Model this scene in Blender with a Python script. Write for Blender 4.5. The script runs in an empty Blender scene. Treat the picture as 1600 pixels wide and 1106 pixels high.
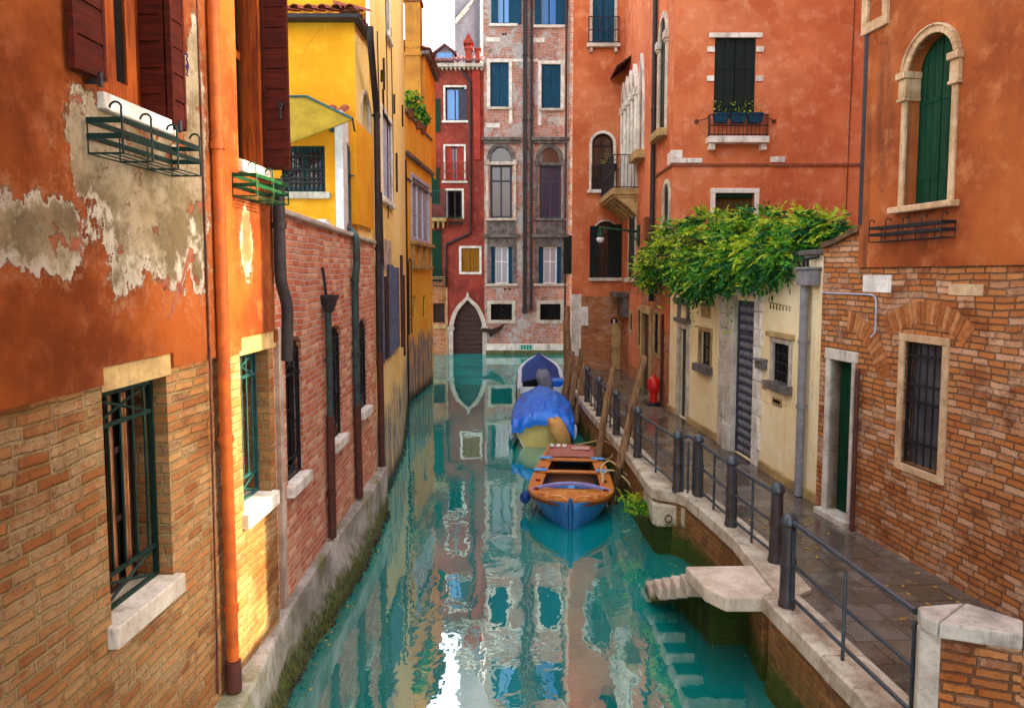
import bpy, bmesh, math, random
from mathutils import Vector, Matrix, noise
random.seed(11)
S = bpy.context.scene
COL = S.collection
R = math.radians
PI = math.pi

# ---------------------------------------------------------------- camera
TH, FPX, PPX, PPY, CAMZ = R(4.5), 1150.0, 800.0, 522.5, 4.4
cd = bpy.data.cameras.new("camera")
cam = bpy.data.objects.new("camera", cd)
COL.objects.link(cam)
cam.location = (0, 0, CAMZ)
cam.rotation_euler = (PI / 2 - TH, 0, 0)
cd.sensor_width = 36
cd.lens = FPX / 1600 * 36
cd.shift_y = (PPY - 553) / 1600
cd.clip_start = 0.05
cd.clip_end = 2000
S.camera = cam

# ---------------------------------------------------------------- sky, sun, exposure
SUN_EL = R(24)
SUN_DIR = Vector((-math.cos(SUN_EL), 0.05, -math.sin(SUN_EL))).normalized()   # the way the light travels
w = bpy.data.worlds.new("World")
S.world = w
w.use_nodes = True
wt = w.node_tree
wt.nodes.clear()
sky = wt.nodes.new("ShaderNodeTexSky")
sky.sky_type = 'NISHITA'
sky.sun_disc = False
sky.sun_elevation = SUN_EL
sky.sun_rotation = math.atan2(-SUN_DIR.x, -SUN_DIR.y)
sky.dust_density = 6.0
sky.ozone_density = 0.6
hs = wt.nodes.new("ShaderNodeHueSaturation")
hs.inputs['Saturation'].default_value = 0.46
bg = wt.nodes.new("ShaderNodeBackground")
bg.inputs[1].default_value = 0.15
wo = wt.nodes.new("ShaderNodeOutputWorld")
wt.links.new(sky.outputs[0], hs.inputs['Color'])
wt.links.new(hs.outputs[0], bg.inputs[0])
wt.links.new(bg.outputs[0], wo.inputs[0])
sd = bpy.data.lights.new("sun", 'SUN')
sd.energy = 1.7
sd.angle = R(0.5)
sd.color = (1.0, 0.80, 0.42)
so = bpy.data.objects.new("sun", sd)
COL.objects.link(so)
so.location = (20, 0, 20)
so.rotation_euler = SUN_DIR.to_track_quat('-Z', 'Y').to_euler()
S.view_settings.view_transform = 'Standard'
S.view_settings.look = 'None'
S.view_settings.exposure = 3.35
S.view_settings.gamma = 1
S.cycles.max_bounces = 8
S.cycles.diffuse_bounces = 5
S.cycles.use_denoising = True

# ---------------------------------------------------------------- pixel to place
FW = Vector((0, math.cos(TH), -math.sin(TH)))
UPV = Vector((0, math.sin(TH), math.cos(TH)))
CAM = Vector((0, 0, CAMZ))


def ray(px, py):
    return Vector(((px - PPX) / FPX, 0, 0)) + FW - UPV * ((py - PPY) / FPX)


def on_z(px, py, z):
    d = ray(px, py)
    return CAM + d * ((z - CAMZ) / d.z)


def on_y(px, py, y):
    d = ray(px, py)
    return CAM + d * (y / d.y)


class Fac:
    """a vertical facade plane: u runs from p0 to p1, n points out to the canal"""

    def __init__(s, p0, p1, toward):
        s.o = Vector((p0[0], p0[1], 0))
        e = Vector((p1[0], p1[1], 0))
        s.L = (e - s.o).length
        s.u = (e - s.o).normalized()
        s.n = Vector((-s.u.y, s.u.x, 0))
        if s.n.dot(Vector((toward[0], toward[1], 0)) - s.o) < 0:
            s.n = -s.n

    def P(s, u, z, n=0.0):
        q = s.o + s.u * u + s.n * n
        return Vector((q.x, q.y, z))

    def at(s, px, py, n=0.0):
        d = ray(px, py)
        o = s.o + s.n * n
        t = (o - CAM).dot(s.n) / d.dot(s.n)
        q = CAM + d * t
        return ((q - s.o).dot(s.u), q.z)

    def box(s, x0, y0, x1, y1, n=0.0):
        """facade rectangle seen between two picture columns; heights read at the column middle"""
        a, b = s.at(x0, (y0 + y1) / 2, n)[0], s.at(x1, (y0 + y1) / 2, n)[0]
        xm = (x0 + x1) / 2
        z1, z0 = s.at(xm, y0, n)[1], s.at(xm, y1, n)[1]
        return (min(a, b), max(a, b), z0, z1)


# ---------------------------------------------------------------- mesh builder
ORG = {}


class MB:
    def __init__(s):
        s.v, s.f, s.uv, s.mi, s.sm = [], [], [], [], []

    def face(s, pts, uv=None, mi=0, sm=False):
        k = len(s.v)
        s.v += [Vector(p) for p in pts]
        s.f.append(tuple(range(k, k + len(pts))))
        s.uv.append(uv)
        s.mi.append(mi)
        s.sm.append(sm)

    def shared(s, verts, faces, mi=0, sm=False):
        k = len(s.v)
        s.v += [Vector(p) for p in verts]
        for f in faces:
            s.f.append(tuple(i + k for i in f))
            s.uv.append(None)
            s.mi.append(mi)
            s.sm.append(sm)

    def hexa(s, p, mi=0):
        s.shared(p, [(0, 3, 2, 1), (4, 5, 6, 7), (0, 1, 5, 4), (1, 2, 6, 5), (2, 3, 7, 6), (3, 0, 4, 7)], mi)

    def box(s, x0, x1, y0, y1, z0, z1, mi=0):
        s.hexa([(x0, y0, z0), (x1, y0, z0), (x1, y1, z0), (x0, y1, z0),
                (x0, y0, z1), (x1, y0, z1), (x1, y1, z1), (x0, y1, z1)], mi)

    def fb(s, F, u0, u1, z0, z1, n0, n1, mi=0):
        P = F.P
        s.hexa([P(u0, z0, n0), P(u1, z0, n0), P(u1, z0, n1), P(u0, z0, n1),
                P(u0, z1, n0), P(u1, z1, n0), P(u1, z1, n1), P(u0, z1, n1)], mi)

    def grid(s, rows, mi=0, sm=True, closed=False, caps=False):
        n = len(rows[0])
        vs = [p for r in rows for p in r]
        fs = []
        for i in range(len(rows) - 1):
            for j in range(n if closed else n - 1):
                a, b = i * n + j, i * n + (j + 1) % n
                fs.append((a, b, b + n, a + n))
        if caps:
            fs.append(tuple(range(n)))
            fs.append(tuple(range((len(rows) - 1) * n, len(rows) * n)))
        s.shared(vs, fs, mi, sm)

    def tube(s, pts, r, k=8, mi=0, sm=True):
        pts = [Vector(p) for p in pts]
        rs = r if isinstance(r, (list, tuple)) else [r] * len(pts)
        rows = []
        ref = None
        for i, p in enumerate(pts):
            a = pts[max(0, i - 1)]
            b = pts[min(len(pts) - 1, i + 1)]
            d = (b - a).normalized()
            if ref is None:
                ref = Vector((0, 0, 1)) if abs(d.z) < .9 else Vector((1, 0, 0))
            x = (ref - d * ref.dot(d)).normalized()
            y = d.cross(x)
            ref = x
            rows.append([p + (x * math.cos(2 * PI * j / k) + y * math.sin(2 * PI * j / k)) * rs[i] for j in range(k)])
        s.grid(rows, mi, sm, True, True)

    def lathe(s, c, prof, k=16, mi=0):
        c = Vector(c)
        s.grid([[c + Vector((r * math.cos(2 * PI * j / k), r * math.sin(2 * PI * j / k), z)) for j in range(k)]
                for r, z in prof], mi, True, True, True)

    def prism(s, F, pts, n0, n1, mi=0):
        """polygon in facade (u,z) thickened between n0 and n1"""
        k = len(pts)
        vs = [F.P(u, z, n0) for u, z in pts] + [F.P(u, z, n1) for u, z in pts]
        fs = [tuple(range(k)), tuple(range(2 * k - 1, k - 1, -1))]
        fs += [(i, (i + 1) % k, k + (i + 1) % k, k + i) for i in range(k)]
        s.shared(vs, fs, mi)

    def slab(s, poly, z0, z1, mi=0):
        k = len(poly)
        vs = [(x, y, z0) for x, y in poly] + [(x, y, z1) for x, y in poly]
        fs = [tuple(range(k)), tuple(range(2 * k - 1, k - 1, -1))]
        fs += [(i, (i + 1) % k, k + (i + 1) % k, k + i) for i in range(k)]
        s.shared(vs, fs, mi)

    def ribbon(s, F, outer, inner, n0, n1, mi=0):
        """band between two open outlines in (u,z), thick n0..n1"""
        for i in range(len(outer) - 1):
            a, b, c, d = inner[i], inner[i + 1], outer[i + 1], outer[i]
            s.hexa([F.P(*a, n0), F.P(*b, n0), F.P(*b, n1), F.P(*a, n1),
                    F.P(*d, n0), F.P(*c, n0), F.P(*c, n1), F.P(*d, n1)], mi)

    def build(s, name, mat, parent=None, bevel=0.0, recalc=True, angle=40):
        if not s.f:
            return None
        root = parent
        while root is not None and root.parent is not None:
            root = root.parent
        o = ORG.get(root.name, Vector()) if root is not None else Vector()
        me = bpy.data.meshes.new(name)
        me.from_pydata([v - o for v in s.v], [], s.f)
        for m in (mat if isinstance(mat, (list, tuple)) else [mat]):
            me.materials.append(m)
        if recalc:
            bm = bmesh.new()
            bm.from_mesh(me)
            bmesh.ops.recalc_face_normals(bm, faces=bm.faces)
            bm.to_mesh(me)
            bm.free()
        uvl = me.uv_layers.new(name="UVMap").data
        for p, uv, mi, sm in zip(me.polygons, s.uv, s.mi, s.sm):
            p.material_index = mi
            p.use_smooth = sm
            if uv is not None and len(uv) == len(p.loop_indices):
                vi = {}
                f = s.f[p.index]
                for a, b in zip(f, uv):
                    vi[a] = b
                for li in p.loop_indices:
                    uvl[li].uv = vi[me.loops[li].vertex_index]
                continue
            nn = p.normal
            if abs(nn.z) > .7:
                for li in p.loop_indices:
                    q = s.v[me.loops[li].vertex_index]
                    uvl[li].uv = (q.x, q.y)
            else:
                t = Vector((-nn.y, nn.x, 0)).normalized()
                if t.y < -1e-4 or (abs(t.y) <= 1e-4 and t.x < 0):
                    t = -t
                for li in p.loop_indices:
                    q = s.v[me.loops[li].vertex_index]
                    uvl[li].uv = (q.x * t.x + q.y * t.y, q.z)
        if any(s.sm):
            me.set_sharp_from_angle(angle=R(angle))
        ob = bpy.data.objects.new(name, me)
        COL.objects.link(ob)
        if parent is not None:
            ob.parent = parent
        if bevel:
            b = ob.modifiers.new("bevel", 'BEVEL')
            b.width = bevel
            b.segments = 2
            b.limit_method = 'ANGLE'
            b.angle_limit = R(40)
        return ob


def tag(o, label, cat, group=None, kind=None):
    o['label'] = label
    o['category'] = cat
    if group:
        o['group'] = group
    if kind:
        o['kind'] = kind
    return o


def struct(o):
    o['kind'] = 'structure'
    return o


def thing(name, label, cat, loc=(0, 0, 0), group=None, rz=0.0, local=False):
    o = bpy.data.objects.new(name, None)
    COL.objects.link(o)
    o.location = loc
    o.rotation_euler = (0, 0, rz)
    o.empty_display_size = .2
    ORG[o.name] = Vector() if local else Vector(loc)
    return tag(o, label, cat, group)


def copy_tree(o, parent=None):
    c = o.copy()
    COL.objects.link(c)
    if parent is not None:
        c.parent = parent
    for ch in list(o.children):
        copy_tree(ch, c)
    return c


# ---------------------------------------------------------------- materials
def lin(r, g, b):
    f = lambda c: c / 12.92 if c <= .04045 else ((c + .055) / 1.055) ** 2.4
    return (f(r / 255), f(g / 255), f(b / 255), 1)


class NT:
    def __init__(s, name):
        s.mat = bpy.data.materials.new(name)
        s.mat.use_nodes = True
        s.t = s.mat.node_tree
        s.t.nodes.clear()
        s.out = s.t.nodes.new("ShaderNodeOutputMaterial")
        s.b = s.t.nodes.new("ShaderNodeBsdfPrincipled")
        s.t.links.new(s.b.outputs[0], s.out.inputs[0])
        s._uv = None

    def n(s, typ, **kw):
        o = s.t.nodes.new(typ)
        for k, v in kw.items():
            setattr(o, k, v)
        return o

    def put(s, sock, v):
        if isinstance(v, bpy.types.NodeSocket):
            s.t.links.new(v, sock)
        elif v is not None:
            if isinstance(v, tuple) and len(v) == 3 and sock.type == 'RGBA':
                v = (*v, 1)
            sock.default_value = v

    @property
    def uv(s):
        if s._uv is None:
            s._uv = s.n("ShaderNodeTexCoord").outputs['UV']
        return s._uv

    @property
    def obj(s):
        return s.n("ShaderNodeNewGeometry").outputs['Position']

    def m(s, op, a, b=None, c=None, clamp=False):
        o = s.n("ShaderNodeMath", operation=op, use_clamp=clamp)
        s.put(o.inputs[0], a)
        s.put(o.inputs[1], b)
        s.put(o.inputs[2], c)
        return o.outputs[0]

    def vm(s, op, a, b=None):
        o = s.n("ShaderNodeVectorMath", operation=op)
        s.put(o.inputs[0], a)
        s.put(o.inputs[1], b)
        return o.outputs[0]

    def mix(s, f, a, b, mode='MIX'):
        o = s.n("ShaderNodeMix", data_type='RGBA', blend_type=mode)
        s.put(o.inputs[0], f)
        s.put(o.inputs[6], a)
        s.put(o.inputs[7], b)
        return o.outputs[2]

    def mapp(s, v, scale=(1, 1, 1), loc=(0, 0, 0), rot=(0, 0, 0)):
        o = s.n("ShaderNodeMapping")
        s.put(o.inputs[0], v)
        o.inputs['Location'].default_value = loc
        o.inputs['Scale'].default_value = scale
        o.inputs['Rotation'].default_value = rot
        return o.outputs[0]

    def noise(s, v, scale, detail=4, rough=.55, dist=0.0, col=False):
        o = s.n("ShaderNodeTexNoise")
        s.put(o.inputs['Vector'], v)
        o.inputs['Scale'].default_value = scale
        o.inputs['Detail'].default_value = detail
        o.inputs['Roughness'].default_value = rough
        o.inputs['Distortion'].default_value = dist
        return o.outputs['Color' if col else 'Fac']

    def ramp(s, f, stops, interp='LINEAR'):
        o = s.n("ShaderNodeValToRGB")
        e = o.color_ramp
        e.interpolation = interp
        while len(e.elements) < len(stops):
            e.elements.new(.5)
        for el, (p, c) in zip(e.elements, stops):
            el.position = p
            el.color = c if len(c) == 4 else (*c, 1)
        s.put(o.inputs[0], f)
        return o.outputs[0]

    def mr(s, x, a, b, c=0.0, d=1.0):
        o = s.n("ShaderNodeMapRange", interpolation_type='SMOOTHSTEP')
        s.put(o.inputs[0], x)
        for i, v in enumerate((a, b, c, d)):
            s.put(o.inputs[i + 1], v)
        return o.outputs[0]

    def sep(s, v):
        o = s.n("ShaderNodeSeparateXYZ")
        s.put(o.inputs[0], v)
        return o.outputs

    def comb(s, x, y, z=0.0):
        o = s.n("ShaderNodeCombineXYZ")
        for i, v in enumerate((x, y, z)):
            s.put(o.inputs[i], v)
        return o.outputs[0]

    def white(s, v):
        o = s.n("ShaderNodeTexWhiteNoise", noise_dimensions='2D')
        s.put(o.inputs['Vector'], v)
        return o.outputs['Value']

    def fin(s, col, rough=.8, height=None, bump=.3, dist=.01, spec=.3, metal=0.0):
        s.put(s.b.inputs['Base Color'], col)
        s.put(s.b.inputs['Roughness'], rough)
        s.put(s.b.inputs['Specular IOR Level'], spec)
        s.put(s.b.inputs['Metallic'], metal)
        if height is not None:
            o = s.n("ShaderNodeBump")
            o.inputs['Strength'].default_value = bump
            o.inputs['Distance'].default_value = dist
            s.put(o.inputs['Height'], height)
            s.t.links.new(o.outputs[0], s.b.inputs['Normal'])
        return s.mat

    def blob(s, uv, cu, cz, ru, rz):
        """1 inside an ellipse, falling off outside"""
        x = s.sep(uv)
        a = s.m('DIVIDE', s.m('SUBTRACT', x[0], cu), ru)
        b = s.m('DIVIDE', s.m('SUBTRACT', x[1], cz), rz)
        d = s.m('SQRT', s.m('ADD', s.m('MULTIPLY', a, a), s.m('MULTIPLY', b, b)))
        return s.m('SUBTRACT', 1.0, d)


def bricks(t, uv, cols, mortar, bw=.25, bh=.068, mort=.011, wob=.012, seed=0.0):
    wv = t.vm('MULTIPLY', t.vm('SUBTRACT', t.noise(uv, 7, 3, .6, col=True), (.5, .5, .5)), (wob * 2.6, wob * 1.7, 0))
    lowv = t.vm('MULTIPLY', t.vm('SUBTRACT', t.noise(uv, .9, 2, .5, col=True), (.5, .5, .5)), (0, .09, 0))
    p = t.sep(t.vm('ADD', t.vm('ADD', uv, wv), lowv))
    v = t.m('DIVIDE', p[1], bh)
    row = t.m('FLOOR', v)
    off = t.m('ADD', t.m('MULTIPLY', t.m('MODULO', row, 2.0), .5), t.m('MULTIPLY', t.white(t.comb(row, 3.7 + seed)), .3))
    x = t.m('ADD', t.m('MULTIPLY', t.m('DIVIDE', p[0], bw), t.m('ADD', .85, t.m('MULTIPLY', t.white(t.comb(row, 9.1 + seed)), .32))), off)
    ci = t.m('FLOOR', x)
    fx = t.m('SUBTRACT', x, ci)
    fy = t.m('SUBTRACT', v, row)
    dx = t.m('MULTIPLY', t.m('MINIMUM', fx, t.m('SUBTRACT', 1.0, fx)), bw)
    dy = t.m('MULTIPLY', t.m('MINIMUM', fy, t.m('SUBTRACT', 1.0, fy)), bh)
    d = t.m('MINIMUM', dx, dy)
    fine = t.noise(uv, 60, 4, .65)
    d = t.m('ADD', d, t.m('MULTIPLY', t.m('SUBTRACT', t.noise(uv, 34, 5, .7), .5), .03))
    mask = t.mr(d, mort * .3, mort * .95)
    smear = t.mr(t.noise(t.mapp(uv, loc=(6, 2, 0)), 2.6, 6, .7), .58, .68, 0, .8)
    mask = t.m('MULTIPLY', mask, t.m('SUBTRACT', 1.0, t.m('MULTIPLY', smear, t.mr(fine, .35, .6))))
    rnd = t.white(t.comb(t.m('ADD', ci, 11.3 + seed), row))
    n = len(cols)
    c = t.ramp(rnd, [((i + .5) / n, q) for i, q in enumerate(cols)])
    med = t.noise(uv, 14, 4, .6)
    c = t.mix(t.mr(med, .35, .75, 0, .45), c, cols[0])
    c = t.mix(t.mr(fine, .5, .8, 0, .6), c, mortar)
    c = t.mix(t.mr(t.noise(t.mapp(uv, loc=(4, 4, 0)), 24, 5, .75), .5, .72, 0, .6), c, tuple(x * .35 for x in cols[-1][:3]) + (1,))
    col = t.mix(mask, mortar, c)
    h = t.m('ADD', t.m('MULTIPLY', mask, .7), t.m('ADD', t.m('MULTIPLY', rnd, .25), t.m('MULTIPLY', fine, .45)))
    return col, h, mask, rnd


def brick_mat(name, cols, mortar, white=.0, whitecol=lin(215, 190, 175), moss=None, mosscol=lin(70, 85, 25), bump=.9,
              dark=None, pl=None, plcol=None, pl2=None, tint=None, **kw):
    t = NT(name)
    uv = t.uv
    col, h, mask, rnd = bricks(t, uv, cols, mortar, **kw)
    big = t.noise(uv, .9, 5, .6)
    med = t.noise(uv, 3.5, 5, .65)
    if tint is not None:
        col = t.mix(t.mr(t.noise(t.mapp(uv, loc=(7, 3, 0)), .7, 4, .6), .42, .62, 0, .6), col, tint, 'MULTIPLY')
    if white:
        cl = t.m('ADD', t.m('ADD', t.m('MULTIPLY', big, .55), t.m('MULTIPLY', med, .35)), t.m('MULTIPLY', rnd, .22))
        f = t.m('MULTIPLY', t.mr(cl, .54, .68), t.mr(t.noise(uv, 26, 5, .75), .34, .56, 0, white))
        col = t.mix(f, col, whitecol)
    if dark is not None:
        col = t.mix(t.mr(t.noise(t.mapp(uv, loc=(3, 9, 0)), 1.6, 5, .7), .52, .7, 0, .75), col, dark)
    if pl is not None:
        f = t.mr(t.m('ADD', t.m('MULTIPLY', t.noise(t.mapp(uv, loc=(5, 1, 0)), .8, 6, .65), .8), t.m('MULTIPLY', med, .2)), pl, pl + .05)
        pc = t.mix(t.noise(uv, 5, 4, .6), plcol, pl2 or plcol)
        col = t.mix(f, col, pc)
        h = t.m('ADD', t.m('MULTIPLY', h, t.m('SUBTRACT', 1.0, f)), t.m('MULTIPLY', f, 1.2))
    if moss is not None:
        z = t.sep(t.obj)[2]
        e = t.m('ADD', z, t.m('MULTIPLY', t.m('SUBTRACT', t.noise(uv, 2.5, 5, .7), .5), 1.0))
        f = t.mr(e, moss, moss - .35)
        col = t.mix(f, col, t.mix(t.noise(uv, 9, 4, .6), mosscol, lin(35, 40, 15)))
    return t.fin(col, .9, h, bump, .012, .15)


def plaster_mat(name, c1, c2, c3=None, streak=.25, patch=None, patchcol=None, bump=.25, big=.7, dirt=lin(90, 60, 40), base=None,
                basecol=None, damp=None, stains=()):
    t = NT(name)
    uv = t.uv
    a = t.noise(uv, big, 6, .62)
    b = t.noise(t.mapp(uv, loc=(3, 7, 0)), 2.6, 6, .65)
    fine = t.noise(uv, 45, 4, .7)
    col = t.mix(t.mr(a, .33, .67), c1, c2)
    if c3 is not None:
        col = t.mix(t.mr(b, .48, .75, 0, .8), col, c3)
    st = t.noise(t.mapp(uv, (7, .5, 1)), 1.0, 5, .65)
    col = t.mix(t.mr(st, .5, .85, 0, streak), col, dirt)
    spk = t.noise(t.mapp(uv, loc=(1, 2, 0)), 11, 6, .75)
    col = t.mix(t.mr(spk, .55, .8, 0, .4), col, c1, 'MULTIPLY')
    wu = t.vm('ADD', uv, t.vm('MULTIPLY', t.vm('SUBTRACT', t.noise(uv, 2.2, 4, .6, col=True), (.5, .5, .5)), (.45, .45, 0)))
    vo = t.n("ShaderNodeTexVoronoi", feature='DISTANCE_TO_EDGE', voronoi_dimensions='2D')
    vo.inputs['Scale'].default_value = .55
    t.put(vo.inputs['Vector'], wu)
    crack = t.m('MULTIPLY', t.mr(vo.outputs['Distance'], .007, .002), t.mr(t.noise(t.mapp(uv, loc=(2, 8, 0)), .9, 3, .5), .5, .58))
    col = t.mix(t.m('MULTIPLY', crack, .6), col, dirt)
    vc = t.n("ShaderNodeTexVoronoi", feature='F1', distance='CHEBYCHEV', voronoi_dimensions='2D')
    vc.inputs['Scale'].default_value = .42
    vc.inputs['Randomness'].default_value = .8
    t.put(vc.inputs['Vector'], t.vm('ADD', uv, t.vm('MULTIPLY', t.vm('SUBTRACT', t.noise(uv, 5, 4, .7, col=True), (.5, .5, .5)), (.12, .12, 0))))
    cellr = t.sep(vc.outputs['Color'])
    col = t.mix(t.mr(cellr[0], .62, .80, 0, .14), col, c3 if c3 is not None else c2)
    col = t.mix(t.mr(cellr[1], .66, .84, 0, .12), col, c2)
    for bl in stains:
        f = t.m('MULTIPLY', t.mr(t.blob(uv, *bl), 0, .8), t.mr(t.noise(t.mapp(uv, (9, 1.2, 1)), 1.0, 5, .7), .3, .65))
        col = t.mix(t.m('MULTIPLY', f, .75), col, dirt)
    h = t.m('SUBTRACT', t.m('ADD', t.m('MULTIPLY', fine, .35), t.m('MULTIPLY', spk, .65)), t.m('MULTIPLY', crack, .8))
    if patch is not None:
        f = t.mr(t.m('ADD', t.m('MULTIPLY', t.noise(t.mapp(uv, loc=(9, 4, 0)), 1.1, 7, .68), .85), t.m('MULTIPLY', fine, .15)), patch, patch + .025)
        col = t.mix(f, col, t.mix(b, patchcol, lin(150, 140, 130)))
        h = t.m('SUBTRACT', h, t.m('MULTIPLY', f, .9))
    if base is not None:
        z = t.sep(t.obj)[2]
        e = t.m('ADD', z, t.m('MULTIPLY', t.m('SUBTRACT', t.noise(t.mapp(uv, (2.5, .8, 1)), 1.5, 6, .7), .5), 3.2))
        f = t.mr(e, base, base - .35)
        bc = t.mix(t.mr(b, .4, .6), basecol, lin(105, 105, 108))
        bc = t.mix(t.mr(st, .5, .6), bc, c1)
        col = t.mix(f, col, bc)
    if damp is not None:
        z = t.sep(t.obj)[2]
        e = t.m('ADD', z, t.m('MULTIPLY', t.m('SUBTRACT', b, .5), .9))
        col = t.mix(t.mr(e, damp + .3, damp - .3), col, t.mix(fine, lin(52, 58, 24), lin(28, 30, 20)))
    return t.fin(col, .88, h, bump, .012, .2)


def stone_mat(name, c1, c2, moss=None, bump=.35, rough=.75, stain=lin(120, 80, 45), st=.35, sc=6):
    t = NT(name)
    uv = t.obj
    a = t.noise(uv, sc * .5, 6, .65)
    b = t.noise(uv, sc * 4, 5, .7)
    col = t.mix(t.mr(a, .35, .68), c1, c2)
    col = t.mix(t.mr(b, .52, .78, 0, .45), col, stain)
    col = t.mix(t.mr(t.noise(uv, 1.6, 5, .7), .50, .70, 0, st), col, stain)
    drip = t.noise(t.mapp(uv, (7, 7, .8)), 1.0, 5, .7)
    col = t.mix(t.mr(drip, .54, .72, 0, .5), col, tuple(x * .45 for x in stain[:3]) + (1,))
    pit = t.mr(t.noise(uv, 30, 4, .7), .60, .70)
    col = t.mix(t.m('MULTIPLY', pit, .45), col, tuple(x * .4 for x in stain[:3]) + (1,))
    if moss is not None:
        z = t.sep(uv)[2]
        e = t.m('ADD', z, t.m('MULTIPLY', t.m('SUBTRACT', t.noise(uv, 3.5, 6, .75), .5), .8))
        f = t.mr(e, moss + .08, moss - .15)
        col = t.mix(f, col, t.mix(t.mr(b, .4, .6), lin(92, 98, 26), lin(38, 44, 16)))
    return t.fin(col, rough, t.m('ADD', a, t.m('MULTIPLY', b, .6)), bump, .015, .3)


def paint_mat(name, c, c2=None, rough=.55, bump=.1, sc=8, spec=.25, metal=0.0, wear=None, wearcol=None):
    t = NT(name)
    uv = t.obj
    a = t.noise(uv, sc, 5, .65)
    b = t.noise(uv, sc * 6, 4, .7)
    col = t.mix(t.mr(a, .3, .7), c, c2 if c2 else tuple(x * .65 for x in c[:3]) + (1,))
    if wear is not None:
        col = t.mix(t.mr(t.m('ADD', t.m('MULTIPLY', a, .5), t.m('MULTIPLY', b, .5)), wear, wear + .05), col, wearcol)
    return t.fin(col, t.mr(b, .2, .8, rough - .1, rough + .15), t.m('ADD', a, b), bump, .006, spec, metal)


def wood_mat(name, c, c2, rough=.6, axis=(18, 18, 1.2), bump=.35, spec=.15):
    t = NT(name)
    uv = t.obj
    g = t.noise(t.mapp(uv, axis), 1.5, 6, .65, .8)
    a = t.noise(uv, 3, 4, .6)
    col = t.mix(t.mr(g, .35, .68), c, c2)
    col = t.mix(t.mr(a, .45, .75, 0, .4), col, c2)
    return t.fin(col, rough, g, bump, .008, spec)


def glass_mat(name, c, rough=.06):
    t = NT(name)
    h = t.noise(t.obj, 3.0, 2, .5)
    return t.fin(c, rough, h, .05, .02, .9)

# palette
M = {}
M['stone'] = stone_mat('istrian_stone', lin(205, 195, 178), lin(168, 155, 138), stain=lin(130, 100, 70))
M['kerb'] = stone_mat('kerb_stone', lin(204, 192, 168), lin(158, 138, 114), moss=.72, stain=lin(105, 78, 52), rough=.6)
M['pale_stone'] = stone_mat('pale_stone', lin(232, 226, 214), lin(196, 188, 174), st=.25)
M['old_stone'] = stone_mat('old_stone', lin(190, 160, 105), lin(150, 120, 75), stain=lin(95, 75, 45), st=.5)
M['grey_stone'] = stone_mat('grey_stone', lin(120, 112, 106), lin(74, 66, 62), stain=lin(60, 55, 50), st=.5)
M['ledge'] = stone_mat('ledge_concrete', lin(176, 170, 160), lin(118, 112, 100), moss=.40, stain=lin(104, 104, 50), st=.9, bump=.6, sc=4)
M['iron'] = paint_mat('bollard_iron', lin(70, 60, 58), lin(42, 36, 36), .42, .25, 9, .5, wear=.575, wearcol=lin(104, 62, 42))
M['rail'] = paint_mat('rail_iron', lin(56, 68, 76), lin(36, 44, 50), .32, .2, 9, .6, wear=.60, wearcol=lin(98, 62, 46))
M['black'] = paint_mat('black_iron', lin(38, 34, 36), lin(24, 22, 24), .5)
M['dkgreen_iron'] = paint_mat('dark_green_iron', lin(10, 44, 35), lin(8, 30, 25), .5)
M['green_iron'] = paint_mat('green_iron', lin(14, 74, 40), lin(10, 48, 28), .5)
M['teal_iron'] = paint_mat('teal_iron', lin(34, 84, 84), lin(22, 58, 60), .45)
M['pipe_black'] = paint_mat('black_pipe', lin(58, 50, 50), lin(38, 34, 36), .5)
M['pipe_green'] = paint_mat('weathered_copper_pipe', lin(58, 82, 78), lin(48, 50, 50), .55)
M['pipe_orange'] = paint_mat('orange_pipe', lin(200, 98, 32), lin(164, 74, 26), .6, .2, 5, wear=.58, wearcol=lin(150, 96, 62))
M['pipe_brown'] = paint_mat('brown_pipe', lin(92, 50, 40), lin(66, 38, 34), .55)
M['pipe_grey'] = paint_mat('grey_pipe', lin(136, 132, 134), lin(112, 108, 110), .5)
M['shutter_red'] = wood_mat('red_brown_boards', lin(82, 27, 15), lin(50, 15, 9), .5, (2, 2, 22))
M['wood_orange'] = wood_mat('orange_brown_wood', lin(150, 72, 24), lin(96, 40, 14), .5)
M['shutter_dk'] = wood_mat('dark_green_boards', lin(26, 36, 32), lin(16, 24, 22), .6)
M['shutter_green'] = wood_mat('green_boards', lin(8, 62, 38), lin(4, 40, 26), .55)
M['shutter_teal'] = wood_mat('teal_boards', lin(16, 74, 100), lin(12, 50, 74), .55)
M['shutter_blue'] = wood_mat('faded_blue_boards', lin(112, 124, 152), lin(48, 58, 80), .75, (9, 9, 5))
M['ochre'] = wood_mat('ochre_boards', lin(150, 100, 20), lin(112, 72, 14), .6)
M['door_brown'] = wood_mat('brown_door', lin(84, 62, 54), lin(48, 36, 36), .6, (1.5, 1.5, 16))
M['door_dark'] = wood_mat('dark_door', lin(58, 62, 66), lin(34, 36, 40), .5)
M['white'] = paint_mat('white_paint', lin(226, 224, 220), lin(196, 194, 190), .55)
M['bluewhite'] = paint_mat('bluish_white_paint', lin(184, 190, 206), lin(150, 156, 178), .6)
M['dkframe'] = paint_mat('dark_blue_grey_frame', lin(66, 68, 84), lin(46, 46, 58), .6)
M['dkwood'] = wood_mat('dark_wood', lin(60, 42, 34), lin(38, 26, 22), .6)
M['glass'] = glass_mat('dark_glass', lin(28, 32, 36))
M['glass_sky'] = glass_mat('sky_reflection_glass', lin(30, 120, 190), .1)  # sky reflection painted into the pane colour
M['glass_curtain'] = glass_mat('curtained_glass', lin(150, 150, 158), .2)
M['glass_warm'] = glass_mat('brown_glass', lin(74, 48, 40), .08)
M['dark'] = paint_mat('dark_interior', lin(24, 20, 18), lin(16, 14, 12), .9, spec=.05)
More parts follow.
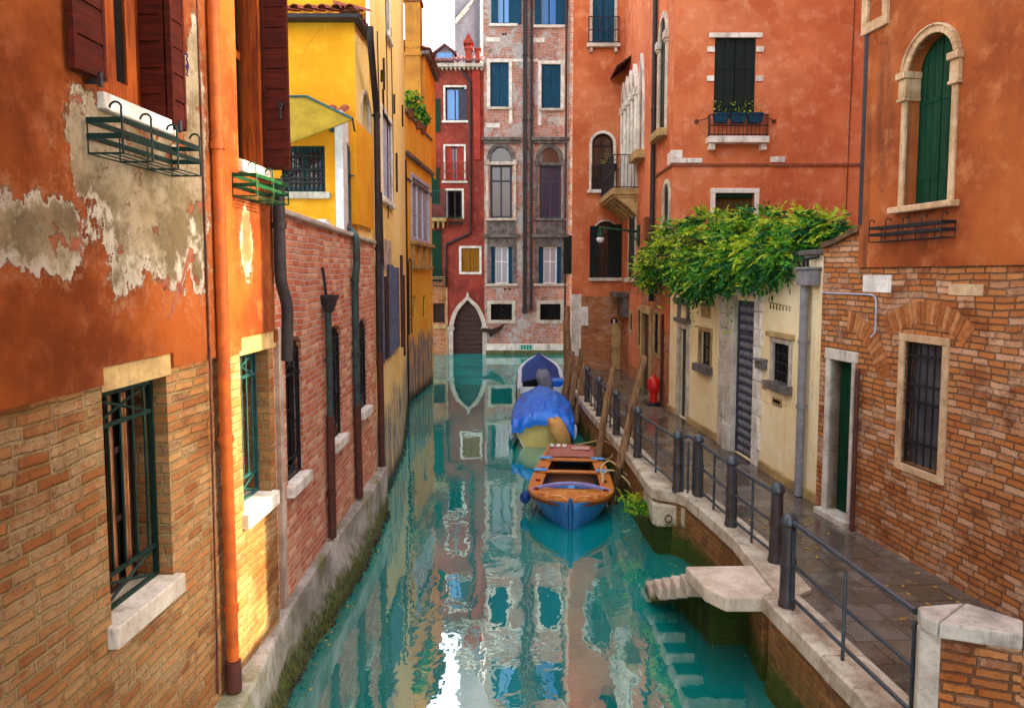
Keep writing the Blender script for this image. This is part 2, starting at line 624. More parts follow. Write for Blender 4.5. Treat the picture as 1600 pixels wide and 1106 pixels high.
M['curtain'] = paint_mat('pale_curtain', lin(170, 120, 80), lin(110, 70, 45), .9, spec=.05, sc=3)
M['tile'] = paint_mat('roof_tile', lin(150, 78, 52), lin(96, 52, 40), .85, .4, 9)
M['tile_dark'] = paint_mat('dark_roof_tile', lin(106, 60, 58), lin(74, 46, 48), .85, .4, 9)
M['red_plaster'] = plaster_mat('red_plaster', lin(168, 64, 50), lin(146, 50, 40), lin(180, 86, 68), .3)
M['leaf_a'] = paint_mat('leaf_green', lin(106, 164, 36), lin(66, 128, 30), .5, .05, 2)
M['leaf_b'] = paint_mat('leaf_dark', lin(32, 104, 44), lin(18, 74, 34), .5, .05, 2)
M['leaf_c'] = paint_mat('leaf_yellow', lin(188, 200, 50), lin(158, 182, 42), .5, .05, 2)
for k in ('leaf_a', 'leaf_b', 'leaf_c'):
    nt = M[k].node_tree
    bs = [x for x in nt.nodes if x.type == 'BSDF_PRINCIPLED'][0]
    tr = nt.nodes.new("ShaderNodeBsdfTranslucent")
    mx = nt.nodes.new("ShaderNodeMixShader")
    mx.inputs[0].default_value = .3
    src = bs.inputs['Base Color'].links[0].from_socket
    nt.links.new(src, tr.inputs[0])
    nt.links.new(bs.outputs[0], mx.inputs[1])
    nt.links.new(tr.outputs[0], mx.inputs[2])
    nt.links.new(mx.outputs[0], [x for x in nt.nodes if x.type == 'OUTPUT_MATERIAL'][0].inputs[0])

OR = [lin(163, 114, 66), lin(146, 89, 46), lin(177, 138, 90), lin(156, 104, 57), lin(128, 72, 36), lin(170, 125, 77), lin(146, 101, 64), lin(167, 99, 43), lin(112, 67, 36)]
M['brick_a'] = brick_mat('pink_brown_brick', OR, lin(146, 121, 81), white=.5, whitecol=lin(176, 157, 117), bw=.26, bh=.074, mort=.017, wob=.014, bump=1.4,
                         dark=lin(105, 60, 32), tint=lin(198, 154, 96))
RD = [lin(208, 120, 78), lin(196, 96, 54), lin(222, 146, 108), lin(184, 84, 46), lin(214, 132, 92), lin(166, 74, 44), lin(228, 164, 130)]
M['brick_c'] = brick_mat('red_brick', RD, lin(206, 176, 162), white=.6, whitecol=lin(228, 198, 162), bw=.25, bh=.074, mort=.014, wob=.012, bump=1.4, seed=4)
RR = [lin(186, 112, 56), lin(168, 94, 42), lin(196, 132, 78), lin(150, 80, 38), lin(182, 118, 66), lin(126, 66, 34), lin(200, 142, 100)]
M['brick_r'] = brick_mat('orange_brick', RR, lin(113, 79, 56), white=.6, whitecol=lin(206, 170, 136), bw=.24, bh=.074, mort=.015, wob=.014, bump=1.5, seed=8,
                         dark=lin(103, 48, 24))
GG = [lin(186, 104, 66), lin(160, 80, 48), lin(200, 134, 98), lin(132, 70, 46), lin(176, 116, 84), lin(110, 70, 54)]
M['brick_g'] = brick_mat('weathered_brick', GG, lin(176, 156, 146), white=.5, whitecol=lin(190, 176, 172), bw=.24, bh=.085, mort=.02, bump=.7, seed=12,
                         pl=.50, plcol=lin(206, 198, 190), pl2=lin(120, 108, 100), dark=lin(84, 58, 48))
M['brick_h'] = brick_mat('tan_brick', [lin(180, 112, 66), lin(160, 92, 52), lin(194, 132, 88), lin(146, 80, 46)], lin(160, 118, 80), white=.3, bw=.25, bh=.08,
                         mort=.014, seed=15, dark=lin(110, 66, 40))
M['brick_q'] = brick_mat('quay_brick', [lin(150, 100, 52), lin(128, 80, 40), lin(160, 116, 66), lin(110, 70, 40)], lin(120, 92, 58), moss=.55, bw=.26, bh=.075,
                         mort=.014, seed=19, dark=lin(84, 60, 30), mosscol=lin(70, 92, 22))
ST_R = [(2.0, 5.0, .9, .45), (2.9, 8.5, .3, 1.2), (1.3, 6.5, .25, 1.4), (.98, 5.2, .12, 2.5)]
M['pink'] = plaster_mat('coral_plaster', lin(208, 120, 76), lin(180, 90, 52), lin(218, 150, 112), .4, big=.5, dirt=lin(138, 66, 40), bump=.4)
M['orange_r'] = plaster_mat('burnt_orange_plaster', lin(170, 88, 38), lin(130, 58, 22), lin(190, 118, 70), .5, big=.7, dirt=lin(84, 44, 26), bump=.45, stains=ST_R)
M['yellow'] = plaster_mat('golden_plaster', lin(230, 164, 30), lin(214, 140, 18), lin(236, 178, 54), .3, big=.5, dirt=lin(190, 110, 20))
M['yellow_side'] = plaster_mat('pale_yellow_plaster', lin(236, 208, 132), lin(228, 192, 106), lin(238, 216, 156), .45, dirt=lin(170, 140, 96), big=.6,
                               base=1.9, basecol=lin(158, 150, 132), damp=.2)
M['yellow_e'] = plaster_mat('ochre_yellow_plaster', lin(230, 178, 56), lin(220, 158, 40), lin(234, 188, 84), .3, dirt=lin(150, 100, 40), big=.6,
                            base=2.3, basecol=lin(120, 116, 124), damp=.25)
M['yellow_old'] = plaster_mat('stained_ochre_plaster', lin(196, 136, 50), lin(160, 104, 40), lin(140, 100, 60), .7, dirt=lin(96, 70, 46))
M['cream'] = plaster_mat('cream_wall_plaster', lin(240, 222, 178), lin(230, 206, 152), lin(242, 230, 196), .55, dirt=lin(156, 118, 56), big=.8)
M['red_f'] = plaster_mat('red_house_plaster', lin(150, 62, 48), lin(112, 46, 38), lin(164, 84, 66), .5, dirt=lin(96, 36, 30))
M['brown_f'] = plaster_mat('brown_house_plaster', lin(128, 74, 46), lin(104, 58, 38), lin(140, 88, 60), .4)
M['greywall'] = plaster_mat('grey_plaster', lin(128, 120, 126), lin(106, 100, 106), lin(140, 130, 134), .3)


def peeling_mat():
    """burnt orange lime plaster that has come away over a grey render, with pale edges and a little brick"""
    t = NT('peeling_orange_plaster')
    uv = t.uv
    a = t.noise(uv, .8, 6, .62)
    b = t.noise(t.mapp(uv, loc=(3, 7, 0)), 3.2, 6, .65)
    fine = t.noise(uv, 50, 4, .7)
    spk = t.noise(t.mapp(uv, loc=(1, 2, 0)), 12, 6, .75)
    org = t.mix(t.mr(a, .35, .65), lin(147, 75, 28), lin(100, 45, 18))
    org = t.mix(t.mr(b, .46, .75, 0, .7), org, lin(154, 88, 50))
    st = t.noise(t.mapp(uv, (6, .5, 1)), 1.0, 5, .65)
    org = t.mix(t.mr(st, .5, .8, 0, .45), org, lin(100, 45, 23))
    g1 = t.noise(t.mapp(uv, loc=(2, 5, 0)), 1.3, 6, .65)
    grey = t.mix(t.mr(g1, .40, .60), lin(151, 136, 109), lin(106, 91, 64))
    grey = t.mix(t.mr(spk, .48, .68, 0, .6), grey, lin(86, 72, 54))
    grey = t.mix(t.mr(t.noise(t.mapp(uv, (5, 1, 1), (4, 4, 0)), 1.2, 5, .65), .5, .7, 0, .5), grey, lin(135, 108, 75))
    pale = t.mix(b, lin(190, 181, 163), lin(149, 135, 113))
    # where it has come away
    shape = None
    for bl in PEEL:
        f = t.blob(uv, *bl)
        shape = f if shape is None else t.m('MAXIMUM', shape, f)
    jag = t.m('ADD', t.m('MULTIPLY', t.noise(t.mapp(uv, (1.0, .45, 1)), 3.4, 8, .7), .72), t.m('MULTIPLY', spk, .28))
    e = t.m('ADD', shape, t.m('MULTIPLY', t.m('SUBTRACT', jag, .5), 2.7))
    f1 = t.mr(e, 0.0, .025)
    low = t.mr(t.sep(uv)[1], 5.05, 4.55)
    f2 = t.mr(t.m('ADD', e, t.m('MULTIPLY', t.m('SUBTRACT', t.noise(t.mapp(uv, loc=(6, 6, 0)), 4.5, 6, .7), .5), 1.3)), .0, t.m('ADD', .08, t.m('MULTIPLY', low, .3)))
    rbn = t.noise(t.mapp(uv, loc=(8, 3, 0)), 3.2, 7, .72)
    rb = t.mr(rbn, .57, .60)
    red = t.mix(spk, lin(158, 82, 52), lin(126, 59, 36))
    under = t.mix(t.m('MULTIPLY', rb, .85), t.mix(f2, pale, grey), red)
    worn = t.m('MULTIPLY', t.mr(e, -.5, -.02), t.mr(spk, .45, .62))
    org = t.mix(t.m('MULTIPLY', worn, .55), org, lin(154, 115, 82))
    edge = t.m('MULTIPLY', t.mr(e, -.06, 0.0), t.m('SUBTRACT', 1.0, f1))
    org = t.mix(t.m('MULTIPLY', edge, .5), org, lin(82, 39, 19))
    col = t.mix(f1, org, under)
    h = t.m('ADD', t.m('MULTIPLY', spk, .35), t.m('MULTIPLY', fine, .2))
    h = t.m('SUBTRACT', h, t.m('MULTIPLY', f1, 1.5))
    h = t.m('SUBTRACT', h, t.m('MULTIPLY', t.m('MULTIPLY', f1, rb), .4))
    return t.fin(col, .92, h, 1.0, .02, .1)


# ---------------------------------------------------------------- wall with openings
def arch_pts(u0, u1, zs, zt, kind, N=16, off=0.0):
    c, hw, rise = (u0 + u1) / 2, (u1 - u0) / 2 + off, zt - zs + off
    pts = []
    for i in range(N + 1):
        if kind in ('round', 'segment'):
            a = PI * (1 - i / N)
            pts.append((c + hw * math.cos(a), zs + rise * math.sin(a)))
        else:
            x = -1 + 2 * i / N
            ax = abs(x)
            z = (1 - ax ** 2.4) ** .8 * .84 + .16 * max(0, 1 - ax / .4) ** 1.8 if kind == 'ogee' else (1 - ax ** 1.7)
            pts.append((c + hw * x, zs + rise * z))
    return pts


def wall(mb, F, u0, u1, z0, z1, ops=(), n=0.0, mi=0, rmi=None):
    us = sorted({u0, u1, *[o['u0'] for o in ops], *[o['u1'] for o in ops]})
    zs = sorted({z0, z1, *[o['z0'] for o in ops], *[o['z1'] for o in ops]})
    us = [u for u in us if u0 - 1e-6 <= u <= u1 + 1e-6]
    zs = [z for z in zs if z0 - 1e-6 <= z <= z1 + 1e-6]
    for i in range(len(us) - 1):
        for j in range(len(zs) - 1):
            a, b, c, d = us[i], us[i + 1], zs[j], zs[j + 1]
            um, zm = (a + b) / 2, (c + d) / 2
            if any(o['u0'] < um < o['u1'] and o['z0'] < zm < o['z1'] for o in ops):
                continue
            mb.face([F.P(a, c, n), F.P(b, c, n), F.P(b, d, n), F.P(a, d, n)], [(a, c), (b, c), (b, d), (a, d)], mi)
    r = mi if rmi is None else rmi
    for o in ops:
        A, B, C, D, dp = o['u0'], o['u1'], o['z0'], o['z1'], o.get('depth', .22)
        if D < z0 or C > z1 or B < u0 or A > u1:
            continue
        if o.get('arch'):
            zsp = o['zs']
            ap = arch_pts(A, B, zsp, D, o['arch'])
            for k in range(len(ap) - 1):
                p, q = ap[k], ap[k + 1]
                mb.face([F.P(p[0], p[1], n), F.P(q[0], q[1], n), F.P(q[0], D, n), F.P(p[0], D, n)],
                        [p, q, (q[0], D), (p[0], D)], mi)
                mb.face([F.P(*p, n), F.P(*q, n), F.P(*q, n - dp), F.P(*p, n - dp)], None, r)
            outline = [((A, C), (A, zsp)), ((B, C), (B, zsp)), ((A, C), (B, C))]
        else:
            outline = [((A, C), (A, D)), ((B, C), (B, D)), ((A, C), (B, C)), ((A, D), (B, D))]
        for p, q in outline:
            p = (p[0], max(p[1], z0)) if p[0] == q[0] else p
            q = (q[0], min(q[1], z1)) if p[0] == q[0] else q
            if p[0] != q[0] and not (z0 <= p[1] <= z1):
                continue
            mb.face([F.P(*p, n), F.P(*q, n), F.P(*q, n - dp), F.P(*p, n - dp)], None, r)


def op(F, x0, y0, x1, y1, n=0.0, **kw):
    u0, u1, z0, z1 = F.box(x0, y0, x1, y1, n)
    d = dict(u0=u0, u1=u1, z0=z0, z1=z1)
    d.update(kw)
    if d.get('arch') and 'zs' not in d:
        d['zs'] = z1 - d.pop('rise', (u1 - u0) / 2)
    return d


def back(F, o, parent, n, mat, name='pane'):
    """flat infill of an opening at depth n, arch included"""
    mb = MB()
    if o.get('arch'):
        pts = [(o['u0'], o['z0'])] + arch_pts(o['u0'], o['u1'], o['zs'], o['z1'], o['arch']) + [(o['u1'], o['z0'])]
    else:
        pts = [(o['u0'], o['z0']), (o['u0'], o['z1']), (o['u1'], o['z1']), (o['u1'], o['z0'])]
    mb.prism(F, pts, n, n - .02)
    return mb.build(name, mat, parent)


def casement(F, o, parent, n=-.14, frame=None, glass=None, t=.06, vbars=1, hbars=(.5,), name='window'):
    """a window: frame with bars as the part, its pane as the sub-part"""
    mb = MB()
    A, B, C, D = o['u0'], o['u1'], o['z0'], o['zs'] if o.get('arch') else o['z1']
    mb.fb(F, A, A + t, C, D, n - .04, n)
    mb.fb(F, B - t, B, C, D, n - .04, n)
    mb.fb(F, A + t, B - t, C, C + t, n - .04, n)
    mb.fb(F, A + t, B - t, D - t, D, n - .04, n)
    for k in range(vbars):
        um = A + (B - A) * (k + 1) / (vbars + 1)
        mb.fb(F, um - t * .4, um + t * .4, C + t, D - t, n - .035, n - .005)
    for h in hbars:
        zm = C + (D - C) * h
        mb.fb(F, A + t, B - t, zm - t * .4, zm + t * .4, n - .036, n - .004)
    if o.get('arch'):
        ap = arch_pts(A, B, o['zs'], o['z1'], o['arch'])
        ip = arch_pts(A + t, B - t, o['zs'], o['z1'] - t, o['arch'])
        mb.ribbon(F, ap, ip, n - .04, n)
    f = mb.build(name, frame, parent)
    back(F, o, f, n - .02, glass)
    return f


def shutters(F, o, parent, n, mat, leaves=2, boards=3, name='shutter', gap=.012):
    """closed board shutters filling the opening"""
    W = (o['u1'] - o['u0']) / leaves
    back(F, o, parent, n - .055, M['dark'], 'shutter_back')
    for k in range(leaves):
        mb = MB()
        a, b = o['u0'] + W * k + gap / 2, o['u0'] + W * (k + 1) - gap / 2
        bw = (b - a) / boards
        for j in range(boards):
            x0, x1 = a + bw * j + .004, a + bw * (j + 1) - .004
            if o.get('arch'):
                f = lambda u: min(max(0, 1 - (abs(u - (o['u0'] + o['u1']) / 2) / ((o['u1'] - o['u0']) / 2)) ** 2), 1) ** .5
                zt = lambda u: o['zs'] + (o['z1'] - o['zs']) * f(u)
                pts = [(x0, o['z0'] + .01)] + [(x0 + (x1 - x0) * q / 4, zt(x0 + (x1 - x0) * q / 4) - .005) for q in range(5)] + [(x1, o['z0'] + .01)]
                mb.prism(F, pts, n - .035, n)
            else:
                mb.fb(F, x0, x1, o['z0'] + .01, o['z1'] - .01, n - .035, n)
        H = o['z1'] - o['z0']
        mb.fb(F, a + .005, b - .005, o['z0'] + .02, o['z1'] - H * .12, n - .05, n - .036)
        for zz in (.16, .62):
            mb.fb(F, a + .01, b - .01, o['z0'] + H * zz, o['z0'] + H * zz + .05, n - .001, n + .008)
        mb.build(name, mat, parent)


def open_leaf(F, u0, u1, z0, z1, n0, parent, mat, boards=4, horiz=False, name='shutter', thick=.035):
    """a shutter leaf lying parallel to the wall"""
    mb = MB()
    if horiz:
        h = (z1 - z0) / boards
        for j in range(boards):
            mb.fb(F, u0 + .03, u1 - .03, z0 + h * j + .007, z0 + h * (j + 1) - .007, n0, n0 + thick)
        mb.fb(F, u0 + .03, u1 - .03, z0, z1, n0 + .004, n0 + thick - .012)
        mb.fb(F, u0, u0 + .03, z0, z1, n0 - .002, n0 + thick + .003)
        mb.fb(F, u1 - .03, u1, z0, z1, n0 - .002, n0 + thick + .003)
    else:
        wd = (u1 - u0) / boards
        for j in range(boards):
            mb.fb(F, u0 + wd * j + .004, u0 + wd * (j + 1) - .004, z0, z1, n0, n0 + thick)
        mb.fb(F, u0 + .004, u1 - .004, z0 + .003, z1 - .003, n0 + .008, n0 + thick - .008)
    return mb.build(name, mat, parent)


def cross_leaf(F, u, z0, z1, n0, n1, parent, mat, boards=6, name='shutter', thick=.035):
    """a leaf standing square to the wall, boards level"""
    mb = MB()
    h = (z1 - z0) / boards
    for j in range(boards):
        mb.fb(F, u - thick, u, z0 + h * j + .007, z0 + h * (j + 1) - .007, n0 + .03, n1 - .03)
    mb.fb(F, u - thick + .012, u - .004, z0, z1, n0 + .03, n1 - .03)
    mb.fb(F, u - thick - .003, u + .002, z0, z1, n0, n0 + .03)
    mb.fb(F, u - thick - .003, u + .002, z0, z1, n1 - .03, n1)
    return mb.build(name, mat, parent)


def surround(F, o, parent, w=.1, proud=.04, mat=None, bottom=False, name='window_surround', back_n=-.05, top=True):
    mb = MB()
    A, B, C = o['u0'], o['u1'], o['z0']
    D = o['zs'] if o.get('arch') else o['z1']
    mb.fb(F, A - w, A, C, D, back_n, proud)
    mb.fb(F, B, B + w, C, D, back_n, proud)
    if o.get('arch'):
        op_ = arch_pts(A, B, o['zs'], o['z1'], o['arch'], off=w)
        ip = arch_pts(A, B, o['zs'], o['z1'], o['arch'])
        mb.ribbon(F, op_, ip, back_n, proud)
    elif top:
        mb.fb(F, A - w, B + w, D, D + w, back_n, proud + .003)
    if bottom:
        mb.fb(F, A - w, B + w, C - w, C, back_n, proud + .003)
    return mb.build(name, mat or M['stone'], parent, .008)


def sill(F, o, parent, over=.12, h=.09, proud=.12, mat=None, name='window_sill', depth=.2):
    mb = MB()
    mb.fb(F, o['u0'] - over, o['u1'] + over, o['z0'] - h, o['z0'] + .004, -depth, proud)
    return mb.build(name, mat or M['stone'], parent, .012)


def grille(F, o, parent, n, mat, nv=6, hz=(.2, .8), r=.011, name='grille', xpanels=()):
    mb = MB()
    A, B, C, D = o['u0'] + .02, o['u1'] - .02, o['z0'] + .02, (o['zs'] if o.get('arch') else o['z1']) - .02
    H = D - C
    for k in range(nv):
        u = A + (B - A) * (k + .5) / nv
        zt = D
        if o.get('arch'):
            x = abs(u - (A + B) / 2) / ((B - A) / 2)
            zt = D + (o['z1'] - o['zs']) * max(0, 1 - x * x) ** .5
        za, zb = C, zt
        for (x0, x1) in xpanels:
            if x1 >= .99:
                zb = C + H * x0
            if x0 <= .01:
                za = C + H * x1
        mb.tube([F.P(u, za, n), F.P(u, zb, n)], r, 6)
    for h in hz:
        mb.fb(F, A, B, C + H * h - r * 1.3, C + H * h + r * 1.3, n - r, n + r)
    for (x0, x1) in xpanels:
        a, b = C + H * x0, C + H * x1
        mb.tube([F.P(A, a, n), F.P(B, b, n)], r, 6)
        mb.tube([F.P(A, b, n), F.P(B, a, n)], r, 6)
        mb.fb(F, A, B, a - r * 1.3, a + r * 1.3, n - r, n + r)
        mb.fb(F, A, B, b - r * 1.3, b + r * 1.3, n - r * .9, n + r * .9)
    mb.fb(F, A - .02, A, C, D, n - .02, n + .02)
    mb.fb(F, B, B + .02, C, D, n - .02, n + .02)
    return mb.build(name, mat, parent)


def pipe(F, pts, r, parent, mat, name='drainpipe', collars=(), k=10):
    """pipe through facade points (u, z, n)"""
    mb = MB()
    P3 = [F.P(*p) for p in pts]
    sm = [P3[0]]
    for i in range(1, len(P3) - 1):          # ease the bends
        a, b, c = P3[i - 1], P3[i], P3[i + 1]
        l1, l2 = min(.09, (b - a).length * .4), min(.09, (c - b).length * .4)
        p, q = b + (a - b).normalized() * l1, b + (c - b).normalized() * l2
        sm += [p, (p + q) / 4 + b / 2, q]
    sm.append(P3[-1])
    mb.tube(sm, r, k)
    for (u, z, n) in collars:
        mb.tube([F.P(u, z - .03, n), F.P(u, z + .03, n)], r * 1.22, k)
        mb.fb(F, u - .012, u + .012, z - .012, z + .012, -.03, n)
    return mb.build(name, mat, parent)


def tile_row(mb, P, u0, u1, pitch=.2, r=.09, length=.5, rise=.2, n1=.3, mi=0):
    """a row of barrel tiles: P(u, n, z) maps to space; tiles run from n1 (eave) back and up"""
    k = int((u1 - u0) / pitch)
    for i in range(k):
        uc = u0 + (i + .5) * (u1 - u0) / k
        rows = []
        for t in (0, 1):
            n = n1 - length * t
            z = rise * t
            rows.append([P(uc + r * math.cos(a), n, z + r * .8 * math.sin(a)) for a in [PI * j / 6 for j in range(7)]])
        mb.grid(rows, mi, True)
        rows2 = [[P(uc + (r - .018) * math.cos(a), n1 - length * t, rise * t + (r - .018) * .8 * math.sin(a)) for a in [PI * j / 6 for j in range(7)]] for t in (0, 1)]
        mb.grid(rows2, mi, True)
        for j in range(6):
            a, b = PI * j / 6, PI * (j + 1) / 6
            mb.face([P(uc + q * math.cos(x), n1, q * .8 * math.sin(x)) for q, x in ((r, a), (r, b), (r - .018, b), (r - .018, a))], None, mi)


def op4(F, left, right, top, bottom, n=0.0, **kw):
    d = dict(u0=F.at(*left, n)[0], u1=F.at(*right, n)[0], z1=F.at(*top, n)[1], z0=F.at(*bottom, n)[1])
    if d['u0'] > d['u1']:
        d['u0'], d['u1'] = d['u1'], d['u0']
    d.update(kw)
    if d.get('arch') and 'zs' not in d:
        d['zs'] = d['z1'] - d.pop('rise', (d['u1'] - d['u0']) / 2)
    return d


# ---------------------------------------------------------------- facade planes
AX = lambda y: -2.70 + .0417 * y
AF = Fac((AX(2.5), 2.5), (AX(7.33), 7.33), (0, 5))
CF = Fac((-2.48, 7.33), (-2.50, 13.4), (0, 9))
DF = Fac((-2.52, 13.4), (-2.72, 18.0), (0, 15))
DG = Fac((-2.72, 18.0), (-3.62, 25.3), (0, 20))
DFR = Fac((-6.5, 12.3), (-2.56, 12.3), (-4, 0))
EF = Fac((-3.62, 25.3), (-3.30, 30.6), (0, 28))
FF = Fac((-10.0, 41.8), (-1.56, 41.8), (0, 0))
GF = Fac((-1.56, 41.75), (4.5, 41.75), (0, 0))
HF1 = Fac((2.17, 26.9), (4.0, 26.9), (3, 0))
HF2 = Fac((4.0, 26.9), (4.04, 18.8), (0, 20))
HF3 = Fac((4.04, 18.8), (9.6, 18.8), (5, 0))
YF = Fac((4.04, 18.79), (4.62, 10.5), (0, 15))
RX = lambda y: 5.0 - .149 * (y - 7.2)
RF = Fac((RX(10.65), 10.65), (RX(6.6), 6.6), (0, 8))
PATH = 1.0

# ---------------------------------------------------------------- water
t = NT('canal_water_surface')
pos = t.obj
px_ = t.sep(pos)
big = t.noise(t.mapp(pos, (.55, .38, 1)), 1.0, 2, .5)
mid = t.noise(t.mapp(pos, (1.5, 1.0, 1), (4, 2, 0)), 1.5, 3, .5, .35)
ring = t.noise(t.mapp(pos, (3.0, 5.5, 1)), 1.4, 2, .5, .2)
patch = t.mr(t.noise(t.mapp(pos, (.5, .35, 1), (2, 6, 0)), 1.0, 2, .5), .4, .62)
near = t.mr(px_[1], 21, 12)
h = t.m('ADD', t.m('MULTIPLY', big, .55), t.m('MULTIPLY', t.m('MULTIPLY', mid, t.m('ADD', .3, t.m('MULTIPLY', near, .7))), .36))
h = t.m('ADD', h, t.m('MULTIPLY', t.m('MULTIPLY', ring, t.m('MULTIPLY', patch, near)), .06))
bmp = t.n("ShaderNodeBump")
bmp.inputs['Strength'].default_value = .45
bmp.inputs['Distance'].default_value = .03
t.put(bmp.inputs['Height'], h)
t.put(t.b.inputs['Base Color'], t.mix(t.mr(big, .3, .7), (0.0, .31, .265, 1), (0.0, .20, .18, 1)))
t.b.inputs['Roughness'].default_value = .02
t.b.inputs['IOR'].default_value = 6.0
t.put(t.b.inputs['Specular IOR Level'], .5)
t.put(t.b.inputs['Specular Tint'], (1.0, 1.0, .96, 1))
t.t.links.new(bmp.outputs[0], t.b.inputs['Normal'])
mb = MB()
mb.box(-150, 150, -60, 300, -3, 0)
struct(mb.build('canal_water', t.mat))

# ---------------------------------------------------------------- left ledge
mb = MB()
LO = [(2.0, -2.20, -2.24), (6.16, -2.24, -2.30), (7.36, -2.36, -2.37), (8.5, -2.40, -2.35), (10.4, -2.37, -2.25), (12.0, -2.31, -2.27), (13.5, -2.34, -2.34)]


def lerp_tab(tab, y, k):
    for a, b in zip(tab, tab[1:]):
        if a[0] <= y <= b[0]:
            f = (y - a[0]) / (b[0] - a[0])
            return a[k] + (b[k] - a[k]) * f
    return tab[-1][k] if y > tab[-1][0] else tab[0][k]


rows = []
for i in range(60):
    y = 2.2 + (13.55 - 2.2) * i / 59
    xi = (AX(y) if y < 7.33 else -2.48) - .3
    j = lambda q: (noise.noise(Vector((y * 1.6, q, 3))) * .022)
    xo, xw = lerp_tab(LO, y, 1), lerp_tab(LO, y, 2)
    zt = .86 + noise.noise(Vector((y * .7, 5, 1))) * .012
    rows.append([(xi, y, zt), (xo - .03 + j(1), y, zt + j(9) * .4), (xo + j(1), y, zt - .03), (xo + .01 + j(2), y, .55), (xw - .01 + j(4), y, .34),
                 (xw + .02 + j(5), y, .12), (xw + .03 + j(6) * 2, y, 0), (xw + .05, y, -.6)])
mb.grid(rows, 0, True)
tag(mb.build('stone_ledge', M['ledge'], recalc=False), 'mossy grey stone ledge along the foot of the left brick walls', 'ledge')

# rough weed and shells where the left ledge meets the water
mb = MB()
for i in range(900):
    y = random.uniform(5.6, 30)
    if y < 13.5:
        x = lerp_tab(LO, y, 2) + .03
    elif y < 18:
        x = -2.52 - .0435 * (y - 13.4) + .03
    elif y < 25.3:
        x = -2.72 - .1233 * (y - 18) + .03
    else:
        x = -3.6 + .06 * (y - 25.3)
    z = random.uniform(-.02, .10)
    r = random.uniform(.012, .04)
    c = Vector((x + random.uniform(-.02, .05), y, z))
    ps = [c + Vector((random.gauss(0, 1), random.gauss(0, 1), random.gauss(0, .8))).normalized() * r for _ in range(5)]
    mb.shared(ps, [(0, 1, 2), (0, 2, 3), (0, 3, 4), (1, 2, 4), (2, 3, 4), (0, 1, 4)])
M['shell'] = paint_mat('weed_and_shells', lin(70, 72, 58), lin(20, 22, 20), .6, .2, 14)
tag(mb.build('waterline_weed', M['shell']), 'dark weed and shells along the left waterline', 'weed', kind='stuff')

# ---------------------------------------------------------------- right quay, kerb, path
KO = [(1.0, 3.12), (4.0, 2.93), (5.92, 2.80), (7.62, 2.66), (7.66, 2.85), (8.6, 2.86), (9.3, 2.88), (10.05, 2.81), (10.8, 2.72), (11.15, 2.68), (11.35, 2.58), (11.45, 2.42),
      (11.5, 2.30), (11.6, 2.24), (11.9, 2.22), (13.8, 2.20), (16.4, 2.06), (18.2, 1.95), (19.75, 1.89), (22, 1.88), (24, 1.95), (26.9, 2.14)]
kx = lambda y: lerp_tab(KO, y, 1)
WALLX = lambda y: 5.3
mb = MB()
pts = [(kx(y) + .2, y) for y in [1 + 26.2 * i / 66 for i in range(67)]]
for (x0, y0), (x1, y1) in zip(pts, pts[1:]):
    mb.face([(x0, y0, PATH - .012), (6.2, y0, PATH - .012), (6.2, y1, PATH - .012), (x1, y1, PATH - .012)])
t = NT('wet_paving')
uv = t.mapp(t.obj, rot=(0, 0, R(-4)))
gray = [lin(112, 102, 92), lin(96, 86, 76), lin(128, 116, 104), lin(82, 74, 68), lin(106, 92, 76)]
col, hh, mask, rnd = bricks(t, uv, gray, lin(58, 46, 36), bw=.62, bh=.40, mort=.014, wob=.006, seed=31)
wet = t.mr(t.noise(uv, .8, 6, .65), .43, .53)
col = t.mix(t.mr(t.noise(uv, 5, 5, .7), .5, .75, 0, .6), col, lin(76, 56, 38))
col = t.mix(t.m('MULTIPLY', wet, .45), col, lin(48, 36, 26))
t.fin(col, t.m('ADD', t.m('MULTIPLY', t.m('SUBTRACT', 1.0, wet), .32), t.m('ADD', .035, t.m('MULTIPLY', t.m('SUBTRACT', 1.0, mask), .3))), hh, .25, .010, .7)
struct(mb.build('path', t.mat, recalc=False))

# kerb of long stones
mb = MB()
ys = [1.0]
edges = [2.1, 3.2, 4.2, 5.2, 6.35, 7.62, 8.72, 9.6, 10.45, 11.12, 11.62, 12.6, 13.7, 14.9, 16.1, 17.3, 18.5, 19.7, 20.9, 22.1, 23.3, 24.5, 25.7, 26.88]
for e in edges:
    y0, y1 = ys[-1], e
    ys.append(e)
    n = max(2, int((y1 - y0) / .12))
    prof = []
    dz = random.uniform(-.006, .008)
    for i in range(n + 1):
        y = y0 + .004 + (y1 - y0 - .008) * i / n
        y = y if not (7.55 < y < 7.67) else (7.60 if y < 7.64 else 7.68)
        x = kx(y)
        j = noise.noise(Vector((y * 3, 2, 1))) * .012
        z = PATH + .018 + dz
        wd = .40
        prof.append([(x + wd, y, z - .05), (x + wd, y, z), (x + .03 + j, y, z), (x + .005 + j, y, z - .02), (x + j * .6, y, z - .17), (x + .03, y, z - .19), (x + .3, y, z - .19)])
    mb.grid(prof, 0, False)
    for pr in (prof[0], prof[-1]):
        mb.shared(pr, [tuple(range(len(pr)))])
struct(mb.build('quay_kerb', M['kerb']))

# quay wall under the kerb
mb = MB()
rows = []
for i in range(120):
    y = 1.0 + 25.9 * i / 119
    x = kx(y) + .05
    j = noise.noise(Vector((y * 2, 7, 1))) * .02
    rows.append([(x + j, y, .84), (x + j, y, .3), (x - .03 + j * 2, y, 0.02), (x - .08, y, -.7)])
mb.grid(rows, 0, True)
struct(mb.build('quay_wall', M['brick_q'], recalc=False))

